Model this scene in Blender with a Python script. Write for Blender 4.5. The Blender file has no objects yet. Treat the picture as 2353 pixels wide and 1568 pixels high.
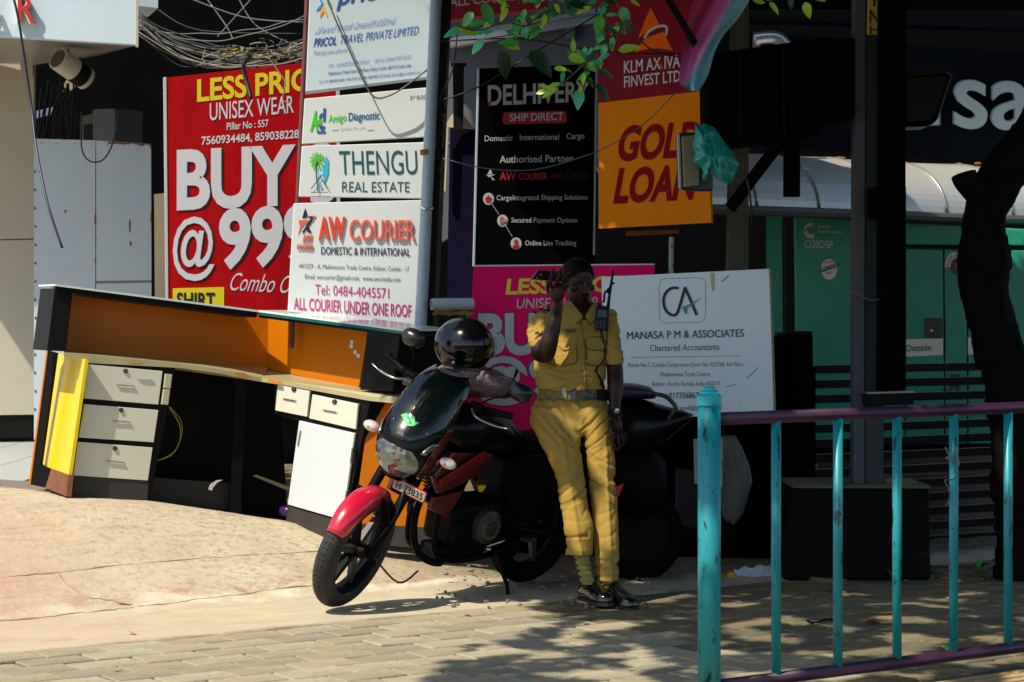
import bpy, bmesh, math, random
from mathutils import Vector, Matrix, noise as mnoise
random.seed(7)
R = math.radians
scene = bpy.context.scene
C = scene.collection

# ------------------------------------------------------------------ camera, sky, sun, exposure
F, CX, HY, H = 5000.0, 1176.5, 709.0, 1.5        # focal length in picture units (2353 wide), centre, horizon, eye height
cd = bpy.data.cameras.new('camera'); cam = bpy.data.objects.new('camera', cd); C.objects.link(cam)
cam.location = (0, 0, H); cam.rotation_euler = (R(90), 0, 0)
cd.sensor_width = 36; cd.lens = 36*F/2353; cd.shift_y = -(784-HY)/2353
cd.clip_start = 0.05; cd.clip_end = 2000
cd.dof.use_dof = True; cd.dof.focus_distance = 11.2; cd.dof.aperture_fstop = 8
scene.camera = cam
SUN = Vector((-0.42, -0.40, 0.815)).normalized()
w = bpy.data.worlds.new('World'); scene.world = w; w.use_nodes = True
nt = w.node_tree; bg = nt.nodes['Background']
sky = nt.nodes.new('ShaderNodeTexSky'); sky.sky_type = 'NISHITA'; sky.sun_disc = False
sky.sun_elevation = math.asin(SUN.z); sky.sun_rotation = math.atan2(SUN.x, SUN.y)
nt.links.new(sky.outputs[0], bg.inputs[0]); bg.inputs[1].default_value = 0.125
sl = bpy.data.lights.new('sun', 'SUN'); sl.energy = 4.2; sl.angle = R(0.55); sl.color = (1.0, 0.91, 0.74)
so = bpy.data.objects.new('sun', sl); C.objects.link(so); so.rotation_euler = SUN.to_track_quat('Z', 'Y').to_euler()
so.location = (-3, -3, 12)
vs = scene.view_settings; vs.view_transform = 'Standard'; vs.look = 'None'; vs.gamma = 1; vs.exposure = 0.5
try: vs.use_curve_mapping = False
except Exception: pass

# ------------------------------------------------------------------ helpers
def P(x, y, D): return Vector(((x-CX)*D/F, D, H-(y-HY)*D/F))
def G(x, y, z=0.0):
    D = (H-z)*F/(y-HY); return Vector(((x-CX)*D/F, D, z))
def lin(c):
    if isinstance(c, str):
        c = [int(c[i:i+2], 16)/255 for i in (0, 2, 4)]
        c = [v/12.92 if v <= .04045 else ((v+.055)/1.055)**2.4 for v in c]
    return (c[0], c[1], c[2], 1)
MATS = {}
def mat(name, c, rough=.6, metal=0, c2=None, sc=6, amt=.5, bump=0, bsc=60, c3=None, sc3=25, th3=.62, coat=0, stretch=(1, 1, 1), spec=.5, alpha=None, trans=0, emit=None, sharp=.12):
    if name in MATS: return MATS[name]
    m = bpy.data.materials.new(name); m.use_nodes = True; MATS[name] = m
    n = m.node_tree.nodes; l = m.node_tree.links; b = n['Principled BSDF']
    b.inputs['Roughness'].default_value = rough; b.inputs['Metallic'].default_value = metal
    b.inputs['Base Color'].default_value = lin(c); b.inputs['Specular IOR Level'].default_value = spec
    if coat: b.inputs['Coat Weight'].default_value = coat; b.inputs['Coat Roughness'].default_value = .05
    if trans: b.inputs['Transmission Weight'].default_value = trans
    tc = n.new('ShaderNodeTexCoord'); mp = n.new('ShaderNodeMapping'); mp.inputs['Scale'].default_value = stretch
    l.new(tc.outputs['Object'], mp.inputs[0])
    out = None
    def noi(s, d=6, r=.6):
        t = n.new('ShaderNodeTexNoise'); t.inputs['Scale'].default_value = s; t.inputs['Detail'].default_value = d; t.inputs['Roughness'].default_value = r
        l.new(mp.outputs[0], t.inputs['Vector']); return t
    if c2 is not None:
        t = noi(sc); rp = n.new('ShaderNodeMapRange'); rp.inputs[1].default_value = .35; rp.inputs[2].default_value = .68; rp.inputs[4].default_value = amt
        l.new(t.outputs[0], rp.inputs[0]); mx = n.new('ShaderNodeMix'); mx.data_type = 'RGBA'
        mx.inputs[6].default_value = lin(c); mx.inputs[7].default_value = lin(c2); l.new(rp.outputs[0], mx.inputs[0]); out = mx.outputs[2]
    if c3 is not None:
        t = noi(sc3, 8, .7); rp = n.new('ShaderNodeMapRange'); rp.inputs[1].default_value = th3; rp.inputs[2].default_value = th3+sharp
        l.new(t.outputs[0], rp.inputs[0]); mx = n.new('ShaderNodeMix'); mx.data_type = 'RGBA'
        if out: l.new(out, mx.inputs[6])
        else: mx.inputs[6].default_value = lin(c)
        mx.inputs[7].default_value = lin(c3); l.new(rp.outputs[0], mx.inputs[0]); out = mx.outputs[2]
    if out: l.new(out, b.inputs['Base Color'])
    if bump:
        t = noi(bsc, 8, .65); bp = n.new('ShaderNodeBump'); bp.inputs['Strength'].default_value = bump; bp.inputs['Distance'].default_value = .01
        l.new(t.outputs[0], bp.inputs['Height']); l.new(bp.outputs[0], b.inputs['Normal'])
    if emit: b.inputs['Emission Color'].default_value = lin(emit[0]); b.inputs['Emission Strength'].default_value = emit[1]
    return m

OFF = {}
def tag(o, label=None, cat=None, group=None, kind=None):
    if label: o['label'] = label
    if cat: o['category'] = cat
    if group: o['group'] = group
    if kind: o['kind'] = kind
    return o
def root(name, loc, label, cat, group=None, rot=None):
    o = bpy.data.objects.new(name, None); C.objects.link(o); o.location = loc; o.empty_display_size = .1
    if rot: o.rotation_euler = rot
    OFF[o.name] = Vector(loc); return tag(o, label, cat, group)
def mk(name, verts, faces, m, parent=None, local=False, smooth=False, bevel=0, kind=None, recalc=True):
    me = bpy.data.meshes.new(name)
    verts = [Vector(v) for v in verts]
    o = bpy.data.objects.new(name, me)
    if parent is None:
        lo = Vector([min(v[i] for v in verts) for i in range(3)]); hi = Vector([max(v[i] for v in verts) for i in range(3)])
        off = Vector(((lo.x+hi.x)/2, (lo.y+hi.y)/2, lo.z)); o.location = off; OFF[o.name] = off
    elif local: off = Vector((0, 0, 0)); OFF[o.name] = off
    else: off = OFF[parent.name]; OFF[o.name] = off
    me.from_pydata([v-off for v in verts], [], faces)
    if recalc:
        bm = bmesh.new(); bm.from_mesh(me); bmesh.ops.recalc_face_normals(bm, faces=bm.faces); bm.to_mesh(me); bm.free()
    if smooth: me.shade_smooth()
    ms = m if isinstance(m, (list, tuple)) else [m]
    for x in ms: me.materials.append(x)
    C.objects.link(o)
    if parent is not None: o.parent = parent
    OFF[o.name] = off
    if bevel:
        b = o.modifiers.new('bevel', 'BEVEL'); b.width = bevel; b.segments = 2; b.limit_method = 'ANGLE'; b.angle_limit = R(40)
    if kind: o['kind'] = kind
    return o
def dup(o, parent=None, **kw):
    c = o.copy(); C.objects.link(c); c.parent = parent; OFF[c.name] = OFF.get(o.name, Vector())
    for k, v in kw.items():
        if k in ('location', 'rotation_euler', 'scale'): setattr(c, k, v)
        else: c[k] = v
    return c

class MB:
    def __init__(s): s.v = []; s.f = []
    def add(s, v, f):
        n = len(s.v); s.v += [Vector(a) for a in v]; s.f += [[i+n for i in q] for q in f]; return s
    def hexa(s, a, b):      # a: ring of n points, b: opposite ring of n points
        n = len(a); f = [list(range(n))[::-1], list(range(n, 2*n))] + [[i, (i+1) % n, n+(i+1) % n, n+i] for i in range(n)]
        return s.add(list(a)+list(b), f)
    def box(s, c, sz, rot=None):
        c = Vector(c); h = Vector(sz)/2; M = rot.to_matrix() if hasattr(rot, 'to_matrix') else (rot or Matrix.Identity(3))
        q = [(-1, -1), (1, -1), (1, 1), (-1, 1)]
        return s.hexa([c+M@Vector((x*h.x, y*h.y, -h.z)) for x, y in q], [c+M@Vector((x*h.x, y*h.y, h.z)) for x, y in q])
    def tube(s, pts, r, n=8, cap=True, flat=None):
        pts = [Vector(p) for p in pts]; m = len(pts); rr = r if isinstance(r, (list, tuple)) else [r]*m
        t0 = (pts[1]-pts[0]).normalized(); up = Vector((0, 0, 1)) if abs(t0.z) < .9 else Vector((1, 0, 0))
        u = t0.cross(up).normalized(); base = len(s.v); rings = []
        for i, p in enumerate(pts):
            t = (pts[min(i+1, m-1)]-pts[max(i-1, 0)]).normalized()
            u = (u - t*u.dot(t)).normalized(); v = t.cross(u)
            ra = rr[i]; rb = ra if flat is None else ra*flat
            rings.append([p+u*ra*math.cos(a)+v*rb*math.sin(a) for a in [2*math.pi*k/n for k in range(n)]])
        vs_ = [p for g in rings for p in g]; f = []
        for i in range(m-1):
            for k in range(n): f.append([i*n+k, i*n+(k+1) % n, (i+1)*n+(k+1) % n, (i+1)*n+k])
        if cap: f.append(list(range(n))[::-1]); f.append([(m-1)*n+k for k in range(n)])
        return s.add(vs_, f)
    def rings(s, rs, cap=True):
        n = len(rs[0]); f = []; m = len(rs)
        for i in range(m-1):
            for k in range(n): f.append([i*n+k, i*n+(k+1) % n, (i+1)*n+(k+1) % n, (i+1)*n+k])
        if cap: f.append(list(range(n))[::-1]); f.append([(m-1)*n+k for k in range(n)])
        return s.add([p for g in rs for p in g], f)
    def lathe(s, prof, o, ax, n=24, closed=False):     # prof: (along axis, radius)
        o = Vector(o); ax = Vector(ax).normalized(); up = Vector((0, 0, 1)) if abs(ax.z) < .9 else Vector((1, 0, 0))
        u = ax.cross(up).normalized(); v = ax.cross(u)
        rs = [[o+ax*h+(u*math.cos(a)+v*math.sin(a))*r for a in [2*math.pi*k/n for k in range(n)]] for h, r in prof]
        if closed:
            m = len(rs); return s.add([p for g in rs for p in g], [[i*n+k, i*n+(k+1) % n, ((i+1) % m)*n+(k+1) % n, ((i+1) % m)*n+k] for i in range(m) for k in range(n)])
        return s.rings(rs)
    def ell(s, c, r, rot=None, n=16, m=10):
        c = Vector(c); M = rot.to_matrix() if hasattr(rot, 'to_matrix') else (rot or Matrix.Identity(3))
        rs = []
        for i in range(1, m):
            ph = math.pi*i/m
            rs.append([c+M@Vector((r[0]*math.sin(ph)*math.cos(a), r[1]*math.sin(ph)*math.sin(a), -r[2]*math.cos(ph))) for a in [2*math.pi*k/n for k in range(n)]])
        b = len(s.v); s.rings(rs, cap=False); s.v += [c+M@Vector((0, 0, -r[2])), c+M@Vector((0, 0, r[2]))]
        lo = len(s.v)-2
        for k in range(n):
            s.f.append([b+(k+1) % n, b+k, lo]); s.f.append([b+(m-2)*n+k, b+(m-2)*n+(k+1) % n, lo+1])
        return s
    def xf(s, M): s.v = [M@v for v in s.v]; return s
    def o(s, name, m, parent=None, **k): return mk(name, s.v, s.f, m, parent, **k)
def cat(pts, n=6):      # catmull-rom
    pts = [Vector(p) for p in pts]; q = [pts[0]]+pts+[pts[-1]]; out = []
    for i in range(1, len(q)-2):
        for k in range(n):
            t = k/n; a, b, c, d = q[i-1:i+3]
            out.append(.5*((2*b)+(c-a)*t+(2*a-5*b+4*c-d)*t*t+(-a+3*b-3*c+d)*t**3))
    return out+[pts[-1]]
def wire(name, pts, r, m, parent=None, n=5, sm=5, **k): return MB().tube(cat(pts, sm), r, n).o(name, m, parent, smooth=True, **k)

class Pl:               # a flat board: two ends given by picture column and distance, optional lean
    def __init__(s, xa, Da, xb, Db, lean=0, y0=709):
        A = P(xa, y0, Da); B = P(xb, y0, Db); s.o = A; s.u = (B-A).normalized()
        s.n = s.u.cross(Vector((0, 0, 1))).normalized()
        if s.n.y > 0: s.n = -s.n
        s.n = (s.n + Vector((0, 0, math.tan(lean)))).normalized()
    def at(s, x, y, off=0):
        d = Vector(((x-CX)/F, 1, -(y-HY)/F)); c = Vector((0, 0, H))
        t = (s.o + s.n*off - c).dot(s.n)/d.dot(s.n); return c+d*t
    def panel(s, px, th, m, name, parent=None, off=0, **k):
        n = s.n; a = [s.at(x, y, off) for x, y in px]; return MB().hexa(a, [p-n*th for p in a]).o(name, m, parent, **k)

class P3(Pl):
    def __init__(s, a, b, c):
        s.o = a; s.u = (b-a).normalized(); s.n = (b-a).cross(c-a).normalized()
        if s.n.y > 0: s.n = -s.n
TXT = []
def text(s, x0, y0, x1, y1, h, pl, m, parent, shear=0, bold=0, off=.003, ext=.0, h1=None, name='lettering', vert=0):
    if 'M' in s and bold > .3 and not ext:      # heavier strokes by a second, slightly shifted print
        d_ = .035*h*bold/2
        text(s, x0-d_, y0, x1-d_, y1, h, pl, m, parent, shear, 0, off, ext, h1, name, vert); x0, x1, bold, off = x0+d_, x1+d_, 0, off+.0008
    TXT.append((s, x0, y0, x1, y1, h, h1 or h, pl, m, parent, shear, bold, off, ext, name, vert))
def flush_text():
    objs = []; keys = {}
    for t in TXT:
        k = (t[0], t[11])
        if k in keys: continue
        cu = bpy.data.curves.new('t', 'FONT'); cu.body = t[0]; cu.offset = t[11]*.0105; cu.resolution_u = 4 if t[5] > 12 else 2
        cu.fill_mode = 'BOTH'; ob = bpy.data.objects.new('t', cu); C.objects.link(ob); keys[k] = ob
    cu = bpy.data.curves.new('t', 'FONT'); cu.body = 'H'; hh = bpy.data.objects.new('t', cu); C.objects.link(hh)
    dg = bpy.context.evaluated_depsgraph_get(); dg.update()
    mm = {}
    for k, ob in list(keys.items())+[('H', hh)]:
        me = bpy.data.meshes.new_from_object(ob.evaluated_get(dg)); mm[k] = ([v.co.copy() for v in me.vertices], [list(p.vertices) for p in me.polygons])
        bpy.data.objects.remove(ob); bpy.data.meshes.remove(me)
    cap = max(v.y for v in mm['H'][0])
    for (s, x0, y0, x1, y1, h, h1, pl, m, parent, shear, bold, off, ext, name, vert) in TXT:
        V, Fc = mm[(s, bold)]
        if not V: continue
        a = min(v.x for v in V); b = max(v.x for v in V); nv = []
        for v in V:
            u = (v.x-a)/(b-a); q = v.y/cap; hq = h+(h1-h)*u
            nv.append((x0+(x1-x0)*u+shear*q*hq, y0+(y1-y0)*u-q*hq+vert*q*hq))
        if ext:
            mb = MB(); A = [pl.at(x, y, off+ext) for x, y in nv]; B = [p-pl.n*ext for p in A]
            n = len(A); ed = {}
            for f in Fc:
                for i in range(len(f)):
                    e = (f[i], f[(i+1) % len(f)]); ed[e] = 1
            side = [[a_, b_, b_+n, a_+n] for (a_, b_) in ed if (b_, a_) not in ed]
            o = mk(name, A+B, Fc+side, m, parent, recalc=False)
        else: o = mk(name, [pl.at(x, y, off) for x, y in nv], Fc, m, parent, recalc=False)
def disc(pl, x, y, rx, ry, m, name, parent, off=.004, th=.002, n=28, a0=0, a1=360):
    px = [(x+rx*math.cos(R(a0+(a1-a0)*k/n)), y-ry*math.sin(R(a0+(a1-a0)*k/n))) for k in range(n+(a1-a0 < 360))]
    return pl.panel(px, th, m, name, parent, off=off)
def arc(pl, pts, wpx, m, name, parent, off=.004):      # a printed stroke of the given width in picture units
    pts = [Vector((x, y, 0)) for x, y in pts]; pts = [p for p in cat(pts, 5)] if len(pts) > 2 else pts
    L, Rr = [], []
    for i, p in enumerate(pts):
        t = (pts[min(i+1, len(pts)-1)]-pts[max(i-1, 0)]).normalized(); nn = Vector((-t.y, t.x, 0))*wpx/2
        L.append(p+nn); Rr.append(p-nn)
    A = [pl.at(p.x, p.y, off) for p in L]; B = [pl.at(p.x, p.y, off) for p in Rr]; n = len(A)
    return mk(name, A+B, [[i, i+1, n+i+1, n+i] for i in range(n-1)], m, parent, recalc=False)

# ------------------------------------------------------------------ materials
BLK = mat('black_laminate', (.004, .004, .0045), .5, c2=(.007, .007, .006), sc=9, c3=(.03, .027, .022), sc3=45, th3=.74, spec=.15)
DARK = mat('dark_paint', (.003, .003, .0035), .7, c2=(.006, .006, .006), sc=5, spec=.15)
VOID = mat('deep_shade_black', (.0022, .0022, .0026), .95, c2=(.004, .004, .005), sc=2, spec=.03)  # near-black base colour stands in for deep shade; also on black steel
WHT = mat('white_sign_sheet', (.60, .66, .69), .5, c2=(.50, .56, .60), sc=3, amt=.6, c3=(.40, .43, .43), sc3=14, th3=.68)
RED = mat('red_banner_print', (.46, .001, .004), .6, spec=.15, c2=(.30, .001, .003), sc=3, amt=.8, stretch=(3, 1, .6), bump=.5, bsc=2.2)
PINK = mat('magenta_banner_print', (.80, .003, .13), .6, spec=.12, c2=(.64, .002, .10), sc=3, stretch=(3, 1, .6), bump=.5, bsc=2.2)
ORG = mat('orange_laminate', (.52, .145, .002), .4, spec=.25, c2=(.45, .12, .002), sc=3, c3=(.30, .09, .01), sc3=30, th3=.70)
YEL = mat('yellow_laminate', (.80, .55, .006), .3, c2=(.72, .48, .006), sc=2, c3=(.45, .30, .02), sc3=22, th3=.70)
CRM = mat('cream_laminate', (.64, .64, .53), .35, c2=(.55, .54, .44), sc=3, c3=(.42, .40, .31), sc3=9, th3=.66, sharp=.25)
TW = mat('print_white', (.62, .63, .68), .5); TY = mat('print_yellow', (.72, .60, .01), .5)
TK = mat('print_black', (.012, .01, .018), .5); TR_ = mat('print_red', (.55, .03, .02), .5); TB = mat('print_blue', (.02, .09, .38), .5)
TG = mat('print_grey', (.10, .11, .12), .5); TM = mat('print_magenta', (.55, .03, .20), .5); TT = mat('print_teal', (.008, .09, .11), .5)
STEEL = mat('galvanised_pole_paint', (.36, .45, .52), .45, c2=(.26, .34, .40), sc=3, stretch=(1, 1, .2), c3=(.22, .12, .03), sc3=10, th3=.70)
CHR = mat('chrome', (.7, .7, .72), .12, 1); RUB = mat('tyre_rubber', (.012, .012, .013), .75, c2=(.025, .024, .023), sc=14, bump=.25, bsc=90)
WIRE = mat('black_cable', (.006, .006, .008), .5); WIRG = mat('grey_cable', (.10, .125, .12), .5); WIRW = mat('pale_cable', (.24, .19, .14), .5)
# ------------------------------------------------------------------ street frame: t along the kerb line, s away from the road
O2 = Vector((-2.21, 9.39)); DT = Vector((.822, .569)); DS = Vector((-.569, .822))
def ts(p): q = Vector((p[0], p[1]))-O2; return q.dot(DT), q.dot(DS)
def world(t, s, z=0): q = O2+DT*t+DS*s; return Vector((q.x, q.y, z))
def sm(x): x = min(1, max(0, x)); return x*x*(3-2*x)
FK = [(-99, 1), (1.4, 1), (1.9, .90), (2.5, .64), (3.3, .30), (4.1, 0)]
def height(t, s):
    f = 1.0
    for (t0, f0), (t1, f1) in zip(FK, FK[1:]):
        if t0 <= t < t1: f = f0+(f1-f0)*(t-t0)/(t1-t0)
    if t >= FK[-1][0]: f = 0
    z = .42*min(1, max(0, (s-.80)/1.3))*f
    if s > .95: z += .014*f
    return z
# ground sheet
def axis(lo, hi, step, far):
    a = [lo+step*i for i in range(int((hi-lo)/step)+1)]; s_, k = step, 0; L = []; x = lo
    while x > -far: s_ *= 1.5; x -= s_; L.append(x)
    x = a[-1]; s_ = step; Rr = []
    while x < far: s_ *= 1.5; x += s_; Rr.append(x)
    return L[::-1]+a+Rr
ta = axis(-2.6, 9.5, .07, 500); sa = axis(-.3, 4.2, .055, 500); 
V = []; 
for s in sa:
    for t in ta:
        wob = .05*mnoise.noise(Vector((t*1.7, 3, 0)))+.02*mnoise.noise(Vector((t*9, 1, 0)))
        z = height(t, s+wob)
        if -3 < t < 10 and -.3 < s < 5:
            z += .003*mnoise.noise(Vector((t*4, s*4, 0)))+(.003*mnoise.noise(Vector((t*17, s*17, 2))) if s > .95 else 0)
            if t > 2.8 and s > .35: z += .03*max(0, mnoise.noise(Vector((t*6, s*6, 5))))
        if s < .02: z = -.05
        V.append(world(t, s, z))
n = len(ta); Fc = [[j*n+i, j*n+i+1, (j+1)*n+i+1, (j+1)*n+i] for j in range(len(sa)-1) for i in range(n-1)]
gm = bpy.data.materials.new('ground_cement'); gm.use_nodes = True
N = gm.node_tree.nodes; L = gm.node_tree.links; B = N['Principled BSDF']; B.inputs['Roughness'].default_value = .9; B.inputs['Specular IOR Level'].default_value = .2
tc = N.new('ShaderNodeTexCoord'); mp = N.new('ShaderNodeMapping'); mp.vector_type = 'POINT'
L.new(tc.outputs['Object'], mp.inputs[0])
rot = N.new('ShaderNodeVectorRotate'); rot.rotation_type = 'Z_AXIS'; rot.inputs['Angle'].default_value = -math.atan2(DT.y, DT.x)
L.new(mp.outputs[0], rot.inputs['Vector'])
sep = N.new('ShaderNodeSeparateXYZ'); L.new(rot.outputs[0], sep.inputs[0])
def nz(s, det=6, ro=.6, vec=None):
    t = N.new('ShaderNodeTexNoise'); t.inputs['Scale'].default_value = s; t.inputs['Detail'].default_value = det; t.inputs['Roughness'].default_value = ro
    L.new(vec or rot.outputs[0], t.inputs['Vector']); return t.outputs[0]
def rng(x, a, b, c=0, d=1):
    r = N.new('ShaderNodeMapRange'); r.inputs[1].default_value = a; r.inputs[2].default_value = b; r.inputs[3].default_value = c; r.inputs[4].default_value = d
    L.new(x, r.inputs[0]); return r.outputs[0]
def mth(op, a, b):
    r = N.new('ShaderNodeMath'); r.operation = op
    for i, q in enumerate((a, b)):
        if isinstance(q, (int, float)): r.inputs[i].default_value = q
        else: L.new(q, r.inputs[i])
    return r.outputs[0]
def mixc(f, a, b):
    m = N.new('ShaderNodeMix'); m.data_type = 'RGBA'
    for i, q in ((6, a), (7, b)):
        if isinstance(q, tuple): m.inputs[i].default_value = lin(q)
        else: L.new(q, m.inputs[i])
    if isinstance(f, (int, float)): m.inputs[0].default_value = f
    else: L.new(f, m.inputs[0])
    return m.outputs[2]
sw = mth('ADD', sep.outputs[1], rng(nz(2.2, 4), .3, .7, -.07, .07))      # s with a wobble
soil = mixc(rng(nz(9), .4, .65), (.030, .028, .024), (.075, .065, .048))
smooth_c = mixc(rng(nz(3), .35, .65), (.58, .50, .35), (.47, .41, .29))
smooth_c = mixc(rng(nz(20, 8, .7), .62, .75), smooth_c, (.30, .25, .17))
rough_c = mixc(rng(nz(2.2, 5), .35, .65), (.55, .48, .35), (.46, .38, .26))
rough_c = mixc(rng(nz(22, 10, .8), .50, .60, 0, .8), rough_c, (.30, .21, .13))
rough_c = mixc(rng(nz(45, 9, .75), .55, .70, 0, .7), rough_c, (.74, .66, .52))
rough_c = mixc(rng(nz(1.6, 6, .6), .56, .66, 0, .25), rough_c, (.40, .20, .13))
edge = mth('MULTIPLY', rng(sw, .90, .97), rng(sw, 1.07, .99)); 
c = mixc(rng(sw, .91, .97), smooth_c, rough_c)
c = mixc(mth('MULTIPLY', edge, rng(nz(7), .48, .62, 0, .6)), c, (.40, .10, .10))
c = mixc(mth('MULTIPLY', mth('MULTIPLY', rng(sw, .84, .90), rng(sw, .97, .93)), rng(nz(5), .4, .6)), c, (.76, .70, .58))
rub = mixc(rng(nz(14, 9, .7), .4, .65), (.20, .155, .09), (.09, .07, .045))
c = mixc(mth('MULTIPLY', rng(sep.outputs[0], 2.6, 3.6), rng(sw, .25, .6)), c, rub)
c = mixc(mth('MULTIPLY', mth('MULTIPLY', rng(sep.outputs[0], 1.9, .6), rng(sw, 2.4, 1.7)), rng(nz(1.3), .3, .6, .35, .8)), c, (.52, .40, .28))
c = mixc(mth('MULTIPLY', rng(nz(2.6, 5, .6), .52, .62, 0, .5), rng(sep.outputs[0], 1.2, .2)), c, (.46, .20, .16))
stv = N.new('ShaderNodeMapping'); stv.inputs['Scale'].default_value = (.35, 2.2, 1); L.new(rot.outputs[0], stv.inputs[0])
c = mixc(rng(nz(7, 8, .7, stv.outputs[0]), .50, .66, 0, .28), c, (.24, .19, .12))
c = mixc(rng(nz(60, 6, .8), .60, .70, 0, .5), c, (.14, .10, .07))
c = mixc(mth('MULTIPLY', rng(sep.outputs[1], .10, .02), rng(nz(6), .35, .6, .3, .9)), c, (.14, .12, .09))
c = mixc(rng(sep.outputs[1], .03, .0), c, soil)
L.new(c, B.inputs['Base Color'])
bp = N.new('ShaderNodeBump'); bp.inputs['Strength'].default_value = .7; bp.inputs['Distance'].default_value = .012
L.new(mth('ADD', nz(26, 10, .75), mth('MULTIPLY', nz(90, 4, .7), .35)), bp.inputs['Height']); L.new(bp.outputs[0], B.inputs['Normal'])
me = bpy.data.meshes.new('ground'); 
gv = [Vector((v.x-O2.x, v.y-O2.y, v.z)) for v in V]
me.from_pydata(gv, [], Fc); me.materials.append(gm); me.shade_smooth()
ground = bpy.data.objects.new('ground', me); ground.location = (O2.x, O2.y, 0); C.objects.link(ground); ground['kind'] = 'structure'; OFF['ground'] = Vector((O2.x, O2.y, 0))
# long crack across the ramp
from mathutils.bvhtree import BVHTree as _BT
GBV = _BT.FromPolygons(V, Fc)
def onground(X, Y):
    h_ = GBV.ray_cast(Vector((0, 0, H)), (P(X, Y, 10)-Vector((0, 0, H))).normalized())
    if h_[0] is not None: return h_[0]
    z = 0
    for _ in range(14): p = G(X, Y, z); z = height(*ts(p))
    p = G(X, Y, z); p.z = z; return p
for pts_, r0 in (([(-30, 1331), (0, 1328), (135, 1316), (250, 1302), (366, 1291), (560, 1277), (750, 1267)], .0045), ([(135, 1318), (150, 1340), (161, 1348), (205, 1373), (245, 1378), (285, 1388), (330, 1392)], .008), ([(-20, 1428), (60, 1424), (165, 1411), (240, 1404), (330, 1393), (400, 1386), (476, 1374), (560, 1366), (650, 1352), (725, 1345)], .0045)):
    cr = [onground(p.x, p.y+2.5*mnoise.noise(p*.06)) for p in cat([Vector((a, b_, 0)) for a, b_ in pts_], 8)]
    cr = [p+Vector((0, 0, .0006)) for p in cr]
    MB().tube(cr, [r0*max(.25, .6+mnoise.noise(p*9)*1.2) for p in cr], 4, flat=1).o('crack', mat('crack_filler', (.24, .18, .12), .9, c2=(.34, .18, .14), sc=8), ground)
# pavement of separate pavers (structure > paver)
pav = bpy.data.objects.new('pavement', None); C.objects.link(pav); pav['kind'] = 'structure'; OFF['pavement'] = Vector()
PM = [mat('paver_%d' % i, c_, .9, c2=c2_, sc=3.5, amt=1, c3=c3_, sc3=26, th3=.56, sharp=.2, bump=.5, bsc=70, spec=.2) for i, (c_, c2_, c3_) in enumerate([
    ((0.36, 0.305, 0.20), (0.28, 0.235, 0.15), (.10, .09, .065)), ((0.403, 0.358, 0.247), (0.312, 0.273, 0.182), (.13, .11, .07)),
    ((0.315, 0.28, 0.195), (0.235, 0.21, 0.15), (.09, .085, .065)), ((0.390, 0.325, 0.221), (0.312, 0.260, 0.182), (.12, .10, .07))])]
PD = [mat('shaded_worn_paver_%d' % i, c_, .9, c2=c2_, sc=5, amt=.8, c3=(.05, .045, .03), sc3=35, th3=.58, bump=.6, bsc=70, spec=.1) for i, (c_, c2_) in enumerate([((.20, .17, .10), (.13, .11, .07)), ((.25, .20, .12), (.16, .13, .08)), ((.16, .145, .10), (.11, .10, .07)), ((.22, .175, .10), (.15, .12, .075))])]  # darker, more worn copies; tree shade on the right painted into their colour
meshes = []; meshes2 = []
for v in range(12):
    l_, w_ = .30-.010-.005*random.random(), .18-.010-.005*random.random()
    bm = bmesh.new(); q = [(-1, -1), (1, -1), (1, 1), (-1, 1)]; j = [random.uniform(-.003, .003) for _ in range(8)]
    top = [bm.verts.new((x*(l_/2-.004)+j[i], y*(w_/2-.004)+j[i+4], random.uniform(-.0012, .0012))) for i, (x, y) in enumerate(q)]
    mid = [bm.verts.new((x*(l_/2)+j[i], y*(w_/2)+j[i+4], -.006)) for i, (x, y) in enumerate(q)]
    bot = [bm.verts.new((x*l_/2+j[i], y*w_/2+j[i+4], -.06)) for i, (x, y) in enumerate(q)]
    bm.faces.new(top)
    for A, B_ in ((mid, top), (bot, mid)):
        for i in range(4): bm.faces.new((A[i], A[(i+1) % 4], B_[(i+1) % 4], B_[i]))
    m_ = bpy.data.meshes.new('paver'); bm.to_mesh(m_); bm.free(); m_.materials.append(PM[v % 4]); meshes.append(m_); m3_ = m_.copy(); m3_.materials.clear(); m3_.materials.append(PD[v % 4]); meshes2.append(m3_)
rest = {0: MB(), 1: MB(), 2: MB()}; cand = []
ang = math.atan2(DT.y, DT.x)
for r_ in range(26):
    s = -.07-.18*r_
    for k in range(-10, 48):
        t = (k+(.5 if r_ % 2 else 0)+random.uniform(-.01, .01))*.30
        if s < -2.72: continue
        p = world(t, s); 
        if p.y < 6: continue
        x = CX+p.x/p.y*F; y = HY+H/p.y*F
        if -150 < x < 2500 and y < 1640: cand.append((p.y, p, t, s))
cand.sort(key=lambda a: a[0])
for i, (D, p, t, s) in enumerate(cand):
    z = random.uniform(-.003, .003)+.006*mnoise.noise(Vector((t*1.3, s*1.3, 0)))
    pm__ = 1 if s > -.25 and random.random() < .7 else 0
    tilt = (random.gauss(0, .008), random.gauss(0, .008)); za = ang+random.gauss(0, .006)
    if t > 4.5 and random.random() < .12: z += .012; tilt = (random.gauss(0, .05), random.gauss(0, .03)); za += random.gauss(0, .06)
    if i < 298:
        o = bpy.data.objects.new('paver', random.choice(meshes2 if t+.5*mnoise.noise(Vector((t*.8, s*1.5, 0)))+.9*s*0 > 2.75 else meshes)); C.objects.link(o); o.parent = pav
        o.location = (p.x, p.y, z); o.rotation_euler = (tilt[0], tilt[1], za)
    else:
        b_ = rest[i % 3]; M = Matrix.Rotation(za, 3, 'Z'); b_.box((p.x, p.y, z-.03), (.291, .168, .06), M)
mm = MB()
for b_ in rest.values(): mm.add(b_.v, b_.f)
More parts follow.
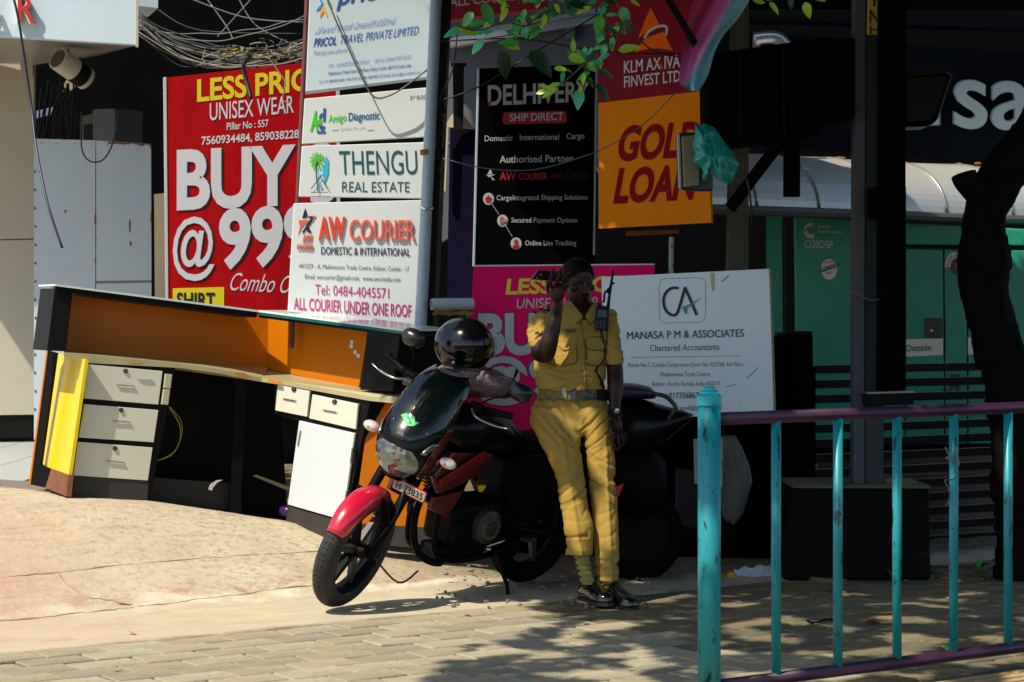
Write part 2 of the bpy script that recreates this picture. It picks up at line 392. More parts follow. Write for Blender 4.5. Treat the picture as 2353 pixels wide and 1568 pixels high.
if mm.v: mk('far_pavers', mm.v, mm.f, PD[0], pav, kind='stuff', bevel=.003)
# yellow guiding tiles on the road side of the railing
YT = mat('yellow_tactile_tile', (.42, .30, .13), .85, c2=(.33, .24, .12), sc=6, bump=.3)
tm = MB().box((0, 0, -.02), (.294, .294, .04))
for k in range(4): tm.box((0, -.105+.07*k, .002), (.25, .03, .008))
proto = None
for a in range(0, 22):
    for b_ in range(4):
        t = -.5+a*.3; s = -2.90-b_*.3; p = world(t, s)
        if p.y < 4: continue
        x = CX+p.x/p.y*F; y = HY+H/p.y*F
        if x < -100 or x > 2600 or y > 2100: continue
        if proto is None:
            me = bpy.data.meshes.new('tactile_tile'); me.from_pydata(tm.v, [], tm.f); me.materials.append(YT); proto = me
        o = bpy.data.objects.new('tactile_tile', proto); C.objects.link(o); o.parent = pav; o.location = (p.x, p.y, random.uniform(-.002, .002)); o.rotation_euler = (0, 0, ang)

# far street block: dark building behind everything
def wallbox(name, x0, x1, y0, y1, D, th, m, label, cat_, **k):
    a = [P(x0, y1, D), P(x1, y1, D), P(x1, y0, D), P(x0, y0, D)]; a[0].z = a[1].z = -.05
    o = MB().hexa(a, [p+Vector((0, th, 0)) for p in a]).o(name, m, None, **k); return tag(o, label, cat_)
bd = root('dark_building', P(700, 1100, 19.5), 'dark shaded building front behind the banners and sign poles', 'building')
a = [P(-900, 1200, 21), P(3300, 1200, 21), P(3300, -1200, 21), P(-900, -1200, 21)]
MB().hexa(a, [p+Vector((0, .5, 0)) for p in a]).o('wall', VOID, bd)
# steel grille and window bars in the alley
alley = MB()
for k in range(26):
    x = 88+random.random()*95; y = 180+random.random()*30; x2 = x+random.uniform(-60, 60)
    alley.tube([P(x, y, 18.5), P(min(185, max(84, x2)), y+random.uniform(60, 240), 18.5)], .008, 4)
alley.o('window_grille', DARK, bd)
pq = Pl(80, 19.3, 330, 19.3)
pq.panel([(332, 170), (373, 166), (345, 215), (340, 250), (282, 255)][0:0] or [(160, 330/1*.0+170), (187, 170), (168, 207), (137, 214)], .02, mat('pale_far_wall', (.30, .24, .16), .8), 'lit_pane', bd, off=.02)
pq.panel([(84, 272), (125, 262), (126, 245), (84, 255)], .02, mat('far_blue_sheet', (.16, .20, .38), .5), 'awning', bd, off=.02)
# upper floor of the grey building behind the signs
gb = root('grey_building', P(1200, 700, 16.5), 'grey plastered wall with a white drain pipe under the red courier fascia', 'building')
GW = mat('grey_plaster', (.12, .13, .155), .9, spec=.1, c2=(.09, .095, .115), sc=2)
q = Pl(1035, 16.6, 1380, 16.6)
q.panel([(1010, -60), (1390, -60), (1390, 330), (1010, 560)], .3, GW, 'wall', gb)
q.panel([(1040, 78), (1368, 20), (1368, 45), (1040, 110)], .12, mat('grey_ledge', (.26, .27, .30), .8), 'ledge', gb, off=.12)
MB().tube([P(1030, 100, 16.0), P(1368, 42, 16.0)], .035, 12).o('drain_pipe', mat('white_pvc', (.42, .44, .50), .3), gb, smooth=True)
q.panel([(1300, 60), (1320, 56), (1320, 90), (1300, 90)], .1, GW, 'bracket', gb, off=.1)
# ------------------------------------------------------------------ left shop
CW = mat('cream_cladding', (.50, .46, .36), .5, c2=(.44, .40, .31), sc=2, c3=(.22, .17, .09), sc3=5, th3=.72)
FW = mat('fascia_white', (.62, .76, .84), .4, c2=(.54, .68, .74), sc=1.5, c3=(.36, .38, .28), sc3=3, th3=.66, sharp=.2)
sh = root('corner_shop', P(40, 1005, 17.6), 'cream clad shop corner with a pale blue fascia at the left edge', 'shop')
q = Pl(-400, 17.2, 78, 17.5)
q.panel([(-400, 60), (78, 75), (78, 548), (-400, 560)], .5, CW, 'wall_panel', sh)
q.panel([(-400, 563), (78, 551), (78, 953), (-400, 960)], .5, CW, 'wall_panel', sh)
q.panel([(-400, 557), (78, 546), (78, 553), (-400, 564)], .45, mat('ochre_joint', (.40, .25, .08), .8), 'joint', sh, off=-.03)
q.panel([(-400, 956), (74, 953), (74, 1006), (-400, 1015)], .5, BLK, 'skirting', sh, off=-.02)
f = Pl(-400, 15.2, 316, 15.6)
f.panel([(-400, -120), (315, -60), (315, 105), (0, 86), (-400, 62)], .04, FW, 'fascia', sh, bevel=.008)
f.panel([(312, -60), (318, -60), (318, 108), (312, 107)], .06, CW, 'fascia_edge', sh, off=.004)
# soffit between fascia and wall
a = [f.at(-400, 64, -.05), f.at(312, 105, -.05), P(215, 130, 17.3), P(78, 150, 17.45), P(-400, 130, 17.3)]
MB().hexa(a, [p+Vector((0, 0, .05)) for p in a]).o('soffit', mat('soffit_board', (.30, .30, .27), .25), sh)
f2 = Pl(318, 15.9, 370, 15.95)
f2.panel([(318, -60), (363, -60), (363, 19), (318, 14)], .5, FW, 'fascia_return', sh)
text('R', 41, 50, 81, 53, 62, f, TR_, sh, bold=1.5, off=.06, ext=.006, name='letter')
text('A', -60, 43, 2, 46, 62, f, TR_, sh, bold=1.5, off=.06, ext=.006, name='letter')
text('R', 39, 50, 79, 53, 62, f, mat('cream_trim', (.7, .66, .5), .4), sh, bold=2.4, off=.0, ext=.058, name='letter_body')
b = f
q.panel([(47, 143), (76, 143), (76, 176), (47, 178)], .05, CW, 'junction_box', sh, off=.06, bevel=.006)
q.panel([(44, 141), (140, 138), (140, 142), (44, 146)], .02, DARK, 'cable_clip', sh, off=.02)
# tiled threshold floor
fl = MB(); TL = mat('pale_floor_tile', (.46, .47, .46), .35, c2=(.40, .42, .42), sc=3)
for i in range(8):
    for j in range(8):
        x0 = -4.2-.62+i*.45; y0 = 13.05+j*.6
        if x0+.45 > -2.85+.2: continue
        tl = MB().box((x0+.2, y0+.3, .395), (.443, .593, .06)).o('floor_tile', TL, sh, bevel=.003)
MB().box((-4.6, 13.0, .38), (3.9, .1, .085)).o('step_edge', mat('pale_stone', (.45, .42, .34), .7), sh, bevel=.01)
# spotlight under the fascia
sp = root('spotlight', P(165, 110, 15.8), 'round cream spotlight with a black collar hanging under the shop fascia', 'lamp')
IV = mat('ivory_metal', (.44, .42, .32), .35)
A = P(133, 135, 15.75); Bq = P(193, 178, 15.95); ax = (Bq-A).normalized()
ln = (Bq-A).length
MB().lathe([(0, .060), (0, .085), (ln*.36, .085), (ln*.62, .085)], A, ax, 24).o('housing', IV, sp, smooth=False)
MB().lathe([(-.004, .004), (-.004, .072), (.004, .072)], A, ax, 24).o('dark_opening', mat('lamp_inside', (.05, .04, .03), .5), sp)
MB().lathe([(ln*.55, .083), (ln*.62, .088), (ln*.95, .088), (ln*.95, .05)], A, ax, 24).o('collar', DARK, sp)
MB().lathe([(ln*.93, .0865), (ln*1.08, .0865), (ln*1.08, .06)], A, ax, 24).o('bezel', IV, sp)
MB().tube([P(152, 115, 15.85), P(154, 118, 15.85), P(155, 138, 15.85), P(146, 146, 15.85)], .022, 8).o('bracket', IV, sp)
wire('hanging_cable', [P(30, -10, 15.0), P(45, 60, 15), P(70, 230, 15), P(85, 350, 14.8), P(110, 470, 14.6), P(143, 570, 14.5)], .009, mat('navy_cable', (.012, .012, .05), .4), None, n=6)
tag(bpy.data.objects['hanging_cable'], 'dark blue cable hanging across the cream shop wall and the white metal sheets', 'cable')
# ------------------------------------------------------------------ white metal hoarding
FM = mat('weathered_white_sheet', (.56, .65, .69), .45, c2=(.45, .53, .57), sc=1.6, c3=(.22, .23, .21), sc3=3.5, th3=.68, sharp=.2, stretch=(1, 1, .35))
RST = mat('rust', (.30, .10, .015), .9, c2=(.10, .035, .01), sc=12)
hd = root('sheet_hoarding', P(215, 1000, 16.3), 'tall white metal sheet hoarding with rust along its top right edge', 'hoarding')
q = Pl(80, 16.2, 350, 16.4)
q.panel([(78, 319), (219, 323), (219, 1010), (78, 1010)], .02, FM, 'metal_sheet', hd)
q.panel([(221, 323), (347, 331), (348, 644), (221, 646)], .02, FM, 'metal_sheet', hd)
q.panel([(221, 652), (348, 650), (348, 1010), (221, 1010)], .02, FM, 'metal_sheet', hd)
q.panel([(221, 646), (348, 644), (348, 651), (221, 653)], .03, mat('grey_batten', (.20, .21, .2), .7), 'batten', hd, off=-.004)
rs = [(246, 325.5)]+[(246+k*4, 329+4*random.random()+(6*random.random() if 60 < k*4 < 96 else 0)) for k in range(1, 25)]+[(346, 342), (347, 331)]
q.panel(rs, .003, RST, 'rust_patch', hd, off=.004)
for x, y, a, b_ in ((219, 505, 2.2, 14), (219, 600, 1.6, 5), (298, 520, 2, 16), (300, 560, 2.6, 6), (220, 548, 2, 4), (150, 486, 3, 3), (347, 500, 2, 12)):
    disc(q, x, y, a, b_, RST, 'rust_spot', hd, n=9)
for k in range(14): disc(q, 80+random.random()*2, 395+k*42, 1.8, 3.5, DARK, 'rivet', hd, n=8)
for k in range(7): disc(q, 95+k*38, 328+k*1.2, 1.4, 1.4, DARK, 'rivet', hd, n=8)
wire('sagging_cable', [P(188, 255, 16.0), P(186, 300, 16.0), P(190, 350, 16), P(210, 372, 16), P(240, 365, 16), P(262, 320, 16), P(275, 250, 16)], .006, WIRE); tag(bpy.data.objects['sagging_cable'], 'thin black cable looping down in front of the white metal hoarding', 'cable')
# outdoor air conditioner
ac = root('air_conditioner', P(250, 330, 16.9), 'grey outdoor air conditioner unit standing behind the white hoarding', 'air conditioner')
AG = mat('ac_grey', (.040, .040, .043), .5); q1 = Pl(185, 17.1, 264, 16.7); q2 = Pl(264, 16.7, 312, 17.0)
q1.panel([(187, 266), (264, 250), (264, 345), (187, 345)], .25, AG, 'casing', ac, bevel=.01)
q1.panel([(192, 288), (236, 279), (236, 345), (192, 345)], .02, DARK, 'fan_grille', ac, off=.02)
q2.panel([(266, 250), (311, 252), (311, 345), (266, 345)], .2, mat('ac_side', (.055, .065, .065), .5), 'side_panel', ac)
for y in (282, 300): q2.panel([(279, y), (291, y), (291, y+9), (279, y+9)], .02, DARK, 'valve', ac, off=.02)
wp = Pl(352, 15.9, 380, 15.9).panel([(354, 447), (380, 444), (380, 720), (356, 720)], .08, mat('old_timber', (.20, .17, .11), .9, c2=(.11, .09, .06), sc=10, stretch=(1, 1, .15)), 'timber_post'); tag(wp, 'weathered timber post between the white hoarding and red banner', 'post')

# ------------------------------------------------------------------ red sale banner
rb = root('red_banner', P(580, 720, 14.3), 'tall red sale banner reading BUY 3 @999 hung behind the courier boards', 'banner')
q = Pl(378, 14.2, 780, 14.5)
q.panel([(379, 179), (776, 136), (778, 730), (384, 730)], .012, RED, 'banner_sheet', rb)
q.panel([(376, 178), (382, 177), (387, 730), (382, 730)], .03, mat('frame_white', (.5, .52, .55), .4), 'frame_bar', rb, off=.006)
q.panel([(772, 130), (780, 130), (783, 730), (776, 730)], .03, mat('frame_white', (.5, .52, .55), .4), 'frame_bar', rb, off=.006)
text('LESS PRICE', 453, 233, 742, 203, 48, q, TY, rb, bold=2.6)
text('UNISEX WEAR', 482, 277, 675, 259, 39, q, TW, rb, bold=.4)
text('Pillar No : 557', 521, 299, 617, 291, 16, q, TW, rb, bold=1.2)
text('7560934484, 8590382283', 463, 333, 697, 316, 18, q, TW, rb, bold=1.6)
text('BUY 3', 411, 480, 780, 463, 127, q, TK, rb, bold=3.2, off=.003)
text('BUY 3', 406, 478, 775, 461, 127, q, TW, rb, bold=3.2, off=.006)
text('@', 401, 615, 497, 613, 105, q, TK, rb, bold=1.2, off=.003); text('@', 397, 613, 493, 611, 105, q, TW, rb, bold=1.2, off=.006)
text('999', 509, 614, 731, 600, 124, q, TK, rb, bold=3.2, off=.003); text('999', 503, 612, 725, 598, 124, q, TW, rb, bold=3.2, off=.006)
text('Combo Offer', 524, 667, 712, 677, 40, q, TW, rb, bold=-.3, shear=.35)
q.panel([(397, 663), (515, 660), (515, 730), (397, 730)], .003, TY, 'yellow_label', rb, off=.004)
text('SHIRT', 406, 706, 494, 706, 32, q, TK, rb, bold=2.6, off=.007)

# ------------------------------------------------------------------ totem of tenant boards
tt = root('sign_totem_frame', P(830, 900, 12.75), 'tall steel frame with a pale blue round right pole and rusty left post', 'sign frame')
MB().tube([P(1005, -60, 12.66), P(962, 860, 12.66), P(958, 1010, 12.66)], .034, 20).o('pole', STEEL, tt, smooth=True)
MB().tube([P(709, -60, 12.85), P(669, 800, 12.85)], .016, 8).o('left_post', mat('brown_primer', (.13, .035, .03), .7, c2=(.06, .02, .015), sc=9), tt)
MB().lathe([(0, .037), (.03, .037)], P(980, 356, 12.66), (-.045, 0, 1), 20).o('pole_collar', RST, tt)
wire('clamp', [P(965, 478, 12.6), P(980, 480, 12.58), P(996, 478, 12.62)], .006, CHR, tt)
bk = Pl(1010, 12.9, 1034, 12.9).panel([(1016, -60), (1040, -60), (1000, 900), (978, 900)], .06, DARK, 'dark_post'); tag(bk, 'black square post standing right behind the pale blue sign pole', 'post')
tp = Pl(660, 12.72, 1000, 12.82)
BW = mat('board_white', (.66, .71, .72), .4, c2=(.60, .65, .67), sc=2, c3=(.48, .50, .47), sc3=7, th3=.70, sharp=.2)
BW2 = mat('board_blue_white', (.56, .67, .76), .35, c2=(.50, .62, .72), sc=2, c3=(.45, .48, .48), sc3=7, th3=.74, sharp=.2)
ALU = mat('aluminium_edge', (.35, .38, .42), .35, .6)
def board(name, px, m, label, th=.03):
    r = root(name, tp.at(sum(p[0] for p in px)/4, max(p[1] for p in px)), label, 'sign')
    tp.panel(px, th, m, 'panel', r, bevel=.004); return r
p1 = board('tenant_board', [(714, -60), (1003, -60), (986, 181), (702, 215)], BW2, 'white travel company board in blue lettering at the top of the totem', .06)
tp.panel([(702, 210), (986, 176), (986, 182), (702, 217)], .02, ALU, 'edge_trim', p1, off=.008)
LB = mat('print_sky', (.02, .35, .75), .5); LG = mat('print_leaf', (.18, .55, .12), .5); LO = mat('print_amber', (.85, .42, .01), .5)
cc = lambda x, y: (632+x*.25647, y*.25647)
def poly(pl, pts, m, name, par, f=cc, off=.004): pl.panel([f(*p) for p in pts], .002, m, name, par, off=off)
poly(tp, [(388, -20), (414, 35), (365, 95), (395, 92), (432, 30), (405, -20)], LB, 'logo_shape', p1)
poly(tp, [(465, 30), (490, 72), (512, 70), (480, -10), (460, -10)], LG, 'logo_shape', p1)
poly(tp, [(437, 55), (470, 145), (466, 152), (436, 105), (403, 160), (399, 120)], LO, 'logo_shape', p1)
text('pricol', 776, 12, 905, -8, 38, tp, TB, p1, bold=1.6, shear=.25)
text('പ്രികോൾ ട്രാവൽ പ്രൈവറ്റ് ലിമിറ്റഡ്', 723, 79, 907, 55, 13, tp, mat('print_pale_blue', (.16, .30, .62), .5), p1, bold=.2, shear=.2)
text('PRICOL', 720.5, 108, 772, 102.5, 18.5, tp, TB, p1, bold=1.8, shear=.2)
text('TRAVEL PRIVATE LIMITED', 779, 101.5, 960, 79, 19, tp, mat('print_mid_blue', (.04, .14, .50), .5), p1, shear=.2)
SB = mat('print_small_blue', (.06, .16, .50), .5)
text('Taking you places', 719, 128, 796, 119, 10, tp, mat('print_pale_blue', (.16, .30, .62), .5), p1, shear=.2)
text('CIN : U63040TZ2002PTC010019      GST No: 32AACCP3711E1Z2', 755, 156, 944, 135, 8.5, tp, mat('print_pale_blue', (.16, .30, .62), .5), p1)
text('Mathewsons Trade Centre, IInd Floor, Kaloor, Cochin, 682 017, Kerala, India', 754.6, 172, 943.6, 152.6, 6.5, tp, SB, p1, bold=.5)
text('Tel: +91 484 404 6464 / 404 7676 Fax: +91 484 404 7272 Email: infocok@pricoltravel.com', 733, 192, 966, 169, 6.5, tp, SB, p1, bold=.5)
p2 = board('tenant_board', [(700, 227), (984, 201), (977, 315.5), (693.6, 331.6)], BW, 'white diagnostics company board second from the top of the totem')
text('3', 942, 230, 946.5, 229.5, 9, tp, TK, p2, bold=.5); text('RD', 948, 225.5, 955, 225, 4.5, tp, TK, p2); text('FLOOR', 958, 229, 986, 226.5, 9, tp, TK, p2, bold=.5)
GG = mat('print_bright_green', (.05, .62, .02), .5); NB = mat('print_navy_blue', (.01, .10, .30), .5)
poly(tp, [(313, 1175), (358, 990), (372, 995), (370, 1070), (418, 1075), (418, 1115), (378, 1120), (386, 1172), (370, 1172), (358, 1125), (345, 1125), (332, 1175)], GG, 'logo_letter', p2)
poly(tp, [(432, 972), (454, 970), (450, 1090), (430, 1092)], NB, 'logo_tube', p2); poly(tp, [(392, 1060), (400, 1030), (425, 1010), (425, 1030), (408, 1068)], NB, 'logo_arm', p2)
poly(tp, [(390, 1125), (448, 1132), (440, 1162), (420, 1170), (400, 1155)], NB, 'logo_stage', p2); poly(tp, [(375, 1178), (452, 1176), (450, 1194), (378, 1196)], NB, 'logo_base', p2)
text('Amigo', 754.6, 281.5, 796, 278, 17, tp, GG, p2, bold=1.1); text('Diagnostic', 801, 278, 872, 273.5, 18, tp, NB, p2, bold=1.1)
text('Systems Pvt. Ltd.', 782, 300, 839, 297, 7.5, tp, mat('print_faint_green', (.30, .50, .47), .5), p2)
for a_, b_ in ((762, 777), (843, 858)): tp.panel([(a_, 298), (b_, 297), (b_, 298), (a_, 299)], .002, mat('print_faint_green', (.30, .50, .47), .5), 'rule', p2, off=.004)
p3 = board('tenant_board', [(693.6, 336), (976.5, 327), (969, 457), (686.6, 452.4)], BW, 'white real estate board with a palm tree logo, third on the totem')
text('THENGU', 781, 401.6, 960, 400.5, 54, tp, TT, p3, bold=.0, shear=-.05); text('REAL ESTATE', 786, 441.4, 941, 441.8, 23.5, tp, TT, p3, bold=-.2)
PGr = mat('print_palm', (.10, .50, .04), .5); PT = mat('print_trunk', (.01, .12, .08), .5)
cx_, cy_ = 729, 368
for k, a_ in enumerate([100, 60, 30, 0, -35, -65, 130, 160, 190, 225, 250]):
    L_ = 17 if -50 < a_ < 230 else 19; e = (cx_+L_*math.cos(R(a_)), cy_-L_*math.sin(R(a_))*1.15+3); m_ = ((cx_+e[0])/2+3*math.sin(R(a_)), (cy_+e[1])/2-4)
    arc(tp, [(cx_, cy_), m_, e], 4.0, PGr, 'palm_frond', p3, off=.004+.0004*k)
arc(tp, [(729, 372), (727, 400), (731, 441)], 3, PT, 'palm_trunk', p3, off=.009)
cc3 = lambda x, y: (632+x*.25647, 373.4+y*.25647)
SKY_ = mat('print_cyan', (.03, .45, .72), .5)
poly(tp, [(380, 60), (440, 30), (440, 110), (405, 115), (385, 150)], mat('print_aqua', (.35, .70, .68), .5), 'tower', p3, cc3, .0035)
poly(tp, [(455, -60), (480, -20), (478, 100), (440, 200), (432, 130), (425, 40), (440, 20)], SKY_, 'tower', p3, cc3, .0045)
arc(tp, [cc3(322, 242), cc3(405, 128)], 2, TT, 'roof_line', p3, .0095); arc(tp, [cc3(405, 128), cc3(478, 242)], 2, TT, 'roof_line', p3, .0095); arc(tp, [cc3(382, 198), cc3(405, 165), cc3(432, 198)][0:2], 1.4, SKY_, 'roof_line', p3, .0095)
arc(tp, [cc3(315, 269), cc3(474, 269)], 1.3, TK, 'ground_line', p3, .0095)
tp.panel([cc3(396, 198), cc3(416, 198), cc3(416, 222), cc3(396, 222)], .002, SKY_, 'window_mark', p3, off=.0095)
p4 = board('tenant_board', [(675, 467.5), (969, 460), (954, 746.6), (661, 717)], BW, 'large white courier board with raised red lettering, lowest on the totem')
CO = mat('coral_letters', (.72, .12, .07), .4); CR_ = mat('bright_red_letters', (.75, .055, .02), .4)
text('AW', 731.5, 550.4, 793, 550, 50, tp, CR_, p4, bold=2.4, ext=.010); text('COURIER', 803, 552, 954, 552.8, 46, tp, CO, p4, bold=.7, ext=.010)
poly(tp, [(243, 497), (270, 410), (290, 470), (288, 490), (258, 500)], TK, 'star_piece', p4, cc3); poly(tp, [(290, 485), (365, 478), (322, 545), (298, 580), (255, 632), (240, 630), (320, 500)], TK, 'star_piece', p4, cc3, .0045)
poly(tp, [(298, 575), (328, 628), (300, 632), (275, 600)], TK, 'star_piece', p4, cc3); poly(tp, [(210, 520), (295, 515), (300, 530), (255, 560), (230, 600), (205, 655), (222, 575)], CO, 'star_piece', p4, cc3)
poly(tp, [(318, 480), (366, 478), (332, 530), (345, 495)], CO, 'star_piece', p4, cc3, .0055)
text('AW', 695, 556, 717, 556, 17, tp, CO, p4, bold=1.6, ext=.006); text('COURIER', 681.5, 573.5, 720, 574.5, 12, tp, CO, p4, bold=.6, ext=.006)
text('DOMESTIC & INTERNATIONAL', 738, 585, 942, 588.8, 17.4, tp, mat('print_indigo', (.03, .02, .07), .5), p4, bold=.4)
text('44/3329 - A, Mathewsons Trade Centre, Kaloor, Cochin - 17', 686.6, 616.5, 940, 624, 10.5, tp, TG, p4)
text('Email: awcourier@gmail.com,  www.awccindia.com', 701, 641, 920, 648, 11, tp, TG, p4)
text('Tel: 0484-4045571', 724, 677, 894, 686, 23, tp, TM, p4, bold=.1); text('ALL COURIER UNDER ONE ROOF', 675, 711.4, 945, 728.6, 27, tp, TM, p4, bold=1.3)
ab = root('small_airways_board', P(940, 790, 12.9), 'small white board with purple writing low behind the courier board', 'sign')
sb = Pl(900, 12.8, 955, 12.85)
sb.panel([(910, 742), (955, 746), (955, 786), (910, 780)], .02, BW2, 'panel', ab); text('AIRWAYS', 919, 773, 985, 777, 9, sb, mat('print_purple', (.10, .03, .22), .5), ab, bold=.8)
# drooping wire across the totem
wr = wire('drooping_wire', [tp.at(745, -20, .06), tp.at(772, 48, .07), tp.at(800, 110, .08), tp.at(830, 175, .08), tp.at(858, 222, .09), tp.at(890, 222, .09), tp.at(930, 200, .09), tp.at(985, 158, .07)], .005, mat('brown_cable', (.10, .06, .055), .5)); tag(wr, 'thin brown wire drooping in front of the top two totem boards', 'wire')

# ------------------------------------------------------------------ red courier fascia, black delivery board, KLM hoarding
rc = root('red_courier_fascia', P(1120, 40, 13.6), 'red fascia sign with white letters cut by the picture top', 'sign')
q = Pl(1017, 13.6, 1240, 13.8)
q.panel([(1017, -60), (1260, -60), (1260, 18), (1017, 48)], .25, mat('crimson_sheet', (.42, .008, .04), .5), 'fascia_box', rc, bevel=.005)
text('ALL COURIER UNDER', 1033, 16, 1300, -12, 20, q, TW, rc, bold=1.4)
db = root('black_delivery_board', P(1230, 612, 13.8), 'tall black courier board with white lettering and three round icons', 'sign')
BB = mat('black_board_sheet', (.0018, .0018, .0024), .8, spec=.04)
q = Pl(1089, 13.75, 1370, 13.95)
q.panel([(1101, 158), (1371.5, 147), (1365, 610), (1089, 612)], .05, BB, 'panel', db)
q.panel([(1369, 147), (1373, 147), (1367, 586), (1363, 586)], .03, STEEL, 'edge_trim', db, off=.006); q.panel([(1099, 158), (1102, 158), (1091, 612), (1088, 612)], .03, STEEL, 'edge_trim', db, off=.006)
GWt = mat('print_soft_white', (.50, .50, .52), .6); PR = mat('print_deep_red', (.40, .01, .02), .6)
text('DELHIVERY', 1121, 242, 1355.5, 232, 44, q, GWt, db, bold=2.2)
q.panel([(1121, 234), (1128, 234), (1128, 243), (1121, 243)], .002, PR, 'red_corner', db, off=.006)
def rr(x0, y0, x1, y1, r_, dy=0): return [(x+r_*math.cos(R(a)), y-r_*math.sin(R(a))+dy*(x-x0)/(x1-x0)) for (x, y, s_) in ((x1-r_, y0+r_, 0), (x0+r_, y0+r_, 90), (x0+r_, y1-r_, 180), (x1-r_, y1-r_, 270)) for a in (s_, s_+30, s_+60, s_+90)]
q.panel(rr(1155, 258, 1302, 286, 7, -3), .003, PR, 'pill_label', db, off=.004); text('SHIP DIRECT', 1171, 279, 1294, 276, 17, q, TW, db, bold=1.0, off=.006)
for s_, a_, b_, y_ in (('Domestic', 1113.7, 1178, 325), ('International', 1194.7, 1284.5, 322.5), ('Cargo', 1301.4, 1343, 320)): text(s_, a_, y_, b_, y_-1.5, 13, q, GWt, db, bold=.5)
text('Authorised Partner', 1148, 374.7, 1318, 371.5, 16, q, GWt, db, bold=.8)
text('AW', 1148, 414, 1186, 414, 18, q, PR, db, bold=1.8); text('COURIER', 1192, 413.4, 1258, 412.6, 15, q, PR, db, bold=1.4); text('AND CARGO', 1264, 412.4, 1352, 411, 15, q, mat('print_dim_red', (.03, .002, .003), .6), db, bold=1.4)
for pts in ([(1120, 400), (1128, 388), (1131, 400)], [(1117, 402), (1138, 401), (1124, 408)], [(1127, 404), (1137, 414), (1132, 415)]): q.panel(pts, .002, GWt, 'star_piece', db, off=.005)
for k, (x, y) in enumerate(((1122.5, 457.3), (1155, 507.6), (1186, 560))): disc(q, x, y, 12.4, 14, GWt, 'icon_disc', db)
q.panel([(1114, 457), (1122.5, 449), (1131, 457), (1128, 457), (1128, 465), (1117, 465), (1117, 457)], .002, PR, 'house_icon', db, off=.007)
q.panel([(1149, 499), (1157, 499), (1157, 516), (1149, 516)], .002, mat('print_rose', (.35, .15, .18), .5), 'phone_icon', db, off=.007); q.panel([(1155, 504), (1165, 504), (1165, 511), (1155, 511)], .002, mat('print_rose2', (.45, .2, .22), .5), 'card_icon', db, off=.009)
disc(q, 1186, 556, 4.5, 6, PR, 'head_icon', db, off=.007); q.panel([(1177, 571), (1180, 563), (1192, 563), (1195, 571)], .002, PR, 'body_icon', db, off=.007)
for (xa, ya, xb, yb) in ((1131, 470, 1147, 494), (1163, 521, 1178, 546)):
    for k in range(5):
        u = k/5; v_ = u+.11; arc(q, [(xa+(xb-xa)*u, ya+(yb-ya)*u), (xa+(xb-xa)*v_, ya+(yb-ya)*v_)], 2, GWt, 'dash', db)
text('CargoIntegrated Shipping Solutions', 1141, 460.5, 1350.6, 459, 11.5, q, GWt, db, bold=.6); text('Secured Payment Options', 1175, 511.7, 1326.4, 511.7, 11.5, q, GWt, db, bold=.6); text('Online Live Tracking', 1206.4, 564.5, 1324, 564, 11.5, q, GWt, db, bold=.6)
# post with peaked cap and purple tarpaulin
ps = root('capped_post', P(1060, 560, 14.3), 'dark square post with a pale peaked cap left of the black board', 'post')
q = Pl(1030, 14.4, 1100, 14.4); LIT = mat('pale_gable', (.50, .42, .30), .8)
q.panel([(1040, 148), (1066, 148), (1064, 300), (1042, 300)], .07, DARK, 'shaft', ps); q.panel([(1036, 145), (1072, 145), (1072, 151), (1036, 151)], .09, DARK, 'cap', ps, off=.01)
q.panel([(1022, 290), (1038, 263), (1064, 262), (1089, 297), (1024, 292)], .03, LIT, 'gable', ps, off=-.12); q.panel([(1016, 290), (1030, 292), (1024, 440), (1014, 440)], .03, LIT, 'gable_side', ps, off=-.12)
tz = Pl(1030, 14.62, 1100, 14.6).panel([(1034, 294), (1094, 296), (1092, 720), (1026, 720)], .05, mat('purple_tarpaulin', (.006, .004, .020), .8, spec=.05, c2=(.004, .0025, .013), sc=4), 'tarpaulin'); tag(tz, 'dark purple tarpaulin hanging between the sign pole and black board', 'tarpaulin')

km = root('gold_loan_hoarding', P(1500, 525, 13.4), 'orange GOLD LOAN hoarding with a crimson finance company header', 'sign')
q = Pl(1372, 13.4, 1633, 13.1)
q.panel([(1371, -60), (1622, -60), (1624, 207.5), (1374.8, 237)], .04, mat('crimson_print', (.24, .003, .018), .6, spec=.15, c2=(.17, .002, .012), sc=2), 'header_panel', km)
q.panel([(1374.8, 237.4), (1624, 208), (1634, 512), (1375.5, 525.5)], .04, mat('orange_print', (.85, .25, .001), .6, spec=.1, c2=(.74, .20, .001), sc=2, stretch=(3, 1, .4)), 'main_panel', km)
OR = mat('print_orange', (.85, .13, .003), .6, spec=.1); kk = lambda x, y: (1436.3+x*.29314, y*.29314); DR = mat('print_blood_red', (.26, .002, .003), .6, spec=.1)
poly(q, [(200, 58), (268, 190), (170, 250), (95, 310), (125, 240)], OR, 'emblem_upper', km, kk); poly(q, [(160, 300), (300, 250), (375, 402), (330, 388), (270, 380), (200, 382), (130, 395), (68, 420), (110, 360)], OR, 'emblem_lower', km, kk)
arc(q, [kk(150, 300), kk(185, 250), kk(250, 212), kk(310, 205), kk(328, 230), kk(318, 280)], 5.5, GWt, 'emblem_swoosh', km, .006)
text('KLM AX', 1434, 169, 1518, 159.5, 28, q, TW, km, bold=.8); text('IVA', 1527, 158.5, 1563, 154, 28, q, TW, km, bold=1.6); poly(q, [(280, 495), (298, 450), (280, 500), (300, 538), (285, 538), (270, 500)], OR, 'x_stroke', km, kk)
text('FINVEST LTD', 1434, 201.5, 1563, 187, 25, q, TW, km, bold=.9)
text('GOLD', 1415, 368, 1604, 356, 74, q, DR, km, bold=3.6, shear=.18); text('LOAN', 1409, 465, 1592, 455, 74, q, DR, km, bold=3.6, shear=.18)
